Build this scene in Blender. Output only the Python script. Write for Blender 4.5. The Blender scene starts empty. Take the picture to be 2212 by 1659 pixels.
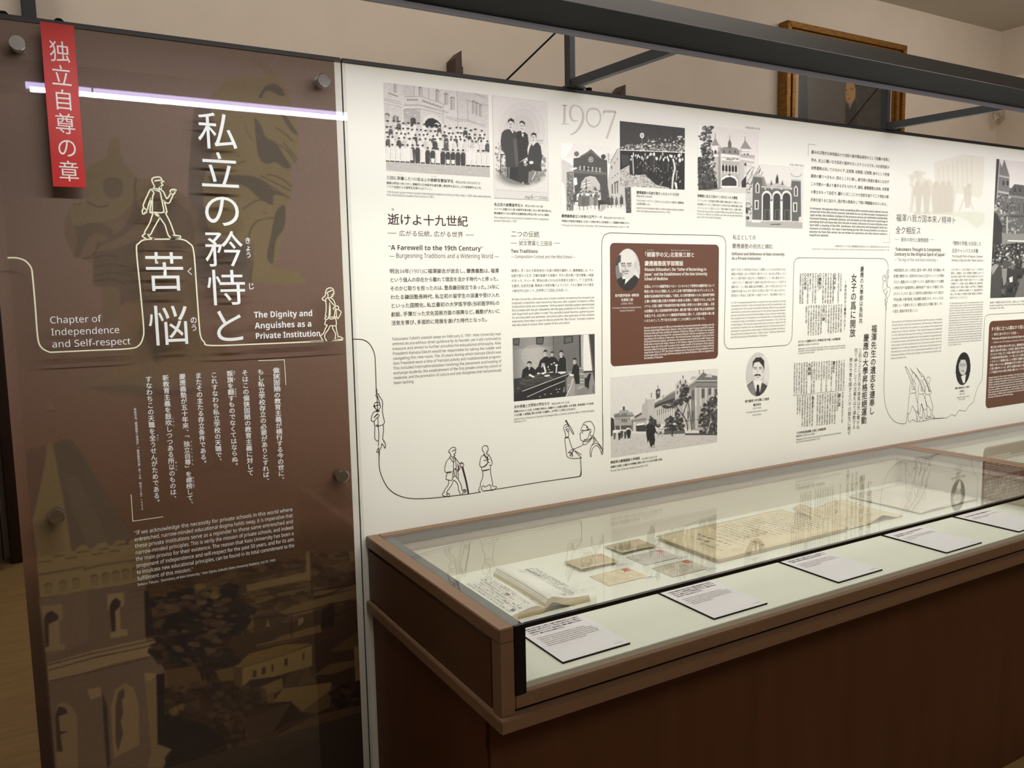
import bpy, bmesh, math, random
import numpy as np
from mathutils import Vector, Matrix, Euler

SC = bpy.context.scene
COL = SC.collection
# ------------------------------------------------------------------ camera
CAM_LOC = (-0.73047, -2.1035, 1.6432)
CAM_ROT = (1.45952, 0.01958, -0.52788)
FPX = 1757.945
cd = bpy.data.cameras.new('camera')
cd.sensor_fit = 'HORIZONTAL'
cd.sensor_width = 36.0
cd.lens = FPX / 2212.0 * 36.0
cd.clip_start = 0.02
cam = bpy.data.objects.new('camera', cd)
cam.location = CAM_LOC
cam.rotation_euler = CAM_ROT
COL.objects.link(cam)
SC.camera = cam
# ------------------------------------------------------------------ world, exposure, render settings
w = bpy.data.worlds.new('world')
SC.world = w
w.use_nodes = True
w.node_tree.nodes['Background'].inputs[0].default_value = (1.0, 0.9, 0.78, 1)
w.node_tree.nodes['Background'].inputs[1].default_value = 0.02
SC.view_settings.view_transform = 'Standard'
SC.view_settings.look = 'None'
SC.view_settings.exposure = 0.0
SC.view_settings.gamma = 1.0
SC.view_settings.use_curve_mapping = False
cy = SC.cycles
cy.max_bounces = 10
cy.diffuse_bounces = 4
cy.glossy_bounces = 5
cy.transparent_max_bounces = 16
cy.transmission_bounces = 6
cy.caustics_reflective = False
cy.caustics_refractive = False
cy.use_denoising = True
cy.sample_clamp_indirect = 6.0


def area(name, loc, target, sx, sy, power, color):
    l = bpy.data.lights.new(name, 'AREA')
    l.shape = 'RECTANGLE'
    l.size, l.size_y, l.energy, l.color = sx, sy, power, color
    o = bpy.data.objects.new(name, l)
    o.location = loc
    o.rotation_euler = (Vector(target) - Vector(loc)).to_track_quat('-Z', 'Y').to_euler()
    COL.objects.link(o)
    return o


WARM = (1.0, 0.94, 0.85)
o = area('rail_light', (2.85, -0.668, 2.236), (2.85, -0.668 + 0.52, 2.236 - 0.855), 7.1, 0.018, 35, (0.96, 1.0, 0.88))
o.data.spread = math.radians(136)
area('gallery_fill_light', (2.0, -4.2, 4.4), (1.4, 0.0, 1.4), 6.0, 1.2, 84, (1.0, 0.97, 0.91))  # added fill from the front, not an actual lamp of the room
area('hall_fill_light', (1.6, 1.8, 4.5), (1.6, 4.0, 3.0), 5.0, 0.6, 36, (1.0, 0.955, 0.89))  # unseen light added to brighten the back wall
area('far_hall_fill_light', (7.6, 1.4, 4.5), (8.0, 4.0, 3.0), 3.5, 0.6, 40, (1.0, 0.95, 0.87))  # unseen light added to lift the dark right part of the back wall
area('side_area_light', (-3.2, 1.5, 4.4), (-0.4, 4.0, 2.8), 1.2, 1.2, 34, (1.0, 0.955, 0.90))  # unseen area light aimed at the left of the back wall

# ------------------------------------------------------------------ geometry of the view, used for tracing onto real planes
_R = np.array(Euler(CAM_ROT, 'XYZ').to_matrix())
_C = np.array(CAM_LOC)


def unproj(px, py, axis, val):
    d = _R @ np.array([(px - 1106.0) / FPX, -(py - 829.5) / FPX, -1.0])
    t = (val - _C[axis]) / d[axis]
    return _C + t * d


def wp(px, py, y=0.0):          # point of a plane parallel to the panel wall
    return unproj(px, py, 1, y)


def dp(px, py, z):              # point of a level plane
    return unproj(px, py, 2, z)


def crop(ox, oy, k):
    return lambda P: [(ox + k * a, oy + k * b) for a, b in P]


# ------------------------------------------------------------------ materials
def lin(c):
    return tuple(((v / 255.0) / 12.92 if v / 255.0 <= 0.04045 else ((v / 255.0 + 0.055) / 1.055) ** 2.4) for v in c)


MATS = {}


def mat(name, rgb, rough=0.6, metal=0.0, spec=0.4, var=0.0, scale=8.0, stretch=(1, 1, 1), bump=0.0, coat=0.0):
    if name in MATS:
        return MATS[name]
    m = bpy.data.materials.new(name)
    m.use_nodes = True
    nt = m.node_tree
    b = nt.nodes['Principled BSDF']
    c = lin(rgb)
    b.inputs['Base Color'].default_value = (*c, 1)
    b.inputs['Roughness'].default_value = rough
    b.inputs['Metallic'].default_value = metal
    b.inputs['Specular IOR Level'].default_value = spec
    b.inputs['Coat Weight'].default_value = coat
    if var or bump:
        tc = nt.nodes.new('ShaderNodeTexCoord')
        mp = nt.nodes.new('ShaderNodeMapping')
        mp.inputs['Scale'].default_value = stretch
        nz = nt.nodes.new('ShaderNodeTexNoise')
        nz.inputs['Scale'].default_value = scale
        nz.inputs['Detail'].default_value = 4.0
        nt.links.new(tc.outputs['Object'], mp.inputs['Vector'])
        nt.links.new(mp.outputs['Vector'], nz.inputs['Vector'])
        if var:
            rp = nt.nodes.new('ShaderNodeValToRGB')
            rp.color_ramp.elements[0].position = 0.3
            rp.color_ramp.elements[1].position = 0.7
            rp.color_ramp.elements[0].color = (*[v * (1 - var) for v in c], 1)
            rp.color_ramp.elements[1].color = (*[min(1, v * (1 + var)) for v in c], 1)
            nt.links.new(nz.outputs['Fac'], rp.inputs['Fac'])
            nt.links.new(rp.outputs['Color'], b.inputs['Base Color'])
        if bump:
            bp = nt.nodes.new('ShaderNodeBump')
            bp.inputs['Strength'].default_value = bump
            bp.inputs['Distance'].default_value = 0.002
            nt.links.new(nz.outputs['Fac'], bp.inputs['Height'])
            nt.links.new(bp.outputs['Normal'], b.inputs['Normal'])
    MATS[name] = m
    return m


def attr_mat(name, rough=0.6, spec=0.3):       # a printed picture: its colours are stored on the print
    if name in MATS:
        return MATS[name]
    m = bpy.data.materials.new(name)
    m.use_nodes = True
    nt = m.node_tree
    b = nt.nodes['Principled BSDF']
    a = nt.nodes.new('ShaderNodeVertexColor')
    a.layer_name = 'ink'
    nt.links.new(a.outputs['Color'], b.inputs['Base Color'])
    b.inputs['Roughness'].default_value = rough
    b.inputs['Specular IOR Level'].default_value = spec
    MATS[name] = m
    return m


def glass_mat(name, tint=(1, 1, 1), f0=0.04, rough=0.0):
    m = bpy.data.materials.new(name)
    m.use_nodes = True
    nt = m.node_tree
    nt.nodes.clear()
    out = nt.nodes.new('ShaderNodeOutputMaterial')
    mix = nt.nodes.new('ShaderNodeMixShader')
    tr = nt.nodes.new('ShaderNodeBsdfTransparent')
    tr.inputs[0].default_value = (*tint, 1)
    gl = nt.nodes.new('ShaderNodeBsdfGlossy')
    gl.inputs['Roughness'].default_value = rough
    lw = nt.nodes.new('ShaderNodeLayerWeight')
    lw.inputs['Blend'].default_value = 0.5
    pw = nt.nodes.new('ShaderNodeMath')
    pw.operation = 'POWER'
    pw.inputs[1].default_value = 5.0
    ma = nt.nodes.new('ShaderNodeMath')
    ma.operation = 'MULTIPLY_ADD'
    ma.inputs[1].default_value = 1 - f0
    ma.inputs[2].default_value = f0
    nt.links.new(lw.outputs['Facing'], pw.inputs[0])
    nt.links.new(pw.outputs[0], ma.inputs[0])
    nt.links.new(ma.outputs[0], mix.inputs[0])
    nt.links.new(tr.outputs[0], mix.inputs[1])
    nt.links.new(gl.outputs[0], mix.inputs[2])
    nt.links.new(mix.outputs[0], out.inputs[0])
    return m


def emit_mat(name, color, strength):
    m = bpy.data.materials.new(name)
    m.use_nodes = True
    b = m.node_tree.nodes['Principled BSDF']
    b.inputs['Base Color'].default_value = (0.8, 0.8, 0.8, 1)
    b.inputs['Emission Color'].default_value = (*color, 1)
    b.inputs['Emission Strength'].default_value = strength
    return m


# ------------------------------------------------------------------ object helpers
def tag(o, label=None, cat=None, group=None, kind=None):
    if label:
        o['label'] = label
    if cat:
        o['category'] = cat
    if group:
        o['group'] = group
    if kind:
        o['kind'] = kind
    return o


def thing(name, loc, label, cat, group=None):
    o = bpy.data.objects.new(name, None)
    o.empty_display_size = 0.05
    o.location = loc
    COL.objects.link(o)
    return tag(o, label, cat, group)


def link(name, me, m, parent=None):
    if m is not None:
        me.materials.clear()
        me.materials.append(m)
    o = bpy.data.objects.new(name, me)
    COL.objects.link(o)
    if parent is not None:
        o.parent = parent
        off = Vector((0, 0, 0))
        q = parent
        while q is not None:
            off += q.location
            q = q.parent
        o.location = -off          # meshes are written in room coordinates
    return o


def rehome(o):
    """Put a parentless mesh's origin on its own lowest centre."""
    me = o.data
    n = len(me.vertices)
    a = np.empty(n * 3, np.float32)
    me.vertices.foreach_get('co', a)
    a = a.reshape(-1, 3)
    c = (a.min(0) + a.max(0)) / 2
    c[2] = a[:, 2].min()
    me.vertices.foreach_set('co', (a - c).ravel())
    me.update()
    o.location = Vector([float(v) for v in c]) + o.location
    return o


class MB:
    """Collects boxes, prisms, tubes and ribbons into one mesh."""
    def __init__(s):
        s.v, s.f, s.n = [], [], 0

    def add(s, vs, fs):
        s.v.extend([tuple(map(float, p)) for p in vs])
        s.f.extend([tuple(i + s.n for i in f) for f in fs])
        s.n += len(vs)
        return s

    def box(s, a, b):
        x0, y0, z0 = a
        x1, y1, z1 = b
        return s.add([(x0, y0, z0), (x1, y0, z0), (x1, y1, z0), (x0, y1, z0), (x0, y0, z1), (x1, y0, z1), (x1, y1, z1), (x0, y1, z1)],
                     [(0, 3, 2, 1), (4, 5, 6, 7), (0, 1, 5, 4), (1, 2, 6, 5), (2, 3, 7, 6), (3, 0, 4, 7)])

    def prism(s, poly, d):
        """Closed polygon of 3-D points swept by vector d."""
        n = len(poly)
        vs = [Vector(p) for p in poly] + [Vector(p) + Vector(d) for p in poly]
        fs = [tuple(range(n - 1, -1, -1)), tuple(range(n, 2 * n))]
        fs += [(i, (i + 1) % n, n + (i + 1) % n, n + i) for i in range(n)]
        return s.add(vs, fs)

    def bar(s, p, q, w, h=None, up=(0, 0, 1)):
        p, q = Vector(p), Vector(q)
        h = h or w
        d = (q - p).normalized()
        u = Vector(up)
        sd = d.cross(u)
        if sd.length < 1e-4:
            sd = d.cross(Vector((1, 0, 0)))
        sd.normalize()
        u = sd.cross(d)
        c = [sd * w / 2 + u * h / 2, -sd * w / 2 + u * h / 2, -sd * w / 2 - u * h / 2, sd * w / 2 - u * h / 2]
        return s.prism([p + k for k in c], q - p)

    def tube(s, pts, r, n=10):
        pts = [Vector(p) for p in pts]
        vs, fs = [], []
        for i, p in enumerate(pts):
            d = (pts[min(i + 1, len(pts) - 1)] - pts[max(i - 1, 0)]).normalized()
            a = d.cross(Vector((0, 0, 1)))
            if a.length < 1e-3:
                a = d.cross(Vector((1, 0, 0)))
            a.normalize()
            b = a.cross(d)
            rr = r[i] if isinstance(r, (list, tuple)) else r
            vs += [p + (a * math.cos(t) + b * math.sin(t)) * rr for t in [2 * math.pi * k / n for k in range(n)]]
        for i in range(len(pts) - 1):
            fs += [(i * n + k, i * n + (k + 1) % n, (i + 1) * n + (k + 1) % n, (i + 1) * n + k) for k in range(n)]
        fs += [tuple(range(n - 1, -1, -1)), tuple((len(pts) - 1) * n + k for k in range(n))]
        return s.add(vs, fs)

    def mesh(s, name):
        me = bpy.data.meshes.new(name)
        me.from_pydata(s.v, [], s.f)
        me.update()
        return me

    def build(s, name, m, parent=None, bevel=0.0, smooth=False):
        me = s.mesh(name)
        if bevel:
            bm = bmesh.new()
            bm.from_mesh(me)
            bmesh.ops.recalc_face_normals(bm, faces=bm.faces)
            bmesh.ops.bevel(bm, geom=bm.edges[:], offset=bevel, segments=2, affect='EDGES', clamp_overlap=True)
            bm.to_mesh(me)
            bm.free()
        else:
            bm = bmesh.new()
            bm.from_mesh(me)
            bmesh.ops.recalc_face_normals(bm, faces=bm.faces)
            bm.to_mesh(me)
            bm.free()
        if smooth:
            me.polygons.foreach_set('use_smooth', [True] * len(me.polygons))
        o = link(name, me, m, parent)
        return o


def box(name, a, b, m, parent=None, bevel=0.0):
    return MB().box(a, b).build(name, m, parent, bevel)


# ------------------------------------------------------------------ lettering: glyph outlines turned into flat meshes
_cu = bpy.data.curves.new('glyph', 'FONT')
_ob = bpy.data.objects.new('glyph', _cu)
_G = {}
_H = {}


def _raw(s, res):
    _cu.body = s
    _cu.resolution_u = res
    me = bpy.data.meshes.new_from_object(_ob)
    n = len(me.vertices)
    a = np.empty(n * 3)
    me.vertices.foreach_get('co', a)
    me.calc_loop_triangles()
    t = np.empty(len(me.loop_triangles) * 3, np.int32)
    me.loop_triangles.foreach_get('vertices', t)
    bpy.data.meshes.remove(me)
    return a.reshape(-1, 3)[:, :2].copy(), t.reshape(-1, 3)


def styl(c, bold):
    o = ord(c)
    if 65 <= o <= 90:
        return chr((0x1d5d4 if bold else 0x1d5a0) + o - 65)
    if 97 <= o <= 122:
        return chr((0x1d5ee if bold else 0x1d5ba) + o - 97)
    if 48 <= o <= 57:
        return chr((0x1d7ec if bold else 0x1d7e2) + o - 48)
    return c


def glyph(c, bold=False, res=2):
    k = (c, bold, res)
    if k in _G:
        return _G[k]
    s = styl(c, bold)
    if c in ' \u3000':
        r = (np.zeros((0, 2)), np.zeros((0, 3), np.int32), 0.28 if c == ' ' else 1.0)
    else:
        v, t = _raw(s, res)
        if ord(c) >= 0x2e80:
            adv = 1.0
            if c in '、。，．':
                adv = 0.62
            elif c in '「『（〈':
                v[:, 0] -= 0.45
                adv = 0.55
            elif c in '」』）〉':
                adv = 0.55
            elif c == '・':
                v[:, 0] -= 0.2
                adv = 0.6
        else:
            if 'H' not in _H:
                _H['H'] = _raw('H', 1)[0][:, 0].max()
            adv = _raw(s + 'H', 1)[0][:, 0].max() - _H['H']
        r = (v, t, float(adv))
    _G[k] = r
    return r


class Text:
    """Gathers laid-out glyphs of one colour and builds them as one flat mesh."""
    def __init__(s):
        s.V, s.T, s.n = [], [], 0

    def put(s, c, P, U, V, bold=0.0, res=2, heavy=False, rot=False, dx=0.0, dy=0.0):
        v, t, _ = glyph(c, heavy, res)
        if len(v) == 0:
            return
        if rot:
            v = np.stack([v[:, 1] - 0.38 + 0.5, -(v[:, 0] - 0.5) + 0.38], 1)
        v = v + np.array([dx, dy])
        shifts = [(0, 0)] if not bold else [(-bold, -bold), (bold, -bold), (-bold, bold), (bold, bold)]
        N = np.cross(U, V)
        N = N / (np.linalg.norm(N) + 1e-12)
        for k, (a, b) in enumerate(shifts):
            s.V.append(P + N * (0.00003 * k) + np.outer(v[:, 0] + a, U) + np.outer(v[:, 1] + b, V))
            s.T.append(t + s.n)
            s.n += len(v)

    def width(s, text, heavy=False, res=2):
        return sum(glyph(c, heavy, res)[2] for c in text)

    def run(s, text, P, U, V, bold=0.0, res=2, heavy=False):
        x = 0.0
        for c in text:
            s.put(c, P + U * x, U, V, bold if ord(c) >= 0x2e80 else 0.0, res, heavy)
            x += glyph(c, heavy, res)[2]

    # --- on a vertical plane y
    def line(s, text, a, b, em, y, bold=0.0, res=2, heavy=False):
        """One line from photo point a to photo point b (baseline), em = type height in photo pixels."""
        A, B = wp(*a, y), wp(*b, y)
        z = (A[2] + B[2]) / 2
        e = abs(A[2] - wp(a[0], a[1] - em, y)[2])
        s.run(text, np.array([A[0], y, z]), np.array([(B[0] - A[0]) / s.width(text, heavy, res), 0, 0]), np.array([0, 0, e]), bold, res, heavy)

    def para(s, lines, tl, tr, bl, em, y, bold=0.0, res=1, heavy=False, full=False):
        """Justified lines between the first and the last baseline."""
        A, B, D = wp(*tl, y), wp(*tr, y), wp(*bl, y)
        x0, x1 = (A[0] + D[0]) / 2, B[0]
        z0, z1 = (A[2] + B[2]) / 2, D[2]
        e = abs(A[2] - wp(tl[0], tl[1] - em, y)[2])
        n = len(lines)
        ws = [s.width(t, heavy, res) for t in lines]
        med = sorted(ws[:-1] or ws)[len(ws[:-1] or ws) // 2]
        for i, t in enumerate(lines):
            z = z0 + (z1 - z0) * i / max(1, n - 1)
            last = i == n - 1 and n > 1 and not full
            u = (x1 - x0) / (max(med, ws[i]) if last else ws[i])
            s.run(t, np.array([x0, y, z]), np.array([u, 0, 0]), np.array([0, 0, e]), bold, res, heavy)

    def column(s, text, top, bot, em, y, bold=0.0, res=2):
        """Vertical writing: centre line from photo point top to photo point bot, em = glyph width in photo pixels."""
        A, B = wp(*top, y), wp(*bot, y)
        x = (A[0] + B[0]) / 2
        e = abs(wp(top[0] + em, top[1], y)[0] - A[0])
        pitch = (A[2] - B[2]) / len(text)
        s.vcol(text, np.array([x, y, A[2]]), np.array([1.0, 0, 0]), np.array([0, 0, 1.0]), e, pitch, bold, res)

    def vcol(s, text, P, ux, uz, e, pitch, bold=0.0, res=2):
        eh = min(e * 1.15, pitch)
        for i, c in enumerate(text):
            Q = P - uz * (pitch * (i + 0.5) + 0.38 * eh) - ux * (e * 0.5)
            r = c in '「」（）()ー―『』─'
            d = (0.55, 0.5) if c in '、。' else (0, 0)
            if ord(c) < 0x2e80 and not r:
                d = (0.5 - glyph(c, False, res)[2] / 2, 0)
            if c == '「':
                d = (0.0, 0.0)
            s.put(c, Q, ux * e, uz * eh, bold, res, False, r, *d)

    def build(s, name, m, parent, label=None):
        V = np.concatenate(s.V).astype(np.float32)
        T = np.concatenate(s.T).astype(np.int32)
        me = bpy.data.meshes.new(name)
        me.vertices.add(len(V))
        me.vertices.foreach_set('co', V.ravel())
        me.loops.add(len(T) * 3)
        me.loops.foreach_set('vertex_index', T.ravel())
        me.polygons.add(len(T))
        me.polygons.foreach_set('loop_start', np.arange(0, len(T) * 3, 3, dtype=np.int32))
        me.update(calc_edges=True)
        me.validate()
        o = link(name, me, m, parent)
        return tag(o, label)


# ------------------------------------------------------------------ drawn lines: flat ribbons with mitred joints
def smooth_pts(P, k=4):
    """Catmull-Rom through the points."""
    P = [np.array(p, float) for p in P]
    if len(P) < 3:
        return P
    out = []
    for i in range(len(P) - 1):
        p0, p1, p2, p3 = P[max(i - 1, 0)], P[i], P[i + 1], P[min(i + 2, len(P) - 1)]
        for j in range(k):
            t = j / k
            out.append(0.5 * (2 * p1 + (p2 - p0) * t + (2 * p0 - 5 * p1 + 4 * p2 - p3) * t * t + (3 * p1 - p0 - 3 * p2 + p3) * t ** 3))
    out.append(P[-1])
    return out


class Ink:
    """Strokes in a plane given by origin O and unit axes ax, az."""
    def __init__(s):
        s.mb = MB()

    def stroke(s, P, w, f):
        """P: 2-D points in plane metres, w: stroke width (number or list), f maps (a, b) to room."""
        P = [np.array(p, float) for p in P]
        Q = [P[0]]
        for p in P[1:]:
            if np.linalg.norm(p - Q[-1]) > 1e-5:
                Q.append(p)
        if len(Q) < 2:
            return
        vs = []
        n = len(Q)
        for i in range(n):
            a, b = Q[max(i - 1, 0)], Q[min(i + 1, n - 1)]
            d = b - a
            L = np.linalg.norm(d)
            d = d / L if L > 1e-9 else np.array([1.0, 0])
            nrm = np.array([-d[1], d[0]])
            k = 1.0
            if 0 < i < n - 1:
                e = Q[i] - a
                e = e / (np.linalg.norm(e) + 1e-9)
                k = min(1.6, 1.0 / max(0.3, abs(np.dot(np.array([-e[1], e[0]]), nrm))))
            ww = w[min(i, len(w) - 1)] if isinstance(w, (list, tuple)) else w
            vs += [f(*(Q[i] + nrm * ww / 2 * k)), f(*(Q[i] - nrm * ww / 2 * k))]
        s.mb.add(vs, [(2 * i, 2 * i + 1, 2 * i + 3, 2 * i + 2) for i in range(n - 1)])

    def wall(s, P, w, y, sm=True, k=4):
        """Photo points traced on the wall plane y; w in metres."""
        Q = [wp(*p, y) for p in P]
        Q = [(q[0], q[2]) for q in Q]
        if sm:
            Q = smooth_pts(Q, k)
        s.stroke(Q, w, lambda a, b: (a, y, b))

    def build(s, name, m, parent, label=None):
        me = s.mb.mesh(name)
        return tag(link(name, me, m, parent), label)


# ------------------------------------------------------------------ printed pictures: a small painter that works in print coordinates
class Pic:
    def __init__(s, x0, x1, z0, z1, W, H, bg):
        s.x0, s.x1, s.z0, s.z1, s.W, s.H = x0, x1, z0, z1, W, H
        s.a = np.zeros((H, W, 3))
        s.a[:] = np.array(bg, float)
        s.tr = lambda P: P
        s.y = 0.0
        s.rng = np.random.RandomState(7)

    @staticmethod
    def quad(q, W, H, bg, y=0.0):
        P = [wp(*p, y) for p in q]
        p = Pic((P[0][0] + P[3][0]) / 2, (P[1][0] + P[2][0]) / 2, (P[2][2] + P[3][2]) / 2, (P[0][2] + P[1][2]) / 2, W, H, bg)
        p.y = y
        return p

    def src(s, ox, oy, k):
        s.tr = crop(ox, oy, k)
        return s

    def pp(s, P):
        out = []
        for q in s.tr(P):
            v = wp(q[0], q[1], s.y)
            out.append(((v[0] - s.x0) / (s.x1 - s.x0) * s.W, (s.z1 - v[2]) / (s.z1 - s.z0) * s.H))
        return np.array(out)

    def mask(s, Q):
        """Anti-aliased coverage of a polygon in picture pixels -> (y0, x0, cover)."""
        x0, y0 = np.floor(Q.min(0)).astype(int)
        x1, y1 = np.ceil(Q.max(0)).astype(int) + 1
        x0, y0 = max(x0, 0), max(y0, 0)
        x1, y1 = min(x1, s.W), min(y1, s.H)
        if x1 <= x0 or y1 <= y0:
            return None
        cov = np.zeros((y1 - y0, x1 - x0))
        n = len(Q)
        A, B = Q, np.roll(Q, -1, 0)
        xs = np.arange(x0, x1)
        for sy in (0.25, 0.75):
            for r in range(y0, y1):
                yy = r + sy
                c = ((A[:, 1] <= yy) != (B[:, 1] <= yy))
                if not c.any():
                    continue
                a, b = A[c], B[c]
                X = np.sort(a[:, 0] + (yy - a[:, 1]) / (b[:, 1] - a[:, 1]) * (b[:, 0] - a[:, 0]))
                for l, rr in zip(X[0::2], X[1::2]):
                    cov[r - y0] += 0.5 * np.clip(np.minimum(rr, xs + 1) - np.maximum(l, xs), 0, 1)
        return y0, x0, cov

    def fillq(s, Q, c, al=1.0):
        m = s.mask(np.asarray(Q, float))
        if m is None:
            return
        y0, x0, cov = m
        cov = np.clip(cov, 0, 1)[:, :, None] * al
        b = s.a[y0:y0 + cov.shape[0], x0:x0 + cov.shape[1]]
        c = np.array(c if hasattr(c, '__len__') else (c, c, c), float)
        b[:] = b * (1 - cov) + c * cov

    def poly(s, P, c, al=1.0, sm=False):
        Q = s.pp(P)
        if sm:
            Q = np.array(smooth_pts(list(Q) + [Q[0]], 4))
        s.fillq(Q, c, al)

    def ln(s, P, w, c, al=1.0, sm=False):
        """w in source pixels."""
        Q = list(s.pp(P))
        if sm:
            Q = smooth_pts(Q, 4)
        e = s.pp([P[0], (P[0][0] + 10, P[0][1])])
        ww = w * np.linalg.norm(e[1] - e[0]) / 10
        for a, b in zip(Q[:-1], Q[1:]):
            d = b - a
            L = np.linalg.norm(d)
            if L < 1e-6:
                continue
            n = np.array([-d[1], d[0]]) / L * ww / 2
            t = d / L * ww * 0.25
            s.fillq([a + n - t, b + n + t, b - n + t, a - n - t], c, al)

    def ell(s, cx, cy, rx, ry, c, al=1.0, n=18, rot=0.0):
        P = []
        for k in range(n):
            t = 2 * math.pi * k / n
            a, b = rx * math.cos(t), ry * math.sin(t)
            P.append((cx + a * math.cos(rot) - b * math.sin(rot), cy + a * math.sin(rot) + b * math.cos(rot)))
        s.poly(P, c, al)

    def speck(s, P, n, r, cols, al=0.8, elong=1.0):
        """Random blobs inside polygon P (source coords)."""
        P = np.array(P, float)
        lo, hi = P.min(0), P.max(0)
        A, B = P, np.roll(P, -1, 0)
        k = 0
        tries = 0
        while k < n and tries < n * 20:
            tries += 1
            q = lo + s.rng.rand(2) * (hi - lo)
            c = (A[:, 1] <= q[1]) != (B[:, 1] <= q[1])
            a, b = A[c], B[c]
            X = a[:, 0] + (q[1] - a[:, 1]) / (b[:, 1] - a[:, 1]) * (b[:, 0] - a[:, 0])
            if (X > q[0]).sum() % 2 == 0:
                continue
            rr = r * (0.4 + s.rng.rand() * 0.9)
            g = cols[s.rng.randint(len(cols))]
            s.ell(q[0], q[1], rr * elong, rr, g, al, 7, s.rng.rand() * 0.6 - 0.3)
            k += 1

    def grain(s, amp, cell=1):
        n = s.rng.randn((s.H + cell - 1) // cell, (s.W + cell - 1) // cell)
        n = np.repeat(np.repeat(n, cell, 0), cell, 1)[:s.H, :s.W]
        s.a += n[:, :, None] * amp

    def blur(s, r=1):
        for _ in range(r):
            p = np.pad(s.a, ((1, 1), (1, 1), (0, 0)), 'edge')
            s.a = (p[1:-1, 1:-1] * 4 + p[:-2, 1:-1] + p[2:, 1:-1] + p[1:-1, :-2] + p[1:-1, 2:]) / 8

    def build(s, name, y, m, parent, label=None, oval=None, lift=1.0):
        W, H = s.W, s.H
        X = s.x0 + (np.arange(W) + 0.5) / W * (s.x1 - s.x0)
        X[0], X[-1] = s.x0, s.x1
        Z = s.z1 - (np.arange(H) + 0.5) / H * (s.z1 - s.z0)
        Z[0], Z[-1] = s.z1, s.z0
        V = np.empty((H, W, 3), np.float32)
        V[:, :, 0] = X[None, :]
        V[:, :, 1] = y
        V[:, :, 2] = Z[:, None]
        idx = np.arange(H * W, dtype=np.int32).reshape(H, W)
        F = np.stack([idx[1:, :-1], idx[1:, 1:], idx[:-1, 1:], idx[:-1, :-1]], -1).reshape(-1, 4)
        if oval:
            cx, cz = (s.x0 + s.x1) / 2, (s.z0 + s.z1) / 2
            fc = V.reshape(-1, 3)[F].mean(1)
            F = F[((fc[:, 0] - cx) / (s.x1 - s.x0) * 2) ** 2 + ((fc[:, 2] - cz) / (s.z1 - s.z0) * 2) ** 2 < 1.0]
        c = np.clip(s.a, 0, 255) / 255
        c = np.where(c <= 0.04045, c / 12.92, ((c + 0.055) / 1.055) ** 2.4)
        c = np.minimum(c * lift, 0.92)
        rgba = np.ones((H * W, 4), np.float32)
        rgba[:, :3] = c.reshape(-1, 3)
        me = bpy.data.meshes.new(name)
        me.vertices.add(H * W)
        me.vertices.foreach_set('co', V.ravel())
        me.loops.add(len(F) * 4)
        me.loops.foreach_set('vertex_index', F.ravel())
        me.polygons.add(len(F))
        me.polygons.foreach_set('loop_start', np.arange(0, len(F) * 4, 4, dtype=np.int32))
        me.update(calc_edges=True)
        at = me.color_attributes.new('ink', 'FLOAT_COLOR', 'POINT')
        at.data.foreach_set('color', rgba.ravel())
        o = link(name, me, m, parent)
        return tag(o, label)
# ================================================================== the room shell
plaster = mat('wall_plaster', (206, 192, 176), 0.85, var=0.03, scale=3.0, bump=0.05)
wood_floor = mat('floor_cork', (150, 122, 78), 0.55, var=0.14, scale=5.0, stretch=(1, 6, 1))
ceil_m = mat('ceiling_white', (205, 198, 188), 0.9)


def struct(o):
    o['kind'] = 'structure'
    return rehome(o)


struct(box('floor', (-5, -5, -0.1), (10.05, 4, 0), wood_floor))
struct(box('ceiling', (-5, -5, 4.8), (10.05, 4, 4.9), ceil_m))
struct(box('wall_back', (-5, 4, 0), (10.05, 4.15, 4.8), plaster))
struct(box('wall_right', (10.05, -5, 0), (10.2, 4.15, 4.8), plaster))
struct(box('wall_left', (-5.15, -5, 0), (-5, 4.15, 4.8), plaster))
struct(box('wall_front', (-5, -5.15, 0), (10.05, -5, 4.8), plaster))
tr = MB().box((9.97, 1.6, 4.12), (10.05, 3.88, 4.2)).box((9.99, 1.6, 4.06), (10.05, 3.86, 4.12))
struct(tr.build('trim_1', mat('white_moulding', (222, 214, 202), 0.6)))

# things standing or hanging far behind the panels
dark_wood = mat('dark_wood', (46, 26, 16), 0.45, var=0.25, scale=6, stretch=(8, 8, 1))
o = rehome(box('door_post', (-0.985, 3.82, 0), (-0.875, 3.98, 2.6), dark_wood, bevel=0.008))
tag(o, 'dark brown wooden post between the grey curtain and the brown panel', 'post')
o = rehome(box('black_pole', (-0.675, 3.86, 0), (-0.595, 3.96, 4.8), mat('black_paint', (14, 13, 13), 0.5), bevel=0.006))
tag(o, 'black upright pole on the back wall above the red title strip', 'pole')
cv = MB()
xs = [-1.62 + 0.011 * i for i in range(57)]
ring = [(x, 3.72 + 0.032 * math.sin(i * 0.95) + 0.01 * math.sin(i * 2.3), 0) for i, x in enumerate(xs)]
vs = [(x, y, z) for z in (0.05, 0.8, 1.7, 2.4) for x, y, _ in ring]
n = len(ring)
cv.add(vs, [(r * n + i, r * n + i + 1, (r + 1) * n + i + 1, (r + 1) * n + i) for r in range(3) for i in range(n - 1)])
o = cv.build('curtain', mat('grey_cloth', (120, 118, 120), 0.85, var=0.06, scale=20), smooth=True)
sm = o.modifiers.new('thick', 'SOLIDIFY')
sm.thickness = 0.004
rehome(o)
tag(o, 'grey pleated curtain hanging at the far left edge', 'curtain')

gilt = mat('gilt', (128, 88, 34), 0.42, 0.55, var=0.35, scale=14, stretch=(1, 1, 5))
pf = thing('framed_portrait', (7.0, 3.96, 2.3), 'gilt framed oil portrait of a man hanging behind the second upright post', 'painting')
X0, X1, Z1, Z0 = 6.04, 7.98, 4.33, 2.3


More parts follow.
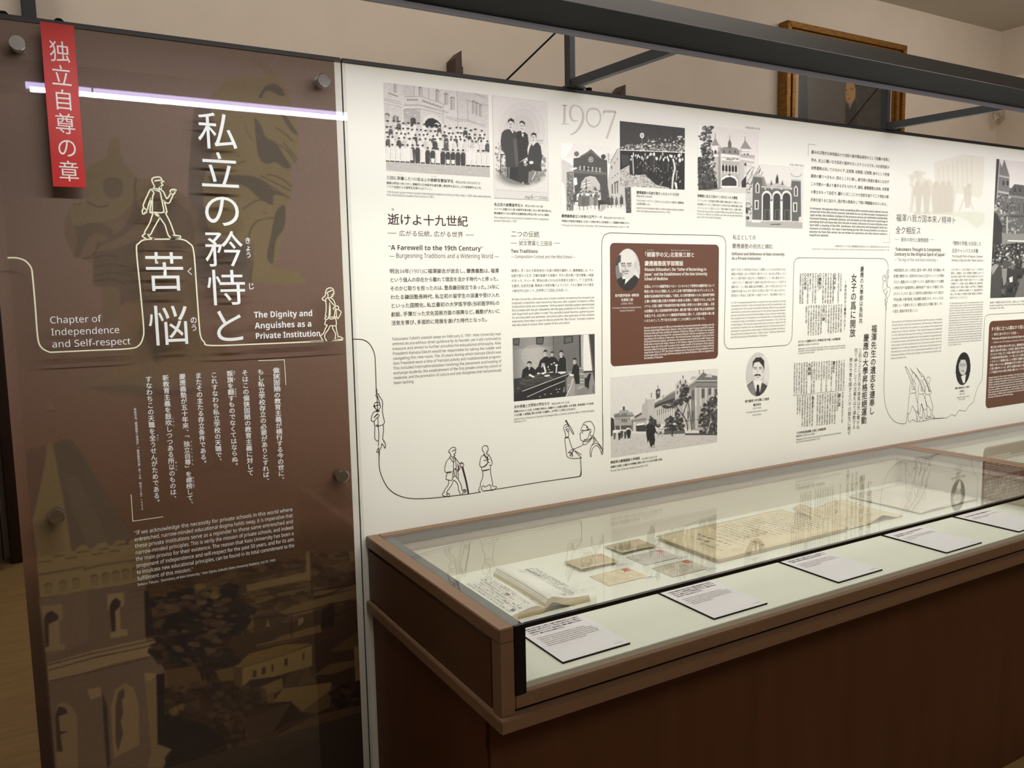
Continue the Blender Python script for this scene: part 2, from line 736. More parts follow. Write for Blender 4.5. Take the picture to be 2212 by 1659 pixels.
def frame_ring(ins, wd, y0, y1):
    a0, a1, b0, b1 = X0 + ins, X1 - ins, Z0 + ins, Z1 - ins
    m = MB()
    P = [(a0, b0), (a1, b0), (a1, b1), (a0, b1)]
    Q = [(a0 + wd, b0 + wd), (a1 - wd, b0 + wd), (a1 - wd, b1 - wd), (a0 + wd, b1 - wd)]
    for i in range(4):
        j = (i + 1) % 4
        m.prism([(P[i][0], y0, P[i][1]), (P[j][0], y0, P[j][1]), (Q[j][0], y0, Q[j][1]), (Q[i][0], y0, Q[i][1])], (0, y1 - y0, 0))
    return m


fr = frame_ring(0, 0.06, 3.87, 3.99)
for ins, wd, y0 in ((0.06, 0.035, 3.9), (0.095, 0.05, 3.88), (0.145, 0.02, 3.91)):
    q = frame_ring(ins, wd, y0, 3.99)
    fr.add(q.v, q.f)
fr.build('picture_frame', gilt, pf, bevel=0.004)
frame_ring(0.165, 0.08, 3.935, 3.985).build('mount_board', mat('cream_mount', (190, 160, 130), 0.7), pf)
pa = Pic(X0 + 0.24, X1 - 0.24, Z0 + 0.24, Z1 - 0.24, 150, 150, (52, 48, 43))
pa.y = 3.97
pa.src(1690, 40, 280 / 1787)
pa.poly([(340, 600), (880, 600), (860, 1560), (350, 1560)], (78, 70, 62))  # reflection in the picture glass, painted into the canvas as big tones
pa.poly([(240, 600), (340, 600), (355, 1560), (250, 1560)], (42, 40, 40))
pa.speck([(1010, 880), (1310, 880), (1300, 1560), (1010, 1560)], 120, 24, [(62, 56, 52), (44, 38, 32), (56, 52, 48)], 0.5, 2.2)
pa.poly([(870, 1560), (868, 1200), (905, 1150), (985, 1120), (1012, 1180), (1040, 1560)], (34, 29, 24))
pa.poly([(872, 860), (1003, 860), (1010, 1000), (1005, 1090), (975, 1150), (930, 1175), (885, 1165), (872, 1080)], (150, 112, 62))
pa.poly([(868, 760), (1010, 760), (1012, 900), (1000, 960), (995, 870), (880, 850), (866, 1000)], (26, 22, 18))
pa.poly([(930, 968), (975, 962), (985, 975), (932, 980)], (48, 34, 22))
pa.poly([(872, 975), (895, 980), (893, 990), (872, 988)], (48, 34, 22))
pa.poly([(905, 1000), (915, 1060), (895, 1068)], (116, 82, 44))
pa.poly([(895, 1105), (940, 1100), (930, 1116), (898, 1116)], (92, 50, 34))
pa.poly([(905, 1165), (985, 1130), (960, 1180), (930, 1250)], (120, 104, 92))
pa.poly([(868, 1165), (905, 1160), (925, 1240), (880, 1240)], (40, 32, 26))
pa.grain(3)
pa.blur(1)
pa.build('canvas', 3.97, attr_mat('oil_canvas', 0.35, 0.5), pf)

# stepped dark wooden ornaments whose tips show over the white panel
for nm_x, z1, side in ((2.30, 3.575, 'peeking over the white panel left of the first upright post'), (3.93, 3.49, 'half hidden by the strut right of the first upright post')):
    o = thing('wall_ornament', (nm_x, 3.98, 2.2), 'stepped wooden wall ornament ' + side, 'wall ornament', None)
    for dx0, dx1, dz, y0 in ((-0.085, -0.03, -0.2, 3.90), (-0.045, 0.02, -0.02, 3.84), (0.018, 0.05, -0.13, 3.88), (0.045, 0.075, -0.22, 3.93)):
        MB().prism([(nm_x + dx0, y0, 2.2), (nm_x + dx1, y0, 2.2), (nm_x + dx1, y0, z1 + dz), (nm_x + dx0, y0, z1 + dz - (0.07 if dx0 < 0 else -0.0))], (0, 3.99 - y0, 0)).build('wooden_slat', mat('ornament_wood', (62, 42, 26), 0.5, var=0.25, scale=10, stretch=(10, 10, 1)), o, bevel=0.004)

hk = MB()
hk.tube([(9.86, 3.93, 3.82), (9.84, 3.90, 3.74), (9.87, 3.88, 3.66), (9.94, 3.88, 3.70), (10.0, 3.9, 3.82)], [0.03, 0.05, 0.05, 0.035, 0.015], 12)
o = rehome(hk.build('glass_lamp_shade', glass_mat('smoked_glass', (0.86, 0.84, 0.81)), smooth=True))
tag(o, 'small clear curved glass lamp shade high on the back wall near the right corner', 'lamp shade')

# ================================================================== lighting rail above the panels
rail_m = mat('rail_grey_metal', (104, 101, 99), 0.32, 0.55)
steel = mat('blue_grey_steel', (84, 89, 95), 0.45, 0.3)
blackm = mat('matte_black', (13, 12, 12), 0.7, spec=0.2)
lr = thing('lighting_rail', (2.2, -0.3, 2.245), 'long grey and black metal rail on posts running above the white panel', 'lighting rail')
box('beam', (-1.6, -0.655, 2.2525), (6.4, -0.4665, 2.2565), blackm, lr)
fl = MB().prism([(-1.6, -0.690, 2.224), (-1.6, -0.687, 2.224), (-1.6, -0.687, 2.2545), (-1.6, -0.655, 2.2605), (-1.6, -0.655, 2.2635), (-1.6, -0.690, 2.2575)], (8.0, 0, 0))
tag(fl.build('front_flange', rail_m, lr), 'grey front face of the rail')
box('rear_flange', (-1.6, -0.466, 2.240), (6.4, -0.460, 2.262), mat('rear_flange_grey', (84, 82, 74), 0.5, 0.2), lr, 0.0012)
tube_m = emit_mat('violet_tube', (0.72, 0.60, 1.0), 13.0)
xt = -0.71
for ln_ in [0.17] + [0.69] * 10:
    MB().tube([(xt, -0.672, 2.2485), (xt + ln_ - 0.006, -0.672, 2.2485)], 0.0105, 14).build('light_tube', tube_m, lr, smooth=True)
    xt += ln_
for k, x in enumerate((0.727, 2.24, 3.76, 5.28)):
    box('post', (x - 0.011, 0.006, 2.2565), (x + 0.011, 0.034, 2.47), steel, lr, 0.0015)
    MB().bar((x + 0.004, 0.006, 2.272), (x + 0.004, -0.460, 2.258), 0.024, 0.026).build('arm', steel, lr, 0.0015)
    box('foot_plate', (x - 0.03, -0.012, 2.2562), (x + 0.035, 0.036, 2.262), steel, lr)
    MB().tube([(x - 0.008, 0.02, 2.455), (x - 0.225, 0.02, 2.2592)], 0.0028, 8).build('tie_rod', mat('black_rod', (24, 24, 26), 0.4, 0.5), lr)
    MB().tube([(x + 0.068, 0.018, 2.2562), (x + 0.068, 0.018, 2.2675)], 0.010, 12).build('bolt', blackm, lr)

# ================================================================== display cases
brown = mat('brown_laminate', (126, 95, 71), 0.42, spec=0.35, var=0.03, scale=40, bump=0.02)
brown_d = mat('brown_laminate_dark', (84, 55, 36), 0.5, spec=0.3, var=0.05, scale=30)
base_wood = mat('base_walnut', (86, 50, 30), 0.55, spec=0.25, var=0.12, scale=3.0, stretch=(6, 6, 0.6))
gap_m = mat('shadow_gap', (16, 9, 6), 0.8, spec=0.1)
deck_m = mat('cream_cloth', (226, 224, 208), 0.8, var=0.012, scale=25, stretch=(1, 4, 1))
liner_m = mat('cream_liner', (214, 206, 188), 0.8)
soffit_m = mat('taupe_soffit', (150, 132, 116), 0.55)
glass = glass_mat('case_glass', (0.985, 0.99, 0.985))
seal = mat('blue_black_seal', (5, 7, 14), 0.12, spec=0.6)
print_k = mat('black_glass_border', (20, 20, 21), 0.35)
T = 0.984


def make_case(x0, x1, label, led=True):
    c = thing('display_case', ((x0 + x1) / 2, -0.38, 0), label, 'display case')
    f = MB()
    f.box((x0, -0.7555, 0.954), (x0 + 0.034, -0.003, T))
    f.box((x0, -0.7555, 0.800), (x0 + 0.034, -0.7215, 0.9535))
    f.build('end_frame', brown, c, 0.0018)
    box('end_frame', (x1 - 0.034, -0.7555, 0.954), (x1, -0.003, T), brown, c, 0.0018)
    box('back_rail', (x0 + 0.0345, -0.036, 0.954), (x1 - 0.0345, -0.003, T), brown, c, 0.0018)
    box('front_rail', (x0 + 0.0345, -0.7555, 0.809), (x1 - 0.001, -0.7215, 0.8388), brown, c, 0.0018)
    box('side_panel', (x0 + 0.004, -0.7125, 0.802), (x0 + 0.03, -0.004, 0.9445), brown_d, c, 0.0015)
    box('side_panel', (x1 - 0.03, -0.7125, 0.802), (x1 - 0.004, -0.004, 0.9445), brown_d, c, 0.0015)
    tag(box('groove_strip', (x0 + 0.012, -0.7450, 0.8005), (x1 - 0.012, -0.7205, 0.8085), gap_m, c), 'dark groove under the front rail')
    box('ledge', (x0 - 0.006 if led else x0, -0.769, 0.772), (x1, -0.003, 0.8002), brown, c, 0.0018)
    b = box('base', (x0 + 0.012, -0.664, 0.0), (x1 - 0.012, -0.004, 0.7718), base_wood, c)
    box('front_board', (x0 + 0.019, -0.672, 0.0), (x1 - 0.019, -0.6645, 0.7715), base_wood, b, 0.001)
    box('deck', (x0 + 0.031, -0.738, 0.836), (x1 - 0.075, -0.0855, 0.852), deck_m, c, 0.001)
    box('back_liner', (x0 + 0.031, -0.0850, 0.802), (x1 - 0.075, -0.070, 0.9445), liner_m, c)
    box('end_liner', (x1 - 0.0745, -0.7200, 0.802), (x1 - 0.060, -0.070, 0.9445), liner_m, c)
    s = MB().box((x0 + 0.036, -0.0855, 0.9450), (x1 - 0.036, -0.0365, 0.9535)).box((x1 - 0.100, -0.7205, 0.9450), (x1 - 0.036, -0.0860, 0.9535))
    s.build('light_soffit', soffit_m, c)
    box('glass_top', (x0 + 0.0345, -0.7550, 0.9798), (x1 - 0.0345, -0.0365, T - 0.0006), glass, c)
    box('glass_front', (x0 + 0.0345, -0.7552, 0.8392), (x1 - 0.0345, -0.7502, 0.9790), glass, c)
    k = MB().box((x0 + 0.035, -0.7490, 0.9780), (x0 + 0.062, -0.0365, 0.9794)).box((x0 + 0.0625, -0.0560, 0.9780), (x1 - 0.035, -0.0365, 0.9794))
    k.build('glass_border', print_k, c)
    box('corner_strip', (x0 + 0.0348, -0.7572, 0.8392), (x0 + 0.0595, -0.7490, T + 0.0002), mat('black_gloss', (6, 6, 7), 0.2), c)
    box('edge_seal', (x0 + 0.0600, -0.7570, 0.9755), (x1 - 0.0345, -0.7480, T + 0.0002), seal, c)
    return c


case1 = make_case(0.011, 2.328, 'brown display case with glass top holding the open notebook and postcards')
case2 = make_case(2.3285, 4.66, 'brown display case with glass top adjoining at the right edge', False)
# ================================================================== brown title panel with clear sheet
white_print = mat('white_print', (242, 239, 231), 0.5, spec=0.3)
ink_w = mat('white_lettering', (238, 240, 243), 0.5)
ink_c = mat('cream_line', (244, 240, 214), 0.5)
ink_d = mat('brown_ink', (70, 48, 46), 0.6)
ink_k = mat('grey_ink', (84, 74, 72), 0.6)
ink_l = mat('light_grey_ink', (120, 110, 106), 0.6)
ink_p = mat('pale_ink', (206, 198, 190), 0.6)
chrome = mat('chrome', (200, 202, 205), 0.12, 1.0)
cap_m = mat('cap_dark_grey', (62, 60, 64), 0.45, 0.3)
YA = -0.036
bp = thing('title_panel', (-0.4, 0.0, 0.0), 'brown title panel with white lettering under a clear sheet, left of the white panel', 'exhibition panel')
MB().box((-0.797, 0.0005, 0.0), (-0.004, 0.04, 2.244)).build('board', mat('panel_side_brown', (96, 58, 46), 0.55), bp)
tag(box('white_margin', (-0.0214, -0.0012, 0.0), (-0.0042, 0.0, 2.243), white_print, bp), 'white strip along the right edge')
box('top_cap', (-0.797, -0.003, 2.2445), (-0.0042, 0.043, 2.2555), cap_m, bp, 0.001)
acr = glass_mat('acrylic', (0.97, 0.965, 0.96))
box('clear_sheet', (-0.7735, YA, 0.03), (-0.0045, YA + 0.005, 2.2365), acr, bp)
for x, z in ((-0.7236, 2.186), (-0.066, 2.182), (-0.0605, 1.170), (-0.7236, 1.166)):
    so = MB().tube([(x, -0.0015, z), (x, YA + 0.0052, z)], 0.0125, 24).build('standoff', chrome, bp, smooth=False)
    MB().tube([(x, YA - 0.0004, z), (x, YA - 0.013, z), (x, YA - 0.0145, z)], [0.0165, 0.0165, 0.0150], 32).build('cap', chrome, so)
for x in (-0.745, -0.64):
    MB().tube([(x, 0.02, 2.2555), (x, 0.02, 2.262), (x, 0.02, 2.266)], [0.011, 0.010, 0.006], 12).build('cap_screw', blackm, bp)

# ================================================================== white panel
wpn = thing('timeline_panel', (2.4, 0.0, 0.0), 'long white history panel of photographs and texts behind the display case', 'exhibition panel')
box('board', (0.0002, 0.0, 0.0), (4.8, 0.04, 2.244), white_print, wpn)
box('top_cap', (0.0002, -0.003, 2.2445), (4.8, 0.043, 2.2555), cap_m, wpn, 0.001)
box('edge_strip', (-0.0036, 0.004, 0.0), (-0.0002, 0.04, 2.244), mat('dark_gap', (52, 46, 46), 0.6), wpn)
# ------------------------------------------------------------------ the printed picture of the title panel
mu = Pic(-0.797, -0.0216, 0.48, 2.243, 420, 955, (118, 98, 88))
rows = mu.z1 - (np.arange(mu.H) + 0.5) / mu.H * (mu.z1 - mu.z0)
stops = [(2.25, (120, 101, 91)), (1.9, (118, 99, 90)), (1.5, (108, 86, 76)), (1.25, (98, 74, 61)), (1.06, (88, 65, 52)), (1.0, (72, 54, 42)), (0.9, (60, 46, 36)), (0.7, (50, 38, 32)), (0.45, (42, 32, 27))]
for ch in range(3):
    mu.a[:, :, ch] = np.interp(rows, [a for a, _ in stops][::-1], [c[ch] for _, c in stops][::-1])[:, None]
# right statue
mu.src(420, 100, 0.3255)
TAN, SHD = (114, 99, 76), (80, 71, 65)
mu.poly([(0, 380), (110, 420), (120, 700), (60, 900), (90, 1200), (230, 1290), (380, 1300), (380, 1560), (150, 1590), (20, 1560), (-30, 1300), (-40, 900), (-20, 600)], (88, 78, 72), 0.75, True)
mu.poly([(365, 80), (430, 100), (500, 145), (560, 195), (600, 250), (630, 320), (640, 380), (668, 430), (680, 560), (690, 640), (685, 750), (645, 820), (650, 930), (640, 1000), (625, 1030), (610, 1080), (600, 1230), (580, 1250), (560, 1400), (520, 1450), (560, 1480), (680, 1495), (730, 1540), (740, 1575), (600, 1585), (450, 1570), (380, 1560), (370, 1300), (240, 1290), (90, 1200), (60, 900), (130, 840), (130, 560), (110, 330), (200, 225), (330, 200), (440, 208), (500, 200), (450, 150), (400, 115)], TAN)
for P in ([(425, 330), (470, 265), (520, 248), (570, 270), (600, 330), (560, 325), (510, 300), (470, 300), (440, 350)],
          [(395, 470), (440, 520), (470, 600), (540, 640), (590, 720), (640, 800), (600, 810), (540, 770), (480, 780), (430, 740), (408, 620)],
          [(90, 860), (330, 855), (430, 880), (520, 950), (620, 1000), (530, 985), (515, 1050), (430, 1010), (340, 930), (220, 905), (130, 930)],
          [(520, 1190), (545, 1090), (600, 1060), (596, 1200), (540, 1290), (520, 1440), (480, 1400), (500, 1290)],
          [(560, 430), (620, 480), (660, 540), (690, 590), (650, 570), (610, 520)],
          [(330, 480), (350, 560), (400, 640), (360, 590), (335, 530)]):
    mu.poly(P, SHD, 0.85, True)
for P in ([(440, 860), (520, 900), (640, 960)], [(480, 850), (560, 870), (645, 930)], [(430, 880), (540, 950), (630, 1010)], [(560, 650), (620, 700), (670, 770)], [(590, 640), (640, 700), (680, 750)], [(540, 540), (600, 580), (650, 630)], [(320, 1080), (400, 1030), (460, 1020), (520, 1050)], [(530, 1140), (440, 1150), (380, 1200), (360, 1280)], [(385, 1300), (385, 1430), (370, 1560)], [(440, 1100), (480, 1110)], [(110, 820), (220, 800), (340, 760)]):
    mu.ln(P, 9, (78, 68, 60), 0.7, True)
mu.poly([(380, 1240), (420, 1170), (500, 1160), (510, 1230), (480, 1380), (500, 1470), (440, 1540), (395, 1500)], (116, 101, 80), 0.6, True)
mu.ell(440, 1090, 80, 60, (116, 101, 80), 0.5)
mu.ln([(570, 40), (530, 100), (505, 140)], 7, (132, 122, 168), 0.35)  # violet lamp reflection in the clear sheet, painted onto the print
# left statue
mu.src(130, 260, 0.3737)
mu.poly([(290, 110), (315, 92), (340, 110), (352, 200), (360, 240), (400, 280), (440, 335), (520, 340), (640, 380), (740, 450), (800, 550), (800, 700), (770, 850), (790, 1000), (800, 1200), (850, 1300), (862, 1400), (850, 1500), (500, 1560), (250, 1560), (90, 1540), (140, 1480), (310, 1440), (370, 1360), (350, 1310), (330, 1140), (250, 1200), (240, 980), (190, 920), (190, 830), (130, 800), (80, 780), (30, 680), (20, 600), (60, 510), (75, 480), (150, 470), (160, 370), (140, 300), (200, 250), (265, 220)], (103, 86, 71), 0.9)
mu.poly([(290, 110), (315, 92), (340, 110), (352, 200), (360, 240), (400, 280), (440, 335), (520, 340), (560, 400), (430, 470), (330, 560), (180, 600), (80, 600), (60, 510), (150, 470), (160, 370), (140, 300), (200, 250), (265, 220)], (110, 96, 76), 0.8, True)
for P in ([(80, 620), (200, 590), (300, 630), (290, 680), (200, 650), (150, 700), (110, 790), (80, 780), (100, 690)],
          [(430, 430), (470, 560), (400, 640), (300, 700), (190, 740), (250, 700), (380, 600)],
          [(190, 760), (330, 740), (470, 700), (480, 900), (470, 1010), (350, 1070), (340, 970), (200, 960), (190, 900)],
          [(560, 480), (660, 470), (760, 560), (770, 720), (640, 740), (560, 640)],
          [(480, 1000), (560, 1100), (620, 1300), (560, 1420), (480, 1200)],
          [(150, 1545), (420, 1530), (620, 1560), (860, 1540), (700, 1590), (400, 1600)],
          [(245, 380), (260, 340), (320, 330), (360, 360), (360, 420), (320, 450), (270, 440)]):
    mu.poly(P, (84, 72, 66), 0.55, True)
for P in ([(190, 800), (260, 780), (330, 790)], [(195, 850), (300, 830), (400, 850)], [(195, 900), (300, 880), (420, 900)], [(200, 930), (300, 920), (380, 950)], [(150, 470), (220, 500), (280, 490)], [(440, 335), (430, 400), (440, 440)], [(130, 800), (190, 780), (230, 700)]):
    mu.ln(P, 10, (74, 62, 56), 0.55, True)
mu.poly([(350, 1070), (410, 1040), (470, 1070), (480, 1200), (430, 1330), (470, 1440), (320, 1500), (160, 1530), (310, 1440), (370, 1360), (330, 1200)], (108, 88, 70), 0.7, True)
mu.poly([(600, 1060), (740, 1060), (790, 1250), (850, 1400), (700, 1500), (560, 1420), (620, 1250)], (104, 84, 66), 0.6, True)
mu.poly([(860, 1320), (940, 1310), (1000, 1350), (900, 1420), (860, 1400)], (108, 86, 66), 0.6)
mu.poly([(20, 1580), (200, 1560), (600, 1590), (500, 1610), (120, 1620)], (104, 84, 68), 0.5)
# church tower
mu.src(30, 860, 0.26525)
mu.poly([(100, 420), (260, 380), (250, 560), (170, 960), (140, 980), (110, 700)], (84, 66, 56), 0.55)
mu.poly([(290, 340), (318, 380), (400, 800), (470, 1240), (470, 1290), (190, 1310), (150, 1000), (180, 880), (240, 600)], (106, 90, 66))
mu.poly([(318, 380), (400, 330), (480, 350), (540, 430), (640, 600), (965, 1130), (900, 1180), (480, 1250), (400, 800)], (84, 72, 60))
mu.poly([(400, 600), (520, 640), (700, 1000), (760, 1180), (600, 1200), (470, 900)], (92, 79, 66), 0.6)
mu.poly([(255, 92), (275, 70), (290, 40), (296, 0), (304, 0), (310, 40), (330, 70), (345, 95)], (112, 92, 74), 0.75)
mu.ln([(255, 100), (345, 100)], 10, (84, 64, 54), 0.6)
mu.poly([(186, 1310), (500, 1240), (540, 1195), (590, 1195), (615, 1228), (650, 1215), (690, 1178), (750, 1172), (775, 1205), (810, 1190), (835, 1158), (900, 1152), (920, 1185), (960, 1150), (1100, 1120), (1120, 1480), (600, 1570), (212, 1625)], (108, 91, 66))
for P in ([(200, 1335), (310, 1325)], [(320, 1290), (410, 1278)], [(420, 1305), (510, 1295)], [(520, 1255), (610, 1245)], [(630, 1275), (720, 1262)], [(700, 1235), (770, 1225)], [(780, 1250), (860, 1240)], [(850, 1195), (930, 1185)]):
    mu.ln(P, 14, (78, 64, 48), 0.9)
mu.ln([(195, 1440), (570, 1375), (580, 1405)], 22, (84, 70, 54), 0.9)
mu.ln([(585, 1390), (700, 1360), (1110, 1300)], 22, (84, 70, 54), 0.9)
for x, y in ((280, 1530), (400, 1510), (505, 1490), (655, 1462), (745, 1447), (830, 1432), (910, 1417), (990, 1402)):
    mu.ell(x, y, 33, 30, (82, 68, 52))
    mu.poly([(x - 33, y), (x + 33, y - 4), (x + 26, y + 60), (x - 30, y + 66)], (100, 84, 62))
    mu.ell(x + 4, y + 10, 22, 26, (100, 84, 62))
mu.src(0, 1059, 0.3617)
mu.poly([(232, 650), (520, 595), (870, 545), (880, 900), (1000, 1100), (985, 1659), (330, 1659), (280, 1050)], (86, 71, 60))
mu.poly([(232, 650), (520, 595), (530, 900), (280, 1000)], (94, 78, 64), 0.7)
mu.poly([(640, 620), (738, 608), (744, 690), (715, 698), (720, 830), (760, 828), (762, 868), (660, 884), (656, 850), (690, 840), (672, 705), (642, 710)], (112, 94, 70))
mu.poly([(655, 690), (672, 655), (695, 642), (722, 665), (712, 700), (688, 720), (690, 840), (668, 845), (658, 760)], (48, 40, 38))
mu.poly([(245, 690), (372, 680), (376, 765), (355, 780), (360, 915), (388, 915), (390, 950), (270, 965), (262, 780)], (108, 90, 68))
mu.poly([(262, 770), (275, 735), (310, 718), (345, 745), (350, 770), (290, 800), (292, 930), (270, 940)], (52, 44, 42))
mu.poly([(280, 1035), (560, 955), (900, 880), (930, 895), (905, 985), (700, 1030), (290, 1150)], (112, 94, 72))
for P in ([(280, 1045), (560, 972), (920, 895)], [(290, 1075), (560, 1000), (915, 925)], [(295, 1140), (560, 1080), (880, 1000)]):
    mu.ln(P, 9, (62, 50, 42), 0.9)
mu.poly([(330, 1330), (345, 1275), (380, 1265), (430, 1290), (460, 1350), (465, 1659), (340, 1659)], (102, 85, 66))
mu.poly([(330, 1340), (350, 1290), (390, 1300), (405, 1330), (350, 1350), (360, 1440), (410, 1440), (360, 1460), (375, 1560), (340, 1560)], (52, 43, 40))
mu.poly([(660, 1290), (690, 1190), (745, 1150), (800, 1180), (830, 1290), (830, 1520), (680, 1600)], (106, 88, 66))
mu.poly([(690, 1290), (705, 1210), (738, 1180), (745, 1230), (728, 1250), (735, 1330), (720, 1380), (735, 1450), (705, 1560), (690, 1500)], (66, 54, 46))
mu.poly([(520, 1190), (600, 1170), (605, 1230), (540, 1250)], (110, 92, 70))
mu.poly([(610, 1210), (640, 1280), (660, 1640), (640, 1659), (625, 1500)], (52, 43, 42))
mu.poly([(860, 1090), (930, 1090), (955, 1500), (1030, 1540), (980, 1600), (1000, 1659), (880, 1659), (905, 1560)], (98, 82, 62))
mu.poly([(860, 1090), (940, 1095), (905, 1135), (870, 1140)], (112, 94, 68))
# town and trees
mu.src(280, 1180, 0.28873)
mu.speck([(150, 290), (800, 160), (1700, 20), (1740, 420), (900, 640), (150, 700)], 420, 24, [(66, 52, 40), (54, 42, 34), (78, 62, 46), (50, 38, 32)], 0.55, 2.6)
for P, c in (([(870, 290), (1330, 190), (1342, 245), (880, 340)], (90, 74, 52)), ([(1318, 40), (1345, 36), (1352, 250), (1326, 262)], (90, 74, 54)), ([(1640, 40), (1710, 30), (1712, 110), (1650, 120)], (80, 65, 48)), ([(850, 230), (1300, 140), (1310, 160), (860, 260)], (56, 44, 36)), ([(1110, 490), (1300, 420), (1500, 370), (1730, 310), (1732, 400), (1500, 420), (1350, 500), (1180, 530)], (82, 66, 46)), ([(700, 600), (920, 515), (1100, 540), (1060, 570), (880, 625)], (78, 62, 44)), ([(940, 740), (1200, 650), (1430, 585), (1440, 640), (1210, 710), (960, 760)], (80, 64, 44)), ([(880, 440), (1060, 370), (1090, 380), (1000, 420), (900, 460)], (80, 64, 48)), ([(1090, 350), (1330, 300), (1300, 330), (1120, 370)], (76, 60, 44)), ([(1370, 370), (1420, 330), (1560, 320), (1690, 280), (1690, 310), (1480, 360)], (80, 64, 46)), ([(1440, 470), (1530, 430), (1530, 600), (1430, 620)], (40, 32, 30)), ([(920, 520), (1100, 490), (1200, 520), (1080, 600), (940, 640)], (56, 44, 37)), ([(1260, 540), (1300, 530), (1300, 570), (1260, 600)], (92, 76, 56)), ([(1500, 780), (1700, 640), (1750, 640), (1750, 760), (1560, 800)], (64, 50, 36)), ([(1370, 970), (1500, 880), (1680, 850), (1680, 900), (1500, 960)], (70, 56, 40)), ([(1020, 600), (1030, 540), (1050, 600)], (92, 76, 54))):
    mu.poly(P, c)
for P in ([(960, 750), (1200, 700), (1430, 650)], [(870, 450), (1300, 350), (1730, 270)], [(700, 570), (1200, 510), (1740, 380)], [(1380, 390), (1560, 330), (1740, 260)], [(1450, 560), (1640, 470), (1740, 430)], [(1210, 500), (1210, 680)], [(1000, 720), (1100, 690)], [(1520, 800), (1680, 770)], [(1400, 970), (1500, 960)], [(940, 380), (1330, 300)], [(1360, 260), (1365, 380)]):
    mu.ln(P, 8, (38, 30, 27), 0.85)
mu.poly([(780, 900), (900, 800), (1160, 733), (1362, 728), (1160, 808), (840, 908)], (86, 69, 44))
mu.poly([(840, 908), (1160, 808), (1362, 735), (1366, 895), (1130, 960), (840, 1048)], (96, 79, 52))
mu.ln([(840, 908), (1160, 810), (1362, 738)], 6, (60, 48, 34))
for x, y in ((928, 955), (942, 952), (996, 932), (1010, 928), (1068, 910), (1165, 868), (1175, 864), (1300, 825)):
    mu.poly([(x - 6, y - 26), (x + 6, y - 29), (x + 6, y + 24), (x - 6, y + 27)], (44, 34, 30))
mu.poly([(770, 900), (840, 908), (840, 1048), (790, 1060)], (66, 52, 38))
mu.poly([(890, 1085), (1140, 985), (1150, 1065), (1040, 1120), (930, 1130)], (86, 70, 48))
mu.poly([(900, 1000), (1120, 970), (1130, 975), (960, 1040), (830, 1070)], (44, 34, 34))
mu.poly([(1145, 1060), (1180, 960), (1200, 945), (1330, 908), (1390, 1000), (1260, 1045)], (56, 44, 36))
mu.poly([(1260, 1045), (1330, 908), (1400, 1020)], (70, 55, 42), 0.7)
mu.poly([(1070, 1165), (1150, 1062), (1512, 1018), (1506, 1075), (1290, 1235), (1205, 1160)], (88, 72, 48))
mu.poly([(1290, 1235), (1506, 1075), (1500, 1200), (1400, 1250)], (66, 52, 38))
mu.poly([(1020, 1110), (1080, 1080), (1080, 1170), (1030, 1170)], (76, 60, 42))
mu.poly([(1676, 765), (1690, 745), (1746, 752), (1752, 985), (1690, 1012)], (92, 75, 52))
mu.poly([(1715, 840), (1745, 832), (1745, 890), (1715, 895)], (46, 36, 30))
mu.speck([(1500, 1060), (1740, 990), (1760, 1190), (1560, 1290)], 60, 22, [(38, 30, 28), (52, 42, 34), (30, 24, 24)], 0.8, 1.5)
mu.poly([(840, 1310), (1205, 1165), (1200, 1240), (1110, 1390), (980, 1580), (870, 1470)], (52, 41, 35))
mu.poly([(1210, 1170), (1260, 1240), (1330, 1270), (1180, 1320), (1070, 1400)], (30, 24, 24))
mu.poly([(1050, 1440), (1400, 1260), (1765, 1180), (1785, 1390), (1560, 1500), (1090, 1645), (960, 1620)], (62, 48, 37))
for P in ([(870, 1215), (1210, 1165)], [(1080, 1630), (1290, 1560), (1790, 1360)], [(1150, 1640), (1400, 1570), (1790, 1430)], [(860, 1300), (850, 1480)]):
    mu.ln(P, 12, (30, 23, 22), 0.9)
mu.poly([(1430, 1640), (1520, 1500), (1790, 1400), (1800, 1659), (1440, 1659)], (36, 28, 26))
D = [(34, 31, 32), (42, 35, 34), (30, 28, 30)]
mu.poly([(108, 330), (140, 330), (175, 560), (190, 660), (118, 680)], (36, 32, 32), 0.9)
mu.speck([(190, 390), (480, 330), (560, 360), (740, 260), (800, 400), (920, 460), (830, 620), (700, 720), (780, 860), (600, 930), (420, 920), (210, 880), (170, 700), (330, 560), (190, 520)], 330, 32, D, 0.75, 1.9)
mu.speck([(180, 380), (480, 330), (800, 400), (780, 860), (210, 900)], 80, 20, [(74, 58, 46), (64, 50, 44), (84, 68, 50)], 0.6, 2.4)
mu.speck([(490, 290), (680, 300), (650, 380), (500, 370)], 16, 22, [(90, 74, 50), (80, 66, 46)], 0.7, 1.5)
mu.poly([(180, 500), (290, 470), (300, 510), (200, 540)], (70, 54, 44), 0.7)
mu.poly([(250, 930), (480, 890), (560, 980), (600, 1040), (420, 1100), (260, 1060)], (72, 57, 42), 0.8)
for P in ([(545, 760), (560, 860), (575, 990)], [(575, 900), (640, 960), (700, 930)], [(500, 770), (545, 850), (560, 920)], [(640, 860), (600, 950), (585, 1010)], [(520, 900), (540, 960), (550, 1000)]):
    mu.ln(P, 20, (36, 30, 28), 0.95)
mu.poly([(640, 930), (770, 900), (780, 1000), (680, 1010)], (82, 67, 46), 0.8)
mu.speck([(230, 1060), (600, 1020), (1000, 1080), (980, 1180), (700, 1260), (260, 1280)], 200, 24, [(50, 40, 36), (42, 33, 31), (60, 48, 40), (38, 30, 30)], 0.75, 1.6)
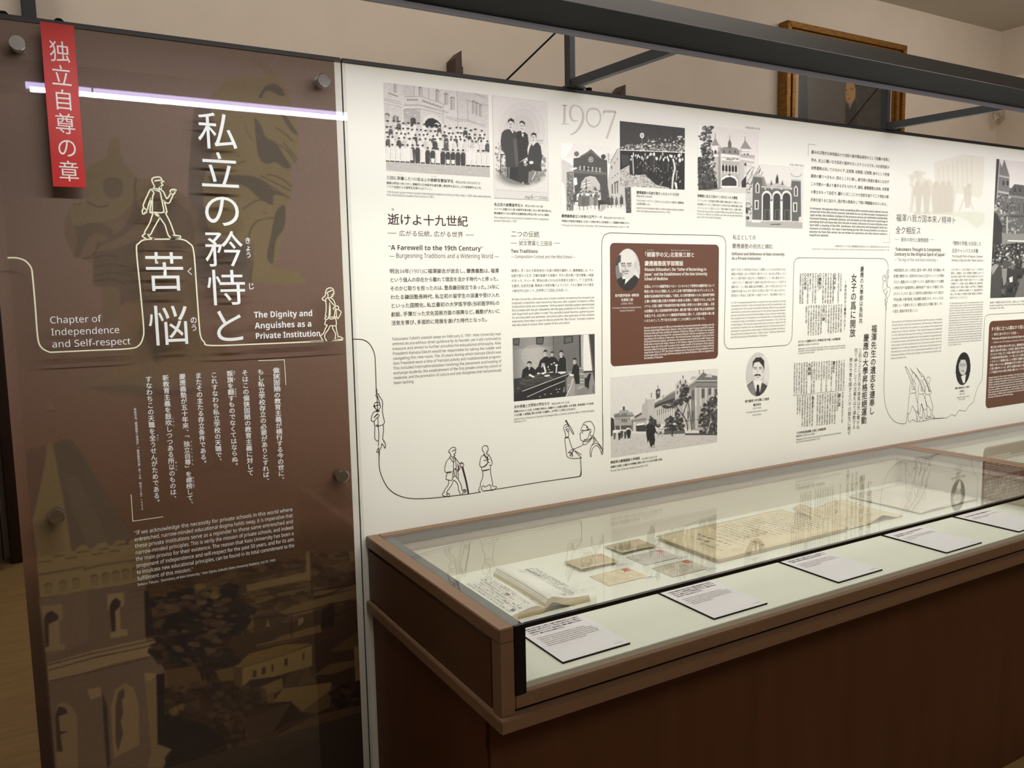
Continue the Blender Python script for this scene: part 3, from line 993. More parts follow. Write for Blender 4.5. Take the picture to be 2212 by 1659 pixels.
mu.speck([(560, 1240), (860, 1230), (850, 1450), (1040, 1480), (960, 1659), (640, 1659), (720, 1480)], 170, 22, [(52, 42, 38), (44, 35, 32), (62, 50, 44), (34, 28, 28)], 0.75, 1.4)
mu.speck([(300, 1220), (400, 1190), (380, 1270), (320, 1290)], 14, 22, [(84, 68, 46), (76, 62, 44)], 0.8)
mu.poly([(200, 960), (260, 950), (260, 1250), (420, 1290), (560, 1330), (720, 1450), (740, 1540), (600, 1600), (300, 1659), (250, 1659), (320, 1520), (210, 1480)], (28, 26, 29), 0.95)
mu.ln([(590, 1560), (740, 1480)], 8, (52, 44, 40))
mu.grain(2.2)
mu.blur(1)
gain = np.interp(rows, [0.5, 1.1, 1.7, 2.25], [2.4, 1.75, 1.35, 1.3])[:, None, None]  # print colour brightened towards its foot, cancelling the falloff of the light
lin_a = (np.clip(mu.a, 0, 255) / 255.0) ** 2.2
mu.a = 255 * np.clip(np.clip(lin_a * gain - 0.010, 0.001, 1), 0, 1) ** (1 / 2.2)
tag(box('lower_print', (-0.797, -0.0006, 0.0), (-0.0216, 0.0, 0.48), mat('lower_print_brown', (56, 44, 38), 0.6), bp), 'dark brown foot of the print')
mu.build('printed_picture', -0.0008, attr_mat('photo_print', 0.6, 0.25), bp, 'brown print of two stone statues, a church spire and a town of roofs')
# ------------------------------------------------------------------ lettering and drawn line on the clear sheet
YL = YA - 0.0006
c2 = lambda x, y: (x * 0.3617, 500 + y * 0.3617)
strip = box('title_strip', (-0.6785, YA - 0.0035, 1.8935), (-0.6145, YA - 0.0006, 2.2385), mat('signal_red', (196, 24, 20), 0.42, spec=0.35), bp, 0.0004)
tag(strip, 'red strip with white characters')
t = Text()
t.column('独立自尊の章', (128, 85), (149.5, 395), 46, YA - 0.0041, 0, 5)
t.build('lettering', mat('strip_white', (246, 236, 234), 0.5), strip)
t = Text()
t.column('私立の矜恃と', (464.5, 239), (499.5, 744), 88, YL, 0, 5)
t.build('title_lettering', ink_w, bp)
t = Text()
t.column('苦', (355, 541), (357.5, 632), 90, YL, 0, 5)
t.column('悩', (363.5, 656), (367, 749), 90, YL, 0, 5)
t.build('title_lettering', ink_w, bp)
t = Text()
t.column('きょう', (535, 512), (537, 558), 13.5, YL, 0.01, 3)
t.build('reading_aid', ink_w, bp)
t = Text()
t.column('じ', (542, 610), (543, 626), 15, YL, 0.01, 3)
t.build('reading_aid', ink_w, bp)
t = Text()
t.column('く', (410, 577), (411, 595), 17, YL, 0.005, 3)
t.build('reading_aid', ink_w, bp)
t = Text()
t.column('のう', (417.5, 683), (420, 716), 15.5, YL, 0.01, 3)
t.build('reading_aid', ink_w, bp)
t = Text()
for s, a, b in (('Chapter of', (107.4, 697.9), (218.8, 696)), ('Independence', (110.3, 724.3), (259, 719.6)), ('and Self-respect', (112, 750.3), (282.9, 744.1))):
    t.line(s, a, b, 20.5, YL, 0, 3)
t.build('chapter_lettering', ink_w, bp)
t = Text()
for s, a, b in (('The Dignity and', (548.7, 686.3), (675.7, 682.7)), ('Anguishes as a', (550.5, 709), (673.8, 706.2)), ('Private Institution', (551.6, 731.5), (692.7, 726.8))):
    t.line(s, a, b, 18, YL, 0, 3, True)
t.build('subtitle_lettering', ink_w, bp)
t = Text()
for s, a, b in (('偏狭固陋の教育主義が横行する今の世に、', (1640, 812), (1690, 1498)), ('もし私立学校存立の必要がありとすれば、', (1552, 820), (1596, 1505)), ('そはこの偏狭固陋の教育主義に対して', (1462, 825), (1497, 1460)), ('叛旗を翻すものでなくてはならぬ。', (1370, 830), (1408, 1415)), ('これすなわち私立学校の天職で、', (1277, 838), (1310, 1388)), ('またその主たる存立条件である。', (1180, 842), (1222, 1402)), ('慶應義塾が五十年来、「独立自尊」を標榜して、', (1085, 848), (1142, 1645)), ('新教育主義を鼓吹しつつある所以のものは、', (985, 855), (1042, 1612)), ('すなわちこの天職を全うせんがためである。', (885, 862), (940, 1635))):
    t.column(s, c2(*a), c2(*b), 14.2, YL, 0.012, 2)
for s, a, b in (('へんきょうこ', (1666, 815), (1674, 912)), ('ろう', (1672, 930), (1675, 955)), ('はん', (1398, 832), (1400, 855)), ('き', (1400, 876), (1401, 890)), ('ひるがえ', (1405, 935), (1409, 990)), ('どくりつじそん', (1140, 1245), (1152, 1400)), ('ひょうぼう', (1152, 1465), (1160, 1535)), ('こすい', (1032, 1105), (1038, 1168)), ('ゆえん', (1050, 1370), (1056, 1432)), ('まっと', (940, 1212), (944, 1250))):
    t.column(s, c2(*a), c2(*b), 4.4, YL, 0.01, 1)
t.build('quotation_lettering', ink_w, bp)
t = Text()
t.column('板倉卓造「慶應義塾の寄宿舎」『慶應義塾学報』第70号 明治36年(1903)', (292, 881), (307.5, 1106), 6.2, YL, 0, 1)
t.build('credit_lettering', ink_w, bp)
t = Text()
t.para(['“If we acknowledge the necessity for private schools in this world where', 'entrenched, narrow-minded educational dogma holds sway, it is imperative that', 'these private institutions serve as a rejoinder to those same entrenched and', 'narrow-minded principles. This is verily the mission of private schools, and indeed', 'the main proviso for their existence. The reason that Keio University has been a', 'proponent of independence and self-respect for the past 50 years, and for its aim', 'to inculcate new educational principles, can be found in its total commitment to the', 'fulfillment of this mission.”'], (289.4, 1155.9), (632, 1103.5), (297.3, 1254.3), 11.8, YL, 0, 2)
t.line('Itakura Takuzo, “Dormitory of Keio University,” Keio Gijuku Gakuhō (Keio University Bulletin), Vol.70, 1903', (297.3, 1267), (595, 1211), 7.6, YL, 0, 1)
t.build('quotation_lettering', ink_w, bp)

ik = Ink()
LW = 0.0031
C = crop(0, 500, 0.3617)
ik.wall(C([(45, 157), (100, 158), (150, 175), (185, 215), (195, 270), (210, 440), (225, 630), (245, 690), (290, 718), (330, 720), (550, 710), (770, 700), (830, 680), (855, 630), (857, 560), (836, 330), (815, 110), (830, 70), (870, 48), (980, 46), (1080, 46), (1130, 70), (1157, 120), (1174, 340), (1190, 560), (1200, 630), (1220, 660), (1260, 681), (1550, 672), (1932, 655)]), LW, YL)
ik.wall(C([(1543, 772), (1698, 766), (1708, 917)]), 0.0015, YL, False)
ik.wall(crop(0, 1059, 0.3617)([(783, 25), (793, 185), (975, 158)]), 0.0015, YL, False)
ik.build('drawn_line', ink_c, bp)
SF = 0.0029
ik = Ink()
C = crop(290, 370, 0.09646)
for P in ([(455, 330), (425, 280), (395, 200), (420, 150), (500, 128), (570, 132), (605, 160), (622, 205), (660, 228), (600, 245)],
          [(455, 222), (500, 208), (600, 200)], [(605, 245), (615, 280), (640, 310), (605, 325), (605, 350), (575, 370)],
          [(460, 320), (435, 370), (440, 395), (560, 420), (560, 365), (600, 360), (600, 425)], [(445, 375), (545, 400)],
          [(430, 400), (360, 410), (300, 530), (240, 660), (200, 790), (290, 870)], [(360, 410), (420, 450), (440, 500), (415, 550), (405, 700), (400, 905), (350, 900), (385, 610), (330, 720), (295, 865)],
          [(430, 410), (500, 430), (580, 465), (600, 560), (640, 760), (650, 918), (425, 915)], [(600, 425), (650, 450), (700, 560), (735, 610), (790, 540), (815, 480)],
          [(815, 490), (805, 440), (840, 410), (900, 405), (940, 425), (910, 440), (865, 440), (910, 460), (900, 500), (860, 515), (815, 490)],
          [(870, 525), (830, 620), (790, 700), (740, 715), (695, 690), (660, 645), (700, 780), (730, 920), (680, 915)],
          [(205, 825), (180, 890), (190, 950), (225, 955), (240, 920), (270, 930), (280, 890), (255, 860)],
          [(425, 920), (390, 1030), (350, 1150), (290, 1260), (230, 1370), (240, 1400), (180, 1450), (280, 1520)], [(450, 950), (520, 1000), (570, 1030), (520, 1130), (430, 1290), (360, 1420), (310, 1410), (340, 1470), (400, 1500), (455, 1505), (400, 1520)],
          [(570, 1030), (640, 1130), (690, 1210), (730, 1340), (770, 1450), (795, 1460), (810, 1515), (860, 1515), (960, 1505), (1030, 1490), (1030, 1450), (960, 1440), (890, 1435), (870, 1420)], [(690, 920), (760, 1050), (820, 1180), (870, 1320), (910, 1430)], [(455, 945), (520, 960), (570, 1020)]):
    ik.wall(C(P), SF, YL)
ik.build('line_drawing', ink_c, bp, 'white outline of a walking student in a cap')
ik = Ink()
C = crop(670, 610, 0.08439)
for P in ([(385, 480), (310, 430), (340, 380), (385, 340), (400, 240), (430, 170), (500, 140), (570, 155), (605, 210), (600, 255), (615, 285), (560, 310), (590, 330), (570, 360), (545, 350), (545, 400)],
          [(600, 190), (540, 210), (440, 260), (440, 290), (460, 320), (455, 390), (520, 480), (640, 620)], [(460, 390), (540, 400), (600, 460), (640, 560), (640, 620)],
          [(455, 395), (400, 430), (410, 600), (405, 760), (390, 850), (420, 870), (375, 910), (400, 950), (450, 930), (480, 860), (490, 720), (500, 510), (515, 700), (510, 860)], [(490, 880), (500, 930), (560, 935), (640, 915), (660, 880), (600, 890), (510, 885)],
          [(600, 700), (590, 660), (630, 640), (660, 690), (620, 700)], [(640, 620), (690, 600), (730, 640), (710, 690), (660, 690)], [(640, 700), (630, 800), (610, 880)], [(665, 700), (670, 800), (680, 880), (710, 925), (760, 850), (790, 780), (780, 740), (725, 695)],
          [(405, 955), (375, 1075), (435, 1095), (390, 1180), (340, 1300), (270, 1365), (285, 1420), (330, 1495)], [(650, 900), (665, 1100), (515, 1110), (470, 1200), (375, 1330), (370, 1420), (320, 1420), (390, 1440), (430, 1495), (650, 1470)], [(570, 1115), (580, 1190), (650, 1320), (645, 1460), (740, 1460), (840, 1445), (800, 1410), (740, 1385), (700, 1410)], [(660, 1100), (680, 1240), (715, 1370)]):
    ik.wall(C(P), SF * 0.85, YL)
ik.wall(C([(330, 1495), (0, 1508)]), LW, YL, False)
ik.wall(C([(430, 1495), (835, 1474)]), LW, YL, False)
ik.build('line_drawing', ink_c, bp, 'white outline of a walking woman with a bag')
# ------------------------------------------------------------------ printed texts of the white panel
YP = -0.0004


def block(name, m, lines=(), paras=(), label=None):
    t = Text()
    for L in lines:
        s, a, b, em = L[:4]
        kw = L[4] if len(L) > 4 else {}
        t.line(s, a, b, em, YP, **kw)
    for p in paras:
        kw = p[5] if len(p) > 5 else {}
        t.para(p[0], p[1], p[2], p[3], p[4], YP, **kw)
    return t.build(name, m, wpn, label)


B = dict(bold=0.014)
H3 = dict(res=3)
HV = dict(heavy=True)
block('photo_caption', ink_k, [
    ('三田に到着した100名以上の朝鮮官費留学生', (835.1, 386.2), (980, 395), 8.4, B),
    ('明治28年(1895)5月1日', (984, 395.5), (1037.7, 398.4), 6.2),
    ('とう ちゃく', (858, 378), (872, 379), 2.6, dict(res=1)), ('ちょうせん', (931, 382), (944, 383), 2.6, dict(res=1)),
    ('義塾は明治14年(1881)、朝鮮初の日本留学生兪吉濬と柳定秀を迎えた。その後朝鮮をはじめ、', (835, 396.5), (1041.8, 408.7), 6.2, dict(bold=0.008)),
    ('アジア各国からの留学生を受け入れていく。', (835.6, 405.5), (934.6, 410.6), 6.2, dict(bold=0.008)),
    ('100 Korean government-funded international students arriving in Mita, May 1, 1895. Keio welcomed the', (836.2, 415.5), (1060.8, 428.2), 6.4),
    ('first international student from Korea in 1881.', (835.6, 422.8), (938.7, 428), 6.4)])
block('heading', ink_d, [('逝けよ十九世紀', (837, 482.5), (1011.4, 488), 26, dict(bold=0.010, res=4)), ('ゆ', (845, 455), (852, 455), 7, dict(res=2))])
block('subheading', ink_d, [('―', (837, 507.5), (857, 508), 13), ('広がる伝統、広がる世界', (862, 508.2), (1001, 512.3), 13.6, H3), ('―', (1006, 511.6), (1024, 512), 13)])
block('heading', ink_d, [('“A Farewell to the 19th Century”', (838.9, 538.5), (1044, 542.6), 14.6, dict(heavy=True, res=3))])
block('subheading', ink_d, [('— Burgeoning Traditions and a Widening World —', (841.6, 556), (1077.6, 558.8), 14, H3)])
block('paragraph', ink_k, [], [(['明治34年(1901)に福澤諭吉が逝去し、慶應義塾は、福澤', 'という個人の存在から離れて理念を活かす時代へと移った。', 'そのかじ取りを担ったのは、塾長鎌田栄吉であった。24年に', 'わたる鎌田塾長時代、私立初の留学生の派遣や受け入れ', 'といった国際化、私立最初の大学医学部(当初医学科)の', '創設、手薄だった文化芸術方面の振興など、義塾が大いに', '活気を帯び、多面的に発展を遂げた時代となった。'], (841, 589.2), (1078, 589.5), (846, 702), 11.2, dict(bold=0.010, res=2))])
block('paragraph', ink_k, [], [(['Fukuzawa Yukichi passed away on February 3, 1901. Keio University had', 'entered an era without direct guidance by its founder, yet it still continued to', 'treasure and aimed to further actualize his educational philosophy. Keio', 'President Kamata Eikichi would be responsible for taking the rudder and', 'navigating this new route. The 24 years during which Kamata Eikichi was', 'Keio President were a time of frenzied activity and multidirectional progress.', 'This included internationalization involving the placement and hosting of', 'exchange students; the establishment of the first private university school of', 'medicine; and the promotion of culture and arts disciplines that had previously', 'been lacking.'], (847, 733.8), (1081.8, 725), (850.8, 830), 8.6, dict(res=2))])
block('photo_caption', ink_k, [
    ('私立初の給費留学生ら', (1067.5, 444.5), (1130.5, 446.7), 7.8, B), ('明治34年(1901)頃', (1134, 447), (1172.8, 448.3), 5.8),
    ('ドイツに派遣された第1回留学生青木徹二(左)と神戸寅次郎(中)。', (1067.5, 453.4), (1193, 458), 5.6, dict(bold=0.008)),
    ('教員養成のための留学生派遣制度は明治32年(1899)に創設。', (1067.5, 462), (1188, 466.7), 5.6, dict(bold=0.008)),
    ('First dispatched international students from a Japanese', (1067.5, 471.6), (1185.5, 475.7), 6), ('private institution, c.1901.', (1067.5, 478.4), (1117.7, 480.3), 6)])
block('heading', ink_d, [('二つの伝統', (1103.6, 510.6), (1165.5, 511.4), 14.5, H3)])
block('subheading', ink_d, [('―', (1103.6, 528.6), (1117, 528.6), 11), ('試文褒賞と三田派', (1121, 529.8), (1193, 529.8), 11.4), ('―', (1197, 528.6), (1210, 528.6), 11), ('し ぶん ほう しょう', (1123, 518.3), (1158, 518.3), 3.2, dict(res=1))])
block('heading', ink_d, [('Two Traditions:', (1104, 546), (1163.3, 546.6), 10.6, HV)])
block('subheading', ink_d, [('— Composition Contest and the Mita School —', (1104, 557.5), (1243.3, 558), 9.6)])
block('paragraph', ink_k, [], [(['福澤は、良く伝わる実用本位の文章の教育を重視した。慶應義塾には、その', '伝統が脈々と生き、文章を鍛錬する授業や、作文の腕を競う「試文褒賞」の制度', 'があった。その一方、明治43年(1910)永井荷風を主幹として「三田文学」', 'を創刊、反自然主義、耽美派の作家が集うようになり、それに触発された塾生', 'の新世代も加わって、文学界に「三田派」を形成した。'], (1104, 586.8), (1282.6, 586.8), (1105.5, 631.3), 7.2)])
block('paragraph', ink_k, [], [(['At Keio University, there was once a lively tradition of teaching the eloquent yet', 'pragmatic composition style favored by Fukuzawa, with a system of classes to refine', 'compositional skills and a competitive “Writing Award” whereby students demonstrated', 'their prowess with the pen. Meanwhile, Mita Bungaku published its first edition in 1910,', 'with Nagai Kafū as its editor-in-chief. This periodical would become a gathering point', 'for anti-naturalists and aesthetes, who joined with a new generation of Keio students', 'inspired by these ideas to give the literary world the “Mita School.” Energetic progress', 'was also made in various other aspects of arts and culture.'], (1105.5, 648.4), (1283.7, 645), (1106.3, 704.5), 6.6)])
block('photo_caption', ink_k, [
    ('永井荷風と文学科の学生たち', (1110.4, 881.4), (1187.4, 874.6), 7.8, B), ('明治44年(1911)2月', (1191.5, 874.3), (1230.3, 871), 5.6),
    ('荷風は右から2人目。大学部文学科は、森鷗外と上田敏を顧問、永井荷風、馬場孤蝶、戸川秋骨、', (1110.4, 890.3), (1284.6, 873.8), 5.6, dict(bold=0.008)),
    ('小山内薫、小宮豊隆、野口米次郎らを講師に、文学界に「三田派」を生み出す。', (1110.4, 898.2), (1245.2, 885.4), 5.6, dict(bold=0.008)),
    ('Scene from a lecture on literature by Nagai Kafū, a novelist and the editor of Mita Bungaku,', (1110.4, 906.6), (1284.6, 889.5), 5.8), ('February 1911.', (1110.4, 913), (1138, 910.7), 5.8)])
block('photo_caption', ink_k, [
    ('慶應義塾創立50年祭の正門アーチ', (1213, 469), (1300.9, 472), 7.4, B), ('明治40年(1907)4月21日', (1304.4, 472), (1349.7, 474), 5.4),
    ('早稲田大学総長大隈重信らを招いて式典を挙行。記念事業として図書館が建築された。', (1213, 479.4), (1361.4, 483.5), 5.4, dict(bold=0.008)),
    ("Front gate arch during Keio University's 50th anniversary celebrations, April 21, 1907.", (1213, 488), (1360.6, 492.4), 5.6)])
block('photo_caption', ink_k, [
    ('慶應義塾の伝統行事だったカンテラ行列', (1375, 418.4), (1466.6, 423), 7.2, B), ('明治38年(1905)頃', (1375, 425.7), (1408.3, 426.8), 5.2),
    ('アメリカのトーチライト・プロセッションにならって始まり、福澤独自', (1375, 435.4), (1477.2, 440), 5.4, dict(bold=0.008)), ('の名物行事だった。', (1375, 442.2), (1405.3, 443.6), 5.4, dict(bold=0.008)),
    ('Scene from the Kantelaar March, a Keio student tradition modeled', (1375, 451), (1477.2, 455.5), 5.6), ('after torchlight processions in the US, c.1905.', (1375, 457.4), (1448.2, 460.8), 5.6)])
block('date_caption', ink_k, [('大正4年(1915)', (1610, 277.3), (1642, 280.6), 5.6)])
block('date_caption', ink_k, [('大正14年(1925)', (1705, 358), (1736.5, 359.5), 5.4)])
block('photo_caption', ink_k, [('図書館に並ぶ三田のシンボルだった大講堂', (1506.5, 426), (1593.3, 429.4), 7, B)], [
    (['アインシュタイン来日講演や慶應小劇場の演劇公演などの舞台となった', '収容規模のホールで、二階席を含めて2,000人を収容。関東大震災の前後', 'とで、バルコニーに2体のユニコーン像が設置がされた。空襲で焼失。'], (1506.5, 436), (1604, 439), (1506, 451), 5.2, dict(full=True)),
    (['The Grand Lecture Hall, a symbol of Mita along with the library until', 'its loss in a 1945 air raid. Before and after the façade remodeling', 'due to the Great Kantō Earthquake.'], (1506, 458.4), (1604, 461.4), (1506, 470.5), 5.2)])
# --- box in brown
W_ = 0
box_m = mat('box_brown', (104, 68, 54), 0.55)


def round_box(a, b, r_px, y, depth, name, m, parent):
    """Rounded rectangle from photo corner a (top-left) to b (bottom-right)."""
    A, Bq = wp(*a, y), wp(*b, y)
    x0, x1, z1, z0 = A[0], Bq[0], A[2], Bq[2]
    r = abs(wp(a[0] + r_px, a[1], y)[0] - x0)
    P = []
    for cx, cz, t0 in ((x1 - r, z1 - r, 0), (x0 + r, z1 - r, 90), (x0 + r, z0 + r, 180), (x1 - r, z0 + r, 270)):
        for k in range(9):
            t = math.radians(t0 + k * 11.25)
            P.append((cx + r * math.cos(t), y, cz + r * math.sin(t)))
    return MB().prism(P, (0, depth, 0)).build(name, m, parent)


tb = round_box((1317.6, 524.5), (1551, 774), 9, -0.0004, 0.0003, 'text_box', box_m, wpn)
tag(tb, 'brown box with the portrait of a bald man and white text')
ink_b = mat('box_white', (236, 230, 222), 0.5)


def bxt(name, lines=(), paras=()):
    o = block(name, ink_b, lines, paras)
    o.parent = tb
    o.location = (0, 0, 0)
    return o


YP = -0.0008
bxt('box_heading', [('「細菌学の父」北里柴三郎と', (1392.3, 554), (1500.4, 554.6), 11.6, B), ('慶應義塾医学部開設', (1392.3, 573), (1476.2, 573.3), 11.6, B), ('さいきん', (1397, 541.5), (1413, 541.7), 3, dict(res=1)), ('きたさと しばさぶろう', (1449, 541.7), (1492, 542), 3, dict(res=1)),
             ('Kitasato Shibasaburō, the “Father of Bacteriology in', (1392.3, 585), (1525.9, 585), 9.2, HV), ('Japan,” and the Establishment of the Keio University', (1392, 595.3), (1528, 594.8), 9.2, HV), ('School of Medicine', (1392, 605.3), (1442.7, 605.4), 9.2, HV)])
bxt('box_text', [], [(['北里は、ドイツの細菌学者ロベルト・コッホのもとで世界的な細菌学者となって', '明治25年(1892)に帰国した。しかし日本で研究環境を得られずにいたところ、', '福澤が伝染病研究所を建設して提供。また研究費持続のために結核専門病院', '土筆ヶ岡養生園(北里大学病院の前身)も用意して経営させた。大正3年', '(1914)、北里に無断で突如研究所が東大附属に移管された事件に抗議し、北里', 'は全職員と共に伝染病研究所を辞め、養生園で蓄えた資金で私立北里研究所', 'を創立する。大正6年(1917)義塾医学部開設に際して、北里は福澤の恩に報', 'いるためとして、門下生を引き連れてこれを牽引したのであった。'], (1392, 621.3), (1543.7, 619.7), (1391.2, 695.8), 7.2, B)])
bxt('box_text', [], [(['Kitasato returned to Japan in 1892 as an internationally-renowned scientist after studying under the', 'German bacteriologist Robert Koch. However, when a lack of support in Japan stymied his research,', 'Fukuzawa built and made available the Institute of Infectious Diseases for Kitasato’s use. Fukuzawa', 'furthermore laid the groundwork for, and entrusted Kitasato with the management of, a hospital', 'specializing in the treatment of tuberculosis. This institution became Tsukushigaoka Yōjōen (forerunner', 'of Kitasato University Hospital), and thanks to the sustained research funding it provided, Kitasato was', 'finally able to return to his studies. However, in 1914, Kitasato resigned from the Institute of Infectious', 'Diseases along with all the staff, in protest of the sudden transfer of his Institute to Tokyo Imperial', 'University without his having been consulted. He then established the private Kitasato Institute with funds', 'raised by the Yōjōen. In 1917, the School of Medicine was in the process of being established, and he', 'and the apprentices he brought with him would join the School of Medicine of Keio in repayment for', 'the kindness of Fukuzawa.'], (1391.2, 710), (1542.8, 703.3), (1391.2, 776), 6.2, dict(heavy=True))])
bxt('box_caption', [('初代医学部長・病院長', (1328.6, 640.5), (1380.6, 640.5), 6.8, B), ('北里柴三郎', (1341.5, 650), (1367.7, 650), 6.8, B), ('(1853-1931)', (1342, 657.6), (1367.5, 657.6), 5.6), ('First Dean of Medicine/Hospital Director', (1323, 666.5), (1385.8, 665.8), 5), ('Kitasato Shibasaburō', (1338.8, 672.8), (1370.9, 672), 5)])
YP = -0.0004
block('heading', ink_d, [('私立としての', (1582.8, 516.8), (1633, 517.3), 11.4), ('慶應義塾の抵抗と順応', (1581.7, 536), (1669.2, 536.5), 11.4)])
block('heading', ink_d, [('Defiance and Deference of Keio University', (1580.6, 551.2), (1694.7, 552.3), 8.6, HV), ('As a Private Institution', (1580.6, 561), (1643.2, 561.4), 8.6, HV)])
block('paragraph', ink_l, [], [(['国が「大学」の法的地位を私立にも規定したのは大正9年(1920)。', '義塾は早稲田と共に大学認可の第1号となり、他の私立学校もこれに', '続いた。官学(現在の国立大)との格差是正として一般に歓迎されたこ', 'の動きに対して、義塾内部では教育の独立性が失われるとして反対する', '運動が起こった。実際、義塾は認可申請時に、日本の大学史上初の女子入学', '全面許可を盛り込んだが、認可と引き換えに取り下げに追い込まれた。', '官学並みの地位は、文部行政への追従でもあり、「苦き勝利」であった。'], (1580, 585), (1698.8, 584.4), (1579.5, 641), 6.4, dict(full=True))])
block('paragraph', ink_l, [], [(['In 1920, the Japanese government recognized the legal standing of private', 'educational institutions. Keio and Waseda became the first universities to be', 'accredited, with other private universities following. While this was popularly', 'welcomed as a move that compensated for the existing disparities between', 'private institutions and government colleges (today’s national universities),', 'Keio students were not receptive to the imminent loss of independence that', 'it seemed to imply, and initiated an opposition movement. In fact, Keio had', 'created Japan’s first gender-equal admissions process to allow the full', 'enrollment of women, but was ultimately forced to withdraw this plan in', 'exchange for government authorization. Achieving equivalent standing to', 'the government colleges was thus a “bitter victory,” involving subservience', 'with the bureaucracy of the Ministry of Education.'], (1579.5, 655.8), (1697.6, 652.2), (1578.3, 730.9), 5.8)])
block('portrait_caption', ink_k, [('歴代最長24年在職した塾長', (1609.3, 870), (1661.5, 863.2), 6.4, B), ('鎌田栄吉', (1627, 877), (1643.9, 875.3), 6, B), ('(1857-1934)', (1625.8, 884), (1644.5, 882.3), 4.8), ('The longest-serving Keio President', (1612.2, 893.2), (1658, 887), 4.8), ('Kamata Eikichi', (1625.3, 898.6), (1644.3, 896), 4.8)])
block('photo_caption', ink_k, [
    ('開設時の慶應義塾大学病院', (1318.9, 1000.6), (1382.2, 993.3), 7, B), ('大正9年(1920)11月', (1385.8, 992.7), (1419.7, 988.8), 5.2),
    ('信濃町に完成した最初の大学病院。昭和20年(1945)5月の空襲で全焼。', (1318.9, 1009.6), (1432, 995), 5.4, B), ('Pre-war Keio University Hospital, November 1920', (1318.9, 1018.2), (1399.8, 1007.8), 5.6)])
block('paragraph', ink_k, [], [(['顧みれば我が日本帝国は十九世紀の後半期以来孜々として各種の改革に', '努め、史上に類いなき長足の進歩をなしたりといえども、なお前世紀の', '余弊遺物は決して少なからず。旧思想、旧制度、旧習慣、紛々として朽骨', '腐肉の厭うべきもの、到るところに堆し。新文明の発達を図るにはまず', 'この汚物の一掃より着手せざるべからず。諸君、慶應義塾は由来、文明軍', 'の勇士をもって自任す。願わくばここに十九世紀を送りて二十世紀の新', '天地を迎うるに当たり、我が党の抱負をして特に明確雄大ならしめよ。'], (1753, 331.4), (1922.4, 348.3), (1750, 434.4), 8.6, dict(bold=0.010))])
block('paragraph', ink_k, [], [(['In retrospect, the Japanese Empire made unremitting efforts towards various reforms from the', 'second half of the 19th century onwards. And while we can say that on paper it progressed in', 'rapid strides, the insidious vestiges of the previous century are ultimately considerable.', 'Outdated thinking, outmoded systems, and old habits are the abhorrent scatterings of', 'putrefying flesh and bones that form this pile of waste. Cultivation of a new civilization must', 'start with a cleaning of this filth. Gentlemen, Keio University will distinguish itself as a', 'champion of civilization. Our hope is that having put the 19th century behind us in order to', 'welcome the fresh 20th century, we can further our aspirations and allow them to achieve a', 'magnificent splendor.'], (1749.5, 452), (1918, 460.4), (1748.3, 509.8), 6.4, dict(heavy=True))])
block('credit_lettering', ink_l, [('林毅陸「逝けよ十九世紀」 慶應義塾世紀送迎会における演説 明治33年(1900)12月31日', (1804, 533.7), (1921, 535), 4.6), ('Hayashi Kiroku, “A Farewell to the 19th Century,” speech at the celebration for sending off and receiving the new century, December 31, 1900', (1754, 538.8), (1921, 541.7), 4)])
block('heading', ink_d, [('福澤ハ我ガ国本来ノ精神ト', (1935.6, 478.2), (2065, 480.7), 17.5, H3), ('全ク相反ス', (1934.4, 504.3), (1989.4, 504.3), 17.5, H3)])
block('subheading', ink_l, [('―', (1933.2, 520), (1941, 520), 9), ('戦争の時代と慶應義塾', (1946, 521.9), (2006, 522.2), 10.2), ('―', (2009, 520.4), (2017.2, 520.4), 9)])
block('heading', ink_d, [('“Fukuzawa’s Thought Is Completely', (1932.7, 542.4), (2032.6, 542.4), 10, HV), ('Contrary to the Original Spirit of Japan”', (1932, 552.5), (2042.5, 553.2), 10, HV)])
block('subheading', ink_l, [('— The Age of War and Keio University —', (1932, 564), (2028, 564.6), 9)])
block('paragraph', ink_k, [], [(['林毅陸塾長、続く小泉信三塾長の時代、教育・研究機能の再', '配置が構想され、昭和9年(1934)に日吉キャンパスが開設', 'された。義塾は大いに活気づいたが、福澤を原点とする義塾', 'の教育方針や福澤思想は、戦時体制下で徐々に不適切と見な', 'されるようになる。国による諸学校の統廃が進められた。塾生は', '「学徒出陣」や勤労動員、学童疎開に動員された。キャンパスは', '空襲によって廃墟と化した。義塾は存立の危機に陥り、多く', 'の塾生・塾員が命を落とした。'], (1930.8, 586.3), (2040, 586.3), (1927.9, 675.5), 7.6)])
block('paragraph', ink_l, [], [(['During the era of President Hayashi Kiroku and his successor, President', 'Koizumi Shinzō, a plan was formulated to shift the focus of Mita toward', '“research”, which led to the creation of a new campus in the suburbs that', 'would serve as a hub for “education.” Thus, Hiyoshi Campus was established', 'in 1934. Although Keio was now thriving, its educational policies and', 'Fukuzawa’s philosophy gradually came to be regarded as inappropriate by', 'the wartime regime. Government policy forced drastic change upon the', 'school system, and Keio students were cast to the sites of industry by forced', 'enlistment into the military, mobilization in their home, and the evacuations of', 'the elementary school. All of the campuses were gutted by air raids. The', 'continued existence of Keio was in danger, and many Keio students and', 'alumni lost their lives.'], (1926.7, 696.7), (2035.7, 691.4), (1924, 776.3), 5.4)])
block('heading', ink_d, [('「理想の学園」を目指した', (2056.7, 529), (2120, 530.3), 10), ('日吉キャンパスの多難', (2056.2, 545.3), (2113, 545.8), 10)])
block('heading', ink_d, [('The Fraught Path of Hiyoshi Campus', (2056.2, 555.7), (2123, 556.6), 7), ('Aiming to Become the “Ideal Campus.”', (2055.7, 564), (2126, 565.3), 7)])
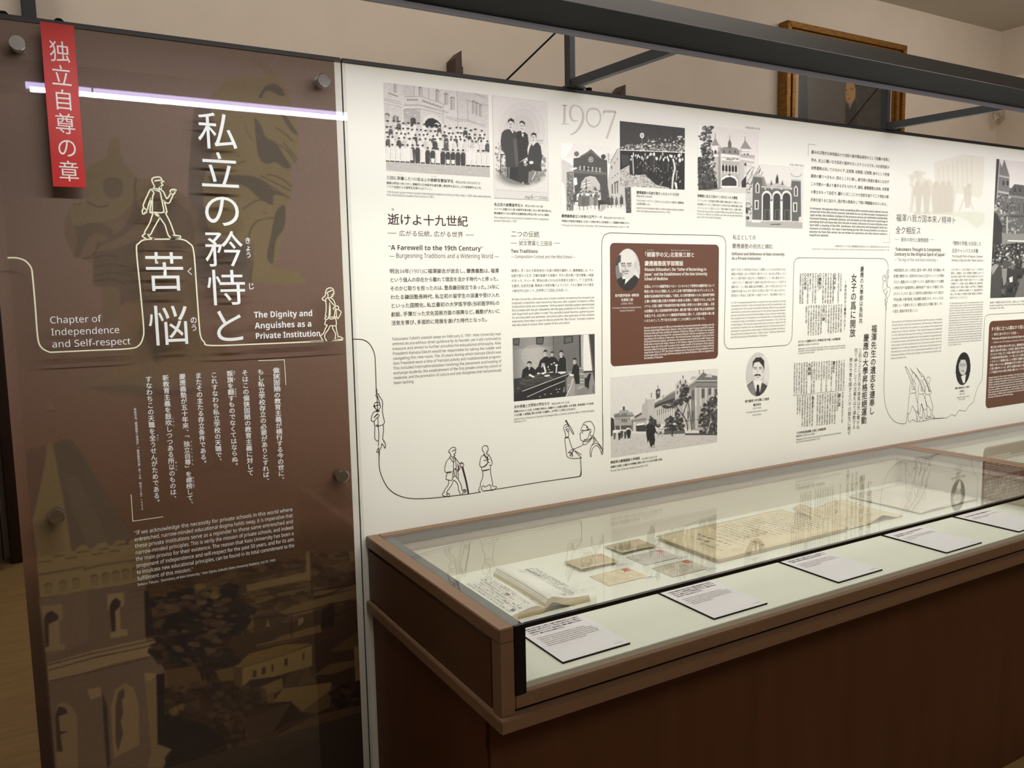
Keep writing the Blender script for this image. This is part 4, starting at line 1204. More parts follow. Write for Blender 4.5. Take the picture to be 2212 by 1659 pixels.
block('paragraph', ink_l, [], [(['大正の終わり、三田の狭隘さもあって、移転先を', '模索した義塾は、日吉、東横線の開通に合わせて', '校舎用地の提供を受け、神奈川県横浜市に広大な', '土地を獲得、理想の学園を目指すキャンパス建設', 'を開始する。白亜の校舎、運動場、陸上競技場、', '寄宿舎が並び、戦前の最高、大学予科の学園都市', 'が完成した。戦争中は海軍が入り、連合艦隊司令', '部は、地下壕から作戦を指揮、戦後は占領軍に', '接収されることとなった。'], (2054.5, 584.3), (2125.4, 584.3), (2052, 645.4), 5.4)])
block('paragraph', ink_l, [], [(['For the burgeoning aspirations of establishing Hiyoshi, in the', 'Taishō era, Keio sought a site for relocation from the cramped', 'grounds of Mita, and chose land along the newly opened railway', 'where it received an offer of a vast campus in Yokohama City', 'and began to build an ideal campus with white school buildings,', 'sports grounds and a dormitory standing in rows among greenery.', 'Before the war it was completed as a school city for students of', 'the preparatory course. During the war the navy moved in, and', 'the Combined Fleet gave orders for its operations from a large', 'underground bunker. After the defeat in the war, the campus was', 'seized by the occupation forces and remained out of reach until', 'the year 1949. The dream of the ideal campus was interrupted', 'and the students had to study in borrowed halls for many years.', 'When the school returned it found the buildings badly damaged,', 'yet the path toward the ideal was taken up again by the students', 'and teachers, who carried on the work that was begun there', 'and made Hiyoshi once more the gate to university education', 'for every student of Keio.'], (2051, 657), (2123.7, 654), (2047.8, 747), 4.6)])
block('portrait_caption', ink_k, [('戦時の義塾を担った塾長', (2063, 841), (2093.6, 836.9), 4.6, B), ('小泉信三', (2072.5, 847.5), (2083.5, 845.8), 5, B), ('(1888-1966)', (2072, 853), (2084, 851.6), 3.8), ('Wartime President of Keio', (2067, 860.4), (2094, 857), 3.8), ('Koizumi Shinzō', (2071, 864.6), (2085, 862.6), 3.8)])
block('photo_caption', ink_k, [], [(['出陣する塾生を送る壮行会、三田山上にて昭和18年(1943)11月', 'Students gathering in front of the library before departing for the front,', 'November 1943, Mita.'], (2138, 655), (2240, 652), (2137, 668), 5)])
# --- newspaper clippings
NP = '慶應義塾大學部は女子の入學を許可する方針を定め來る四月より實施する事となり三田山上に學生大會を開き福澤先生の遺志を遵奉し大學昇格拒絕運動を起すべしと決議せり塾生諸君は獨立自尊の旗を掲げて文部省の壓迫に屈せず私學の本領を發揮せんと熱辯を振ひ滿場一致を以て可決したり當日の出席者八千餘名講堂に溢れ頗る盛會なりき鎌田塾長は之に對して慎重の態度を持し評議員會の決定を待つべしと述べたる由'
rn = random.Random(3)


def clip_cols(x0, x1, yt0, yt1, yb0, yb1, n, rows_, name, gaps=(), label=None):
    """n vertical columns of small type between photo x0..x1; top and bottom edges slope."""
    t = Text()
    for i in range(n):
        f = i / (n - 1)
        if i in gaps:
            continue
        x = x0 + (x1 - x0) * f
        k = rn.randrange(len(NP) - rows_)
        s = NP[k:k + rows_]
        cut = rn.random()
        yb = yb0 + (yb1 - yb0) * f
        yt = yt0 + (yt1 - yt0) * f
        if cut < 0.2:
            s = s[:int(rows_ * 0.6)]
            yb = yt + (yb - yt) * 0.6
        t.column(s, C5(x, yt), C5(x - (4 if i else 0), yb), (x1 - x0) / (n - 1) * 0.24117 * 0.80, YP, 0.0, 1)
    return t.build(name, mat('news_ink', (66, 58, 52), 0.6), wpn, label)


C5 = lambda x, y: (1680 + x * 0.24117, 560 + y * 0.24117)
clip_cols(203, 568, 126, 122, 400, 398, 17, 26, 'newspaper_clipping', (2, 8, 14), 'dense clipping with diamond marks')
clip_cols(256, 570, 410, 405, 690, 655, 15, 26, 'newspaper_clipping', (7,))
clip_cols(150, 594, 930, 900, 1215, 1168, 21, 28, 'newspaper_clipping', (6, 16))
clip_cols(178, 582, 1222, 1186, 1508, 1470, 19, 28, 'newspaper_clipping', (7, 17))
for s, a, b, em in (('◇文部省', (248, 122), (246, 275), 6.5), ('◇義塾が', (381, 122), (379, 275), 6.5), ('◇門戸を', (512, 122), (510, 275), 6.5), ('◇若い婦', (413, 405), (410, 555), 6.5), ('大精神', (285, 925), (282, 1045), 7), ('遺志を', (503, 910), (500, 1022), 6), ('顕の道', (553, 1200), (550, 1320), 6), ('独立心', (317, 1226), (314, 1330), 6)):
    t = Text()
    t.column(s, C5(*a), C5(*b), em, YP, 0.012, 2)
    t.build('clipping_subheading', mat('news_ink', (66, 58, 52), 0.6), wpn)
for s, a, b, em, bo in (('慶應の大學部は各科共', (765, 62), (735, 578), 8.0, 0.012), ('女子の爲に開放', (690, 128), (665, 700), 12.5, 0.014), ('―来年四月から實施される―', (612, 190), (596, 640), 5.2, 0.008),
                        ('福澤先生の遺志を遵奉し', (872, 585), (835, 1395), 12, 0.014), ('慶應の大學昇格拒絕運動', (800, 665), (765, 1478), 12, 0.016), ('三田山上に全行呑の旗風は世に驚かぬ', (745, 795), (713, 1525), 7, 0.0), ('而て紳士としての沈着をはて運動する', (710, 795), (675, 1525), 7.4, 0.0), ('學生大會を開き上八千の塾生に檄す', (662, 880), (633, 1580), 7.6, 0.0)):
    t = Text()
    t.column(s, C5(*a), C5(*b), em, YP, bo, 2)
    t.build('clipping_headline', mat('news_ink', (66, 58, 52), 0.6), wpn)
ik = Ink()
ik.wall([C5(138, 1222), C5(600, 1172)], 0.0012, YP, False)
ik.build('clipping_rule', mat('news_ink', (66, 58, 52), 0.6), wpn)
block('clipping_caption', ink_k, [('幻となった義塾の女子入学解放方針を報じる新聞記事', (1723.9, 740.4), (1815.5, 734), 6, B), ('國民新聞 大正8年(1919)9月16日', (1723.9, 747.6), (1768.8, 744.5), 5)], [
    (['Newspaper article reporting the policy of Keio’s intention to admit women', 'ultimately, Kokumin Shimbun, September 16, 1919. The policy was in response', 'to the government refusal.'], (1723.9, 755.2), (1826, 747.8), (1723.9, 765), 4.8)])
block('clipping_caption', ink_k, [('「大学昇格拒絶運動」を報じる新聞記事', (1719.8, 937.4), (1784.2, 929), 6, B), ('國民新聞 大正7年(1918)12月8日', (1719.8, 944), (1760, 939), 5), ('Newspaper article reporting the movement to reject university accreditation.', (1719.8, 951.2), (1817.5, 936.7), 4.8), ('Eiji, Kokumin Shimbun, December 8, 1918.', (1719.8, 957), (1771, 948.8), 4.8)])
# --- second brown box
tb2 = round_box((2137.2, 694), (2330, 852), 7, -0.0004, 0.0003, 'text_box', box_m, wpn)
tag(tb2, 'brown box with white text cut off by the right edge of the photo')
YP = -0.0008
for nm, ls, ps in (('box_heading', [('すぐ役に立つ人間はすぐ役に立たなくなる', (2141, 713), (2245, 708), 9, B), ('― 藤原工業大学をめぐる議論 ―', (2141.5, 724.6), (2200, 721.4), 6.6), ('“Persons of Quick Use Quickly Become Useless”', (2141.5, 733), (2230, 728), 6.6, HV), ('— Debate over the Fujiwara Institute of Technology —', (2141.5, 740.6), (2225, 736), 5.4)], []),
                   ('box_text', [], [(['理工系の学部を求める声に応え、藤原銀次郎が私財を投じて', '藤原工業大学を設立、小泉信三塾長を学長に迎えた。実業界', 'からはすぐ役に立つ人間の養成を望む声が強かったが、初代', '工学部長谷村豊太郎は、すぐ役に立つ人間はすぐ役に立たな', 'くなるとして基礎を重んじる教育の意義を説き、その精神は', '昭和19年(1944)に慶應義塾大学工学部となってからも大切', 'に受け継がれている。専門と教養を兼ねる技術者を育てると', 'いう理念は今日の理工学部の礎となっている。'], (2140, 750), (2240, 746), (2137, 807), 6, B)]),
                   ('box_text', [], [(['Responding to the voices seeking a faculty of engineering, Fujiwara', 'Ginjirō founded the Fujiwara Institute of Technology with his own', 'funds, inviting President Koizumi to serve as head of the school.', 'While industry called for persons of immediate use, the first dean', 'Tanimura explained that persons who are quickly useful will quickly', 'become useless, and taught the meaning of valuing fundamentals.', 'That spirit was handed down to the Faculty of Engineering of Keio', 'University in 1944 and it remains the cornerstone of the present', 'Faculty of Science and Technology.'], (2136, 815), (2238, 808), (2134, 860), 5, dict(heavy=True))])):
    o = bxt(nm, ls, ps)
    o.parent = tb2
YP = -0.0004


# --- large pale year, drawn as serif numerals
def outline(P, name='year_lettering'):
    Q = [wp(*p, YP) for p in P]
    return [(q[0], YP, q[2]) for q in Q]


C9 = crop(1200, 200, 0.27125)
ik = Ink()
for P, wd in (([(74, 100), (70, 245)], 0.0085), ([(48, 98), (98, 104)], 0.0022), ([(46, 248), (106, 252)], 0.0026),
              ([(172, 106), (148, 102), (125, 122), (117, 162), (125, 205), (148, 226), (176, 222)], [0.003, 0.0035, 0.0065, 0.0088, 0.0088, 0.0075, 0.004, 0.003]),
              ([(172, 106), (200, 122), (218, 160), (218, 215), (200, 262), (165, 310), (118, 338)], [0.003, 0.004, 0.006, 0.0085, 0.0095, 0.0088, 0.0065, 0.003]),
              ([(302, 128), (272, 134), (252, 165), (250, 215), (272, 258), (306, 272), (340, 254), (358, 212), (354, 165), (334, 136), (302, 128)], 0.0052),
              ([(384, 160), (398, 150), (480, 152)], [0.002, 0.0065, 0.0075, 0.007]), ([(378, 178), (386, 150)], 0.002),
              ([(482, 152), (450, 240), (408, 366)], [0.004, 0.0072, 0.0078])):
    Q = [wp(*p, YP) for p in C9(P)]
    Q = [(q[0], q[2]) for q in Q]
    n0 = len(Q)
    if isinstance(wd, list) and len(P) > 2:
        Q = smooth_pts(Q, 6)
        m_ = len(Q)
        wd = [float(np.interp(i / (m_ - 1), np.linspace(0, 1, len(wd)), wd)) for i in range(m_)]
    elif len(P) > 2:
        Q = smooth_pts(Q, 6)
    ik.stroke(Q, wd, lambda a, b: (a, YP, b))
ik.build('year_lettering', ink_p, wpn, 'large pale grey year 1907')
ik = Ink()
ik.wall([(1745.6, 336.7), (1746.3, 311.3), (1762.7, 313.2)], 0.0011, YP, False)
ik.build('quotation_mark', ink_l, wpn)
ik = Ink()
ik.wall([(1921.9, 502.4), (1921.2, 524.3), (1907.9, 524.3)], 0.0011, YP, False)
ik.build('quotation_mark', ink_l, wpn)
# ------------------------------------------------------------------ the one drawn line that runs through the white panel, and its figures
LB, SB = 0.0024, 0.0021
ik = Ink()
ik.wall([(742, 732.6), (770, 732.6), (787, 735), (800, 745), (809, 765), (811, 790), (813, 850)], LB, YP)
ik.build('drawn_line', ink_d, wpn)
ik = Ink()
ik.wall([(819.5, 975), (819, 1005), (825, 1030), (840, 1056), (865, 1072), (900, 1077.5), (950, 1074.5)], LB, YP)
ik.wall([(950, 1074.5), (1010, 1067.5), (1038, 1063)], LB, YP, False)
ik.build('drawn_line', ink_d, wpn)
ik = Ink()
ik.wall([(1044, 1061), (1090, 1054), (1170, 1041), (1250, 1029.5), (1254, 1026), (1255.3, 1015), (1254, 988)], LB, YP, False)
ik.build('drawn_line', ink_d, wpn)
ik = Ink()
ik.wall([(1302.3, 980), (1301.6, 900), (1300.4, 700), (1299.8, 535)], LB * 0.8, YP, False)
ik.wall([(1299.8, 535), (1301, 518), (1307, 507), (1318, 503)], LB * 0.8, YP)
ik.wall([(1318, 503), (1430, 506.3), (1551, 508.6)], LB * 0.8, YP, False)
ik.wall([(1551, 508.6), (1562, 512), (1567.5, 523), (1568, 535)], LB * 0.8, YP)
ik.wall([(1568, 535), (1566.5, 640), (1564.5, 735)], LB * 0.8, YP, False)
ik.wall([(1564.5, 735), (1567, 747), (1573, 753), (1582, 753.5)], LB * 0.8, YP)
ik.wall([(1582, 753.5), (1640, 750), (1692, 746.5)], LB * 0.8, YP, False)
ik.wall([(1692, 746.5), (1702, 744), (1709, 735), (1711, 725)], LB * 0.8, YP)
ik.wall([(1711, 725), (1713.5, 640), (1714.5, 578)], LB * 0.8, YP, False)
ik.wall([(1714.5, 578), (1716, 566), (1721, 559), (1728, 556.8)], LB * 0.8, YP)
ik.wall([(1728, 556.8), (1820, 557.6), (1905, 558.5)], LB * 0.75, YP, False)
ik.wall([(1905, 558.5), (1912, 561), (1916.5, 567), (1918.5, 574), (1918.3, 584)], LB * 0.75, YP)
C = crop(1680, 560, 0.24117)
ik.wall(C([(970, 410), (962, 700), (955, 1000), (952, 1180), (962, 1290), (985, 1370), (1015, 1420), (1060, 1460), (1110, 1473), (1150, 1471)]), LB * 0.75, YP)
ik.build('drawn_line', ink_d, wpn)
ik = Ink()
ik.wall(C([(1390, 1430), (1515, 1421), (1558, 1390), (1590, 1405), (1625, 1352), (1682, 1360), (1712, 1312), (1752, 1282), (1765, 1230), (1792, 1142), (1832, 1080), (1836, 1000), (1846, 700), (1853, 545)]), LB * 0.75, YP, False)
ik.wall(C([(1853, 545), (1858, 520), (1875, 502), (1900, 495)]), LB * 0.75, YP)
ik.wall(C([(1900, 495), (2205, 478), (2700, 452)]), LB * 0.75, YP, False)
ik.build('drawn_line', ink_d, wpn)


def figure(org, k, strokes, w, label):
    q = Ink()
    c = crop(*org, k)
    for P in strokes:
        q.wall(c(P), w, YP, True, 3)
    q.build('line_drawing', ink_d, wpn, label)


figure((790, 840), 0.09036, [
    [(265, 0), (268, 120)], [(270, 170), (280, 500), (283, 560)], [(292, 690), (300, 900), (315, 1100), (300, 1370)], [(310, 1400), (320, 1659)],
    [(270, 120), (240, 150), (255, 180), (290, 210), (275, 160), (270, 120), (310, 125), (325, 180), (370, 240), (405, 320), (400, 530), (430, 700), (450, 800), (410, 855), (320, 885), (280, 900), (245, 880), (270, 865), (310, 885)],
    [(290, 215), (320, 290), (340, 370), (350, 430), (320, 490), (270, 500), (235, 470), (215, 420), (205, 370), (230, 330), (290, 320), (325, 345)], [(195, 410), (250, 400), (340, 380)], [(205, 380), (190, 415), (230, 460), (245, 490)], [(245, 520), (300, 545), (325, 525), (260, 515)],
    [(270, 545), (210, 545), (165, 600), (130, 730), (160, 775), (210, 770), (260, 700), (310, 665), (320, 630), (295, 605), (240, 650), (195, 690), (235, 640), (280, 590)],
    [(205, 775), (205, 850), (220, 900), (215, 1150), (230, 1210), (270, 1245), (300, 1230)], [(420, 860), (425, 1000), (410, 1150), (410, 1210), (440, 1240), (430, 1265), (460, 1280), (475, 1380), (460, 1420), (430, 1360), (385, 1310), (380, 1360), (360, 1420), (330, 1470), (310, 1510), (265, 1515), (270, 1480), (310, 1400)]], SB, 'line drawing of a man climbing a rope')
figure((940, 950), 0.07837, [
    [(455, 325), (520, 290), (590, 255)], [(560, 250), (545, 210), (480, 210), (420, 250), (370, 325), (400, 360), (420, 350)], [(545, 270), (560, 320), (570, 345), (550, 380), (515, 395), (545, 420), (540, 440), (515, 450), (510, 490)],
    [(410, 360), (430, 430), (400, 490), (310, 610), (270, 760), (270, 870), (320, 905), (400, 910), (450, 885), (380, 885), (320, 900)], [(430, 430), (510, 530), (510, 620), (400, 490)], [(515, 455), (545, 490), (610, 570), (650, 630), (690, 660)],
    [(510, 630), (505, 790), (540, 810), (575, 790), (580, 700), (555, 520), (520, 500)], [(620, 660), (640, 840), (625, 880), (600, 800)], [(690, 730), (680, 800), (640, 860)], [(650, 700), (655, 830)],
    [(690, 660), (720, 620), (770, 650), (785, 700), (770, 745), (730, 740), (690, 720), (690, 660), (760, 660)], [(730, 745), (840, 1150), (905, 1490)], [(770, 750), (870, 1150), (932, 1485)], [(750, 750), (855, 1150), (918, 1490)],
    [(330, 905), (300, 1080), (330, 1100), (470, 1110), (490, 960), (500, 830), (550, 1000), (590, 1010), (600, 1060), (635, 1060), (640, 960), (620, 860)], [(500, 840), (570, 800), (590, 1000)], [(545, 990), (490, 1040)],
    [(370, 1110), (365, 1230), (300, 1330), (245, 1410), (255, 1440), (195, 1500), (235, 1550), (300, 1560), (380, 1570), (400, 1520), (360, 1480), (315, 1510), (350, 1545)], [(510, 1110), (440, 1270), (330, 1420), (330, 1470), (380, 1490)],
    [(520, 1110), (620, 1220), (650, 1400), (680, 1440), (685, 1520), (740, 1505), (760, 1470), (830, 1450), (855, 1400), (800, 1370), (745, 1390), (720, 1250), (630, 1070)], [(740, 1390), (860, 1390)], [(750, 1430), (840, 1420)]], SB, 'line drawing of an old man walking with a stick')
figure((940, 950), 0.07837, [
    [(1420, 310), (1450, 310), (1465, 270), (1450, 200), (1410, 160), (1350, 165), (1305, 210), (1300, 280), (1350, 350), (1345, 400), (1260, 490), (1235, 620), (1235, 710), (1270, 750), (1350, 745), (1420, 690), (1450, 620), (1440, 560), (1445, 470)],
    [(1445, 320), (1440, 350), (1410, 370), (1420, 390), (1480, 410), (1520, 480), (1555, 560), (1570, 650), (1550, 700), (1490, 700)], [(1350, 400), (1430, 490), (1425, 520), (1335, 410)], [(1460, 420), (1440, 600)], [(1335, 570), (1410, 560), (1500, 535)], [(1440, 580), (1490, 640), (1450, 600)], [(1310, 750), (1380, 710), (1440, 640)],
    [(1285, 755), (1285, 830), (1310, 855), (1400, 850), (1500, 810), (1420, 830), (1320, 840)], [(1300, 860), (1320, 1000), (1250, 1200), (1245, 1280), (1195, 1385), (1255, 1440)], [(1525, 710), (1530, 900), (1570, 1120), (1585, 1200), (1570, 1240), (1610, 1285), (1690, 1290), (1680, 1330), (1620, 1375), (1550, 1390), (1540, 1300), (1500, 1240), (1440, 1270), (1370, 1300), (1340, 1270), (1290, 1290), (1275, 1350), (1310, 1400), (1350, 1415), (1550, 1385)]], SB, 'line drawing of a walking person in a kimono')
figure((1200, 895), 0.08439, [
    [(640, 1100), (660, 1450), (655, 1550), (625, 1590), (400, 1625), (150, 1659)], [(265, 150), (300, 240), (440, 495), (465, 480), (400, 350), (310, 220), (280, 155), (250, 170), (265, 200)],
    [(320, 250), (240, 275), (210, 360), (250, 480), (265, 590)], [(245, 345), (300, 310), (350, 290)], [(260, 390), (290, 410), (330, 460), (340, 400), (300, 370), (260, 390)], [(340, 470), (330, 580), (280, 605), (240, 600), (300, 580), (330, 585)],
    [(240, 610), (245, 720), (270, 900), (290, 1060), (340, 1110), (420, 1130), (640, 1120), (650, 1100), (500, 950), (520, 945), (665, 1035)], [(335, 590), (390, 760), (435, 880), (470, 880), (430, 970), (440, 1070), (420, 1070), (415, 970), (380, 1070), (370, 1050), (390, 970), (325, 990), (440, 885)],
    [(440, 970), (500, 880), (640, 820), (705, 770), (700, 730), (720, 690), (650, 660), (630, 520), (620, 500), (660, 460), (655, 380), (710, 260)], [(705, 250), (760, 200), (840, 180), (910, 190), (960, 260), (1005, 360), (960, 540), (910, 550), (880, 520)],
    [(715, 262), (790, 290), (850, 370), (820, 390), (795, 320), (830, 340)], [(690, 380), (690, 495)], [(690, 418), (780, 410), (860, 395)], [(700, 424), (860, 402)], [(855, 380), (900, 390), (900, 470), (850, 510), (850, 560), (820, 620), (740, 650), (750, 670), (860, 640), (940, 570), (960, 540)], [(870, 430), (890, 500)],
    [(725, 700), (830, 690), (900, 630), (930, 590)], [(705, 775), (770, 770), (870, 690), (960, 590), (975, 720)], [(965, 545), (1100, 740), (1190, 870), (1195, 960), (1170, 970), (1130, 870), (1060, 800), (1000, 820), (930, 920), (910, 1100), (885, 1000), (890, 900), (930, 790), (1000, 700), (1020, 680), (980, 600)], [(930, 800), (1000, 750), (1070, 750), (1130, 810), (1180, 900)], [(1165, 970), (1185, 1025), (1210, 980), (1215, 600), (1208, 0)]], SB, 'line drawing of a bespectacled man holding a brush')
figure((1895, 560), 0.06633, [
    [(345, 360), (330, 420), (345, 470), (380, 430), (375, 370), (345, 360)], [(350, 520), (385, 560), (350, 620), (320, 860), (300, 800), (310, 450), (335, 380)], [(340, 480), (340, 640)],
    [(270, 590), (260, 520), (230, 510), (175, 560), (180, 660), (220, 700), (280, 690), (230, 790)], [(200, 600), (240, 570), (290, 640)], [(190, 710), (185, 1020), (250, 1000), (330, 920), (390, 910), (425, 960), (420, 1050), (360, 1220), (320, 1260), (300, 1200), (305, 1080), (345, 1050)], [(320, 860), (340, 905)], [(215, 1030), (230, 1100), (270, 1135), (310, 1110), (330, 1000)], [(265, 1140), (270, 1270), (250, 1370), (265, 1500), (285, 1420), (275, 1290)], [(320, 1270), (325, 1400), (295, 1430), (295, 1659)]], SB * 0.75, 'small line drawing of a person clinging to a rope')
figure((1930, 780), 0.08737, [
    [(310, 1545), (325, 1440), (345, 1290), (390, 900), (405, 780), (400, 640), (440, 510)], [(290, 130), (330, 250), (470, 580)], [(290, 130), (370, 230), (500, 570), (520, 690)], [(460, 400), (455, 330), (490, 300), (540, 320), (530, 450), (500, 490), (470, 420)], [(465, 560), (455, 690), (520, 700), (560, 740), (550, 780), (430, 800), (550, 785)], [(500, 490), (550, 560), (540, 700)], [(480, 620), (520, 690)],
    [(415, 170), (460, 240), (540, 320), (660, 500), (740, 720)], [(415, 170), (480, 290)], [(545, 340), (650, 530), (720, 720)], [(555, 790), (560, 900), (600, 1060), (615, 1270)], [(345, 1280), (375, 1300), (410, 1280), (470, 1110), (550, 1250), (600, 1230), (610, 1270), (560, 1260), (580, 1380), (605, 1480)], [(370, 1300), (360, 1440), (410, 1510), (470, 1450), (580, 1500), (570, 1400)], [(595, 1260), (640, 1390), (700, 1380), (630, 1480)],
    [(575, 165), (640, 260), (750, 380), (900, 740)], [(575, 165), (690, 370)], [(680, 400), (700, 385), (760, 380), (740, 480), (710, 520), (685, 450)], [(650, 560), (615, 650), (620, 780), (660, 820), (745, 800), (770, 740), (690, 740), (680, 640)], [(720, 540), (760, 600), (770, 740)], [(620, 820), (600, 1000), (615, 1280), (650, 1280), (690, 1050), (740, 1180), (790, 1200), (830, 1100), (740, 810)], [(690, 1050), (720, 1180), (720, 1430), (760, 1470)], [(740, 1180), (790, 1420), (890, 1390)],
    [(820, 480), (830, 410), (870, 395), (910, 430), (890, 530), (860, 560), (830, 480)], [(765, 430), (850, 640), (880, 770)], [(800, 600), (785, 780), (840, 830), (890, 820), (940, 780), (930, 740), (890, 750), (870, 640)], [(870, 570), (905, 650), (910, 740)], [(795, 830), (785, 930), (825, 1100), (870, 1120), (920, 1210), (970, 1190), (975, 1130), (920, 920), (885, 830)], [(825, 1110), (835, 1340), (870, 1370), (930, 1360), (920, 1220)], [(965, 1200), (965, 1330), (1025, 1390), (930, 1410), (930, 1360)], [(580, 1500), (700, 1490), (860, 1455), (1000, 1420), (1259, 1405)], [(835, 1340), (810, 1420), (900, 1400)]], SB * 0.8, 'line drawing of three marching soldiers with rifles')
# ------------------------------------------------------------------ the printed photographs, drawn tone by tone
pm = attr_mat('photo_print', 0.6, 0.25)
YF = -0.0004
LIFT = 1.16


def g(v):
    return (v, v * 0.972, v * 0.955)


# 1. students in front of a stone building
p = Pic.quad([(827.5, 177), (1055, 205.5), (1058, 383.5), (834.8, 368.5)], 260, 205, g(206)).src(820, 170, 0.13263)
p.poly([(55, 45), (1780, 265), (1780, 700), (60, 600)], g(208))
p.poly([(380, 80), (560, 110), (560, 300), (400, 300)], g(198))
p.poly([(1270, 210), (1780, 270), (1780, 760), (1270, 680)], g(200))
p.poly([(60, 420), (360, 480), (370, 800), (70, 700)], g(200))
p.poly([(385, 480), (660, 490), (665, 790), (400, 760)], g(172))
p.poly([(660, 480), (1035, 560), (1040, 800), (670, 790)], g(204))
p.speck([(55, 45), (1780, 265), (1790, 800), (70, 700)], 420, 14, [g(190), g(216), g(196)], 0.45, 1.6)
for P in ([(60, 320), (370, 390)], [(65, 350), (370, 420)], [(70, 400), (380, 470)], [(410, 300), (600, 290), (690, 290), (1070, 430)], [(400, 425), (660, 425), (1120, 545)], [(400, 440), (665, 440), (1110, 560)], [(400, 490), (660, 490), (1040, 580)], [(1070, 610), (1270, 660), (1430, 670), (1730, 770)], [(1080, 640), (1280, 690), (1440, 695), (1720, 790)], [(1400, 350), (1780, 440)], [(560, 110), (560, 290)], [(690, 130), (690, 280)], [(800, 150), (800, 340)], [(1260, 205), (1275, 790)], [(1430, 350), (1440, 680)], [(1540, 240), (1720, 310)], [(1035, 430), (1035, 800)], [(385, 430), (385, 740)]):
    p.ln(P, 9, g(146), 0.8)
p.ln([(375, 340), (382, 720)], 9, g(228))
p.ln([(385, 490), (470, 460)], 12, g(232))
for i in range(18):
    p.ln([(700 + i * 18, 345 + i * 6.4), (705 + i * 18, 378 + i * 6.2)], 8, g(92))
for i in range(6):
    p.ell(455 + i * 30, 345, 11, 17, g(120), 0.9)
for x, y, w_, h in ((255, 140, 30, 170), (655, 210, 18, 120), (940, 290, 30, 180), (1085, 340, 34, 170), (1185, 410, 38, 190), (1530, 470, 26, 190), (1585, 500, 24, 190), (1645, 530, 24, 180)):
    p.poly([(x - w_, y - h / 2), (x, y - h / 2 - 20), (x + w_, y - h / 2 + 8), (x + w_, y + h / 2 + 8), (x - w_, y + h / 2)], g(182), 0.9)
    p.ln([(x - w_, y - h / 2), (x, y - h / 2 - 18), (x + w_, y - h / 2 + 8)], 10, g(96))
    p.ln([(x - w_ * 0.5, y - h / 2), (x - w_ * 0.5, y + h / 2)], 8, g(112), 0.8)
p.poly([(140, 220), (300, 280), (300, 300), (140, 245)], g(150))
p.ell(120, 600, 45, 40, g(110))
p.poly([(78, 580), (150, 600), (155, 700), (85, 690)], g(186))
p.poly([(210, 620), (250, 595), (310, 620), (310, 720), (215, 710)], g(120))
p.ln([(260, 610), (262, 720)], 10, g(226))
p.poly([(500, 660), (520, 635), (560, 635), (590, 660), (590, 800), (510, 780)], g(70))
p.poly([(712, 640), (800, 585), (880, 590), (980, 650), (1040, 740), (1035, 790), (700, 790)], g(214))
p.poly([(735, 800), (740, 700), (790, 650), (860, 640), (940, 680), (1000, 745), (1000, 800)], g(52))
p.poly([(880, 745), (930, 715), (980, 745), (960, 770), (930, 735)], g(226))
p.poly([(105, 1345), (1790, 1435), (1795, 1610), (110, 1495)], g(184))
p.speck([(105, 1350), (1790, 1440), (1795, 1610), (110, 1495)], 160, 12, [g(172), g(192)], 0.5, 2)


def person(px_, py, s, body, hat, feet=None):
    h = feet if feet else 150 * s
    bw = 38 * s
    p.poly([(px_ - bw * 0.55, py + 20 * s), (px_ + bw * 0.55, py + 20 * s), (px_ + bw, py + 60 * s), (px_ + bw * 0.9, py + h), (px_ - bw * 0.9, py + h), (px_ - bw, py + 60 * s)], g(body))
    p.ln([(px_ - bw * 0.6, py + 50 * s), (px_ - bw * 0.75, py + h * 0.9)], 7 * s, g(max(40, body - 70)), 0.7)
    p.ln([(px_ + bw * 0.1, py + 40 * s), (px_ + bw * 0.1, py + h)], 4 * s, g(max(40, body - 50)), 0.5)
    p.ell(px_, py, 17 * s, 22 * s, g(190))
    p.ell(px_, py - 12 * s, 18 * s, 14 * s, g(60))
    p.ell(px_ - 4 * s, py + 2 * s, 12 * s, 3 * s, g(110), 0.7)
    if hat:
        p.ell(px_, py - 14 * s, 32 * s, 7 * s, g(48))


rp = random.Random(11)
for (xa, ya, xb, yb, n_, s_, hatp) in ((130, 700, 1660, 860, 19, 1.0, 0.75), (110, 800, 1690, 935, 23, 1.0, 0.25), (110, 890, 1700, 985, 22, 1.0, 0.2), (140, 970, 1740, 1030, 20, 1.05, 0.25)):
    for i in range(n_):
        f = (i + rp.uniform(-0.25, 0.25)) / (n_ - 1)
        person(xa + (xb - xa) * f, ya + (yb - ya) * f + rp.uniform(-14, 14), s_, rp.choice([226, 222, 214, 228, 96, 76, 218, 200]), rp.random() < hatp)
for i in range(21):
    f = i / 20
    x = 125 + 1645 * f
    y = 1085 + (60 if i > 7 else 0) * min(1, f * 1.6) + 45 * f
    dark = i in (5, 6, 8, 9, 11, 12, 13, 14, 15)
    person(x, y, 1.08, 74 if dark else 226, i in (3, 6, 19), 1345 + 90 * f - y - 12)
    if i in (9, 12, 13):
        p.poly([(x - 30, y + 150), (x + 32, y + 150), (x + 26, 1345 + 80 * f), (x - 22, 1345 + 80 * f)], g(228))
    p.ell(x - 16, 1340 + 90 * f, 20, 11, g(52))
    p.ell(x + 18, 1342 + 90 * f, 18, 10, g(52))
for x in (470, 1500):
    p.poly([(x - 80, 1130), (x + 60, 1140), (x + 80, 1330), (x - 90, 1320)], g(226), 0.9)
p.grain(5)
p.build('printed_photograph', YF, pm, wpn, lift=LIFT, label='photograph of a crowd of students before a stone building')

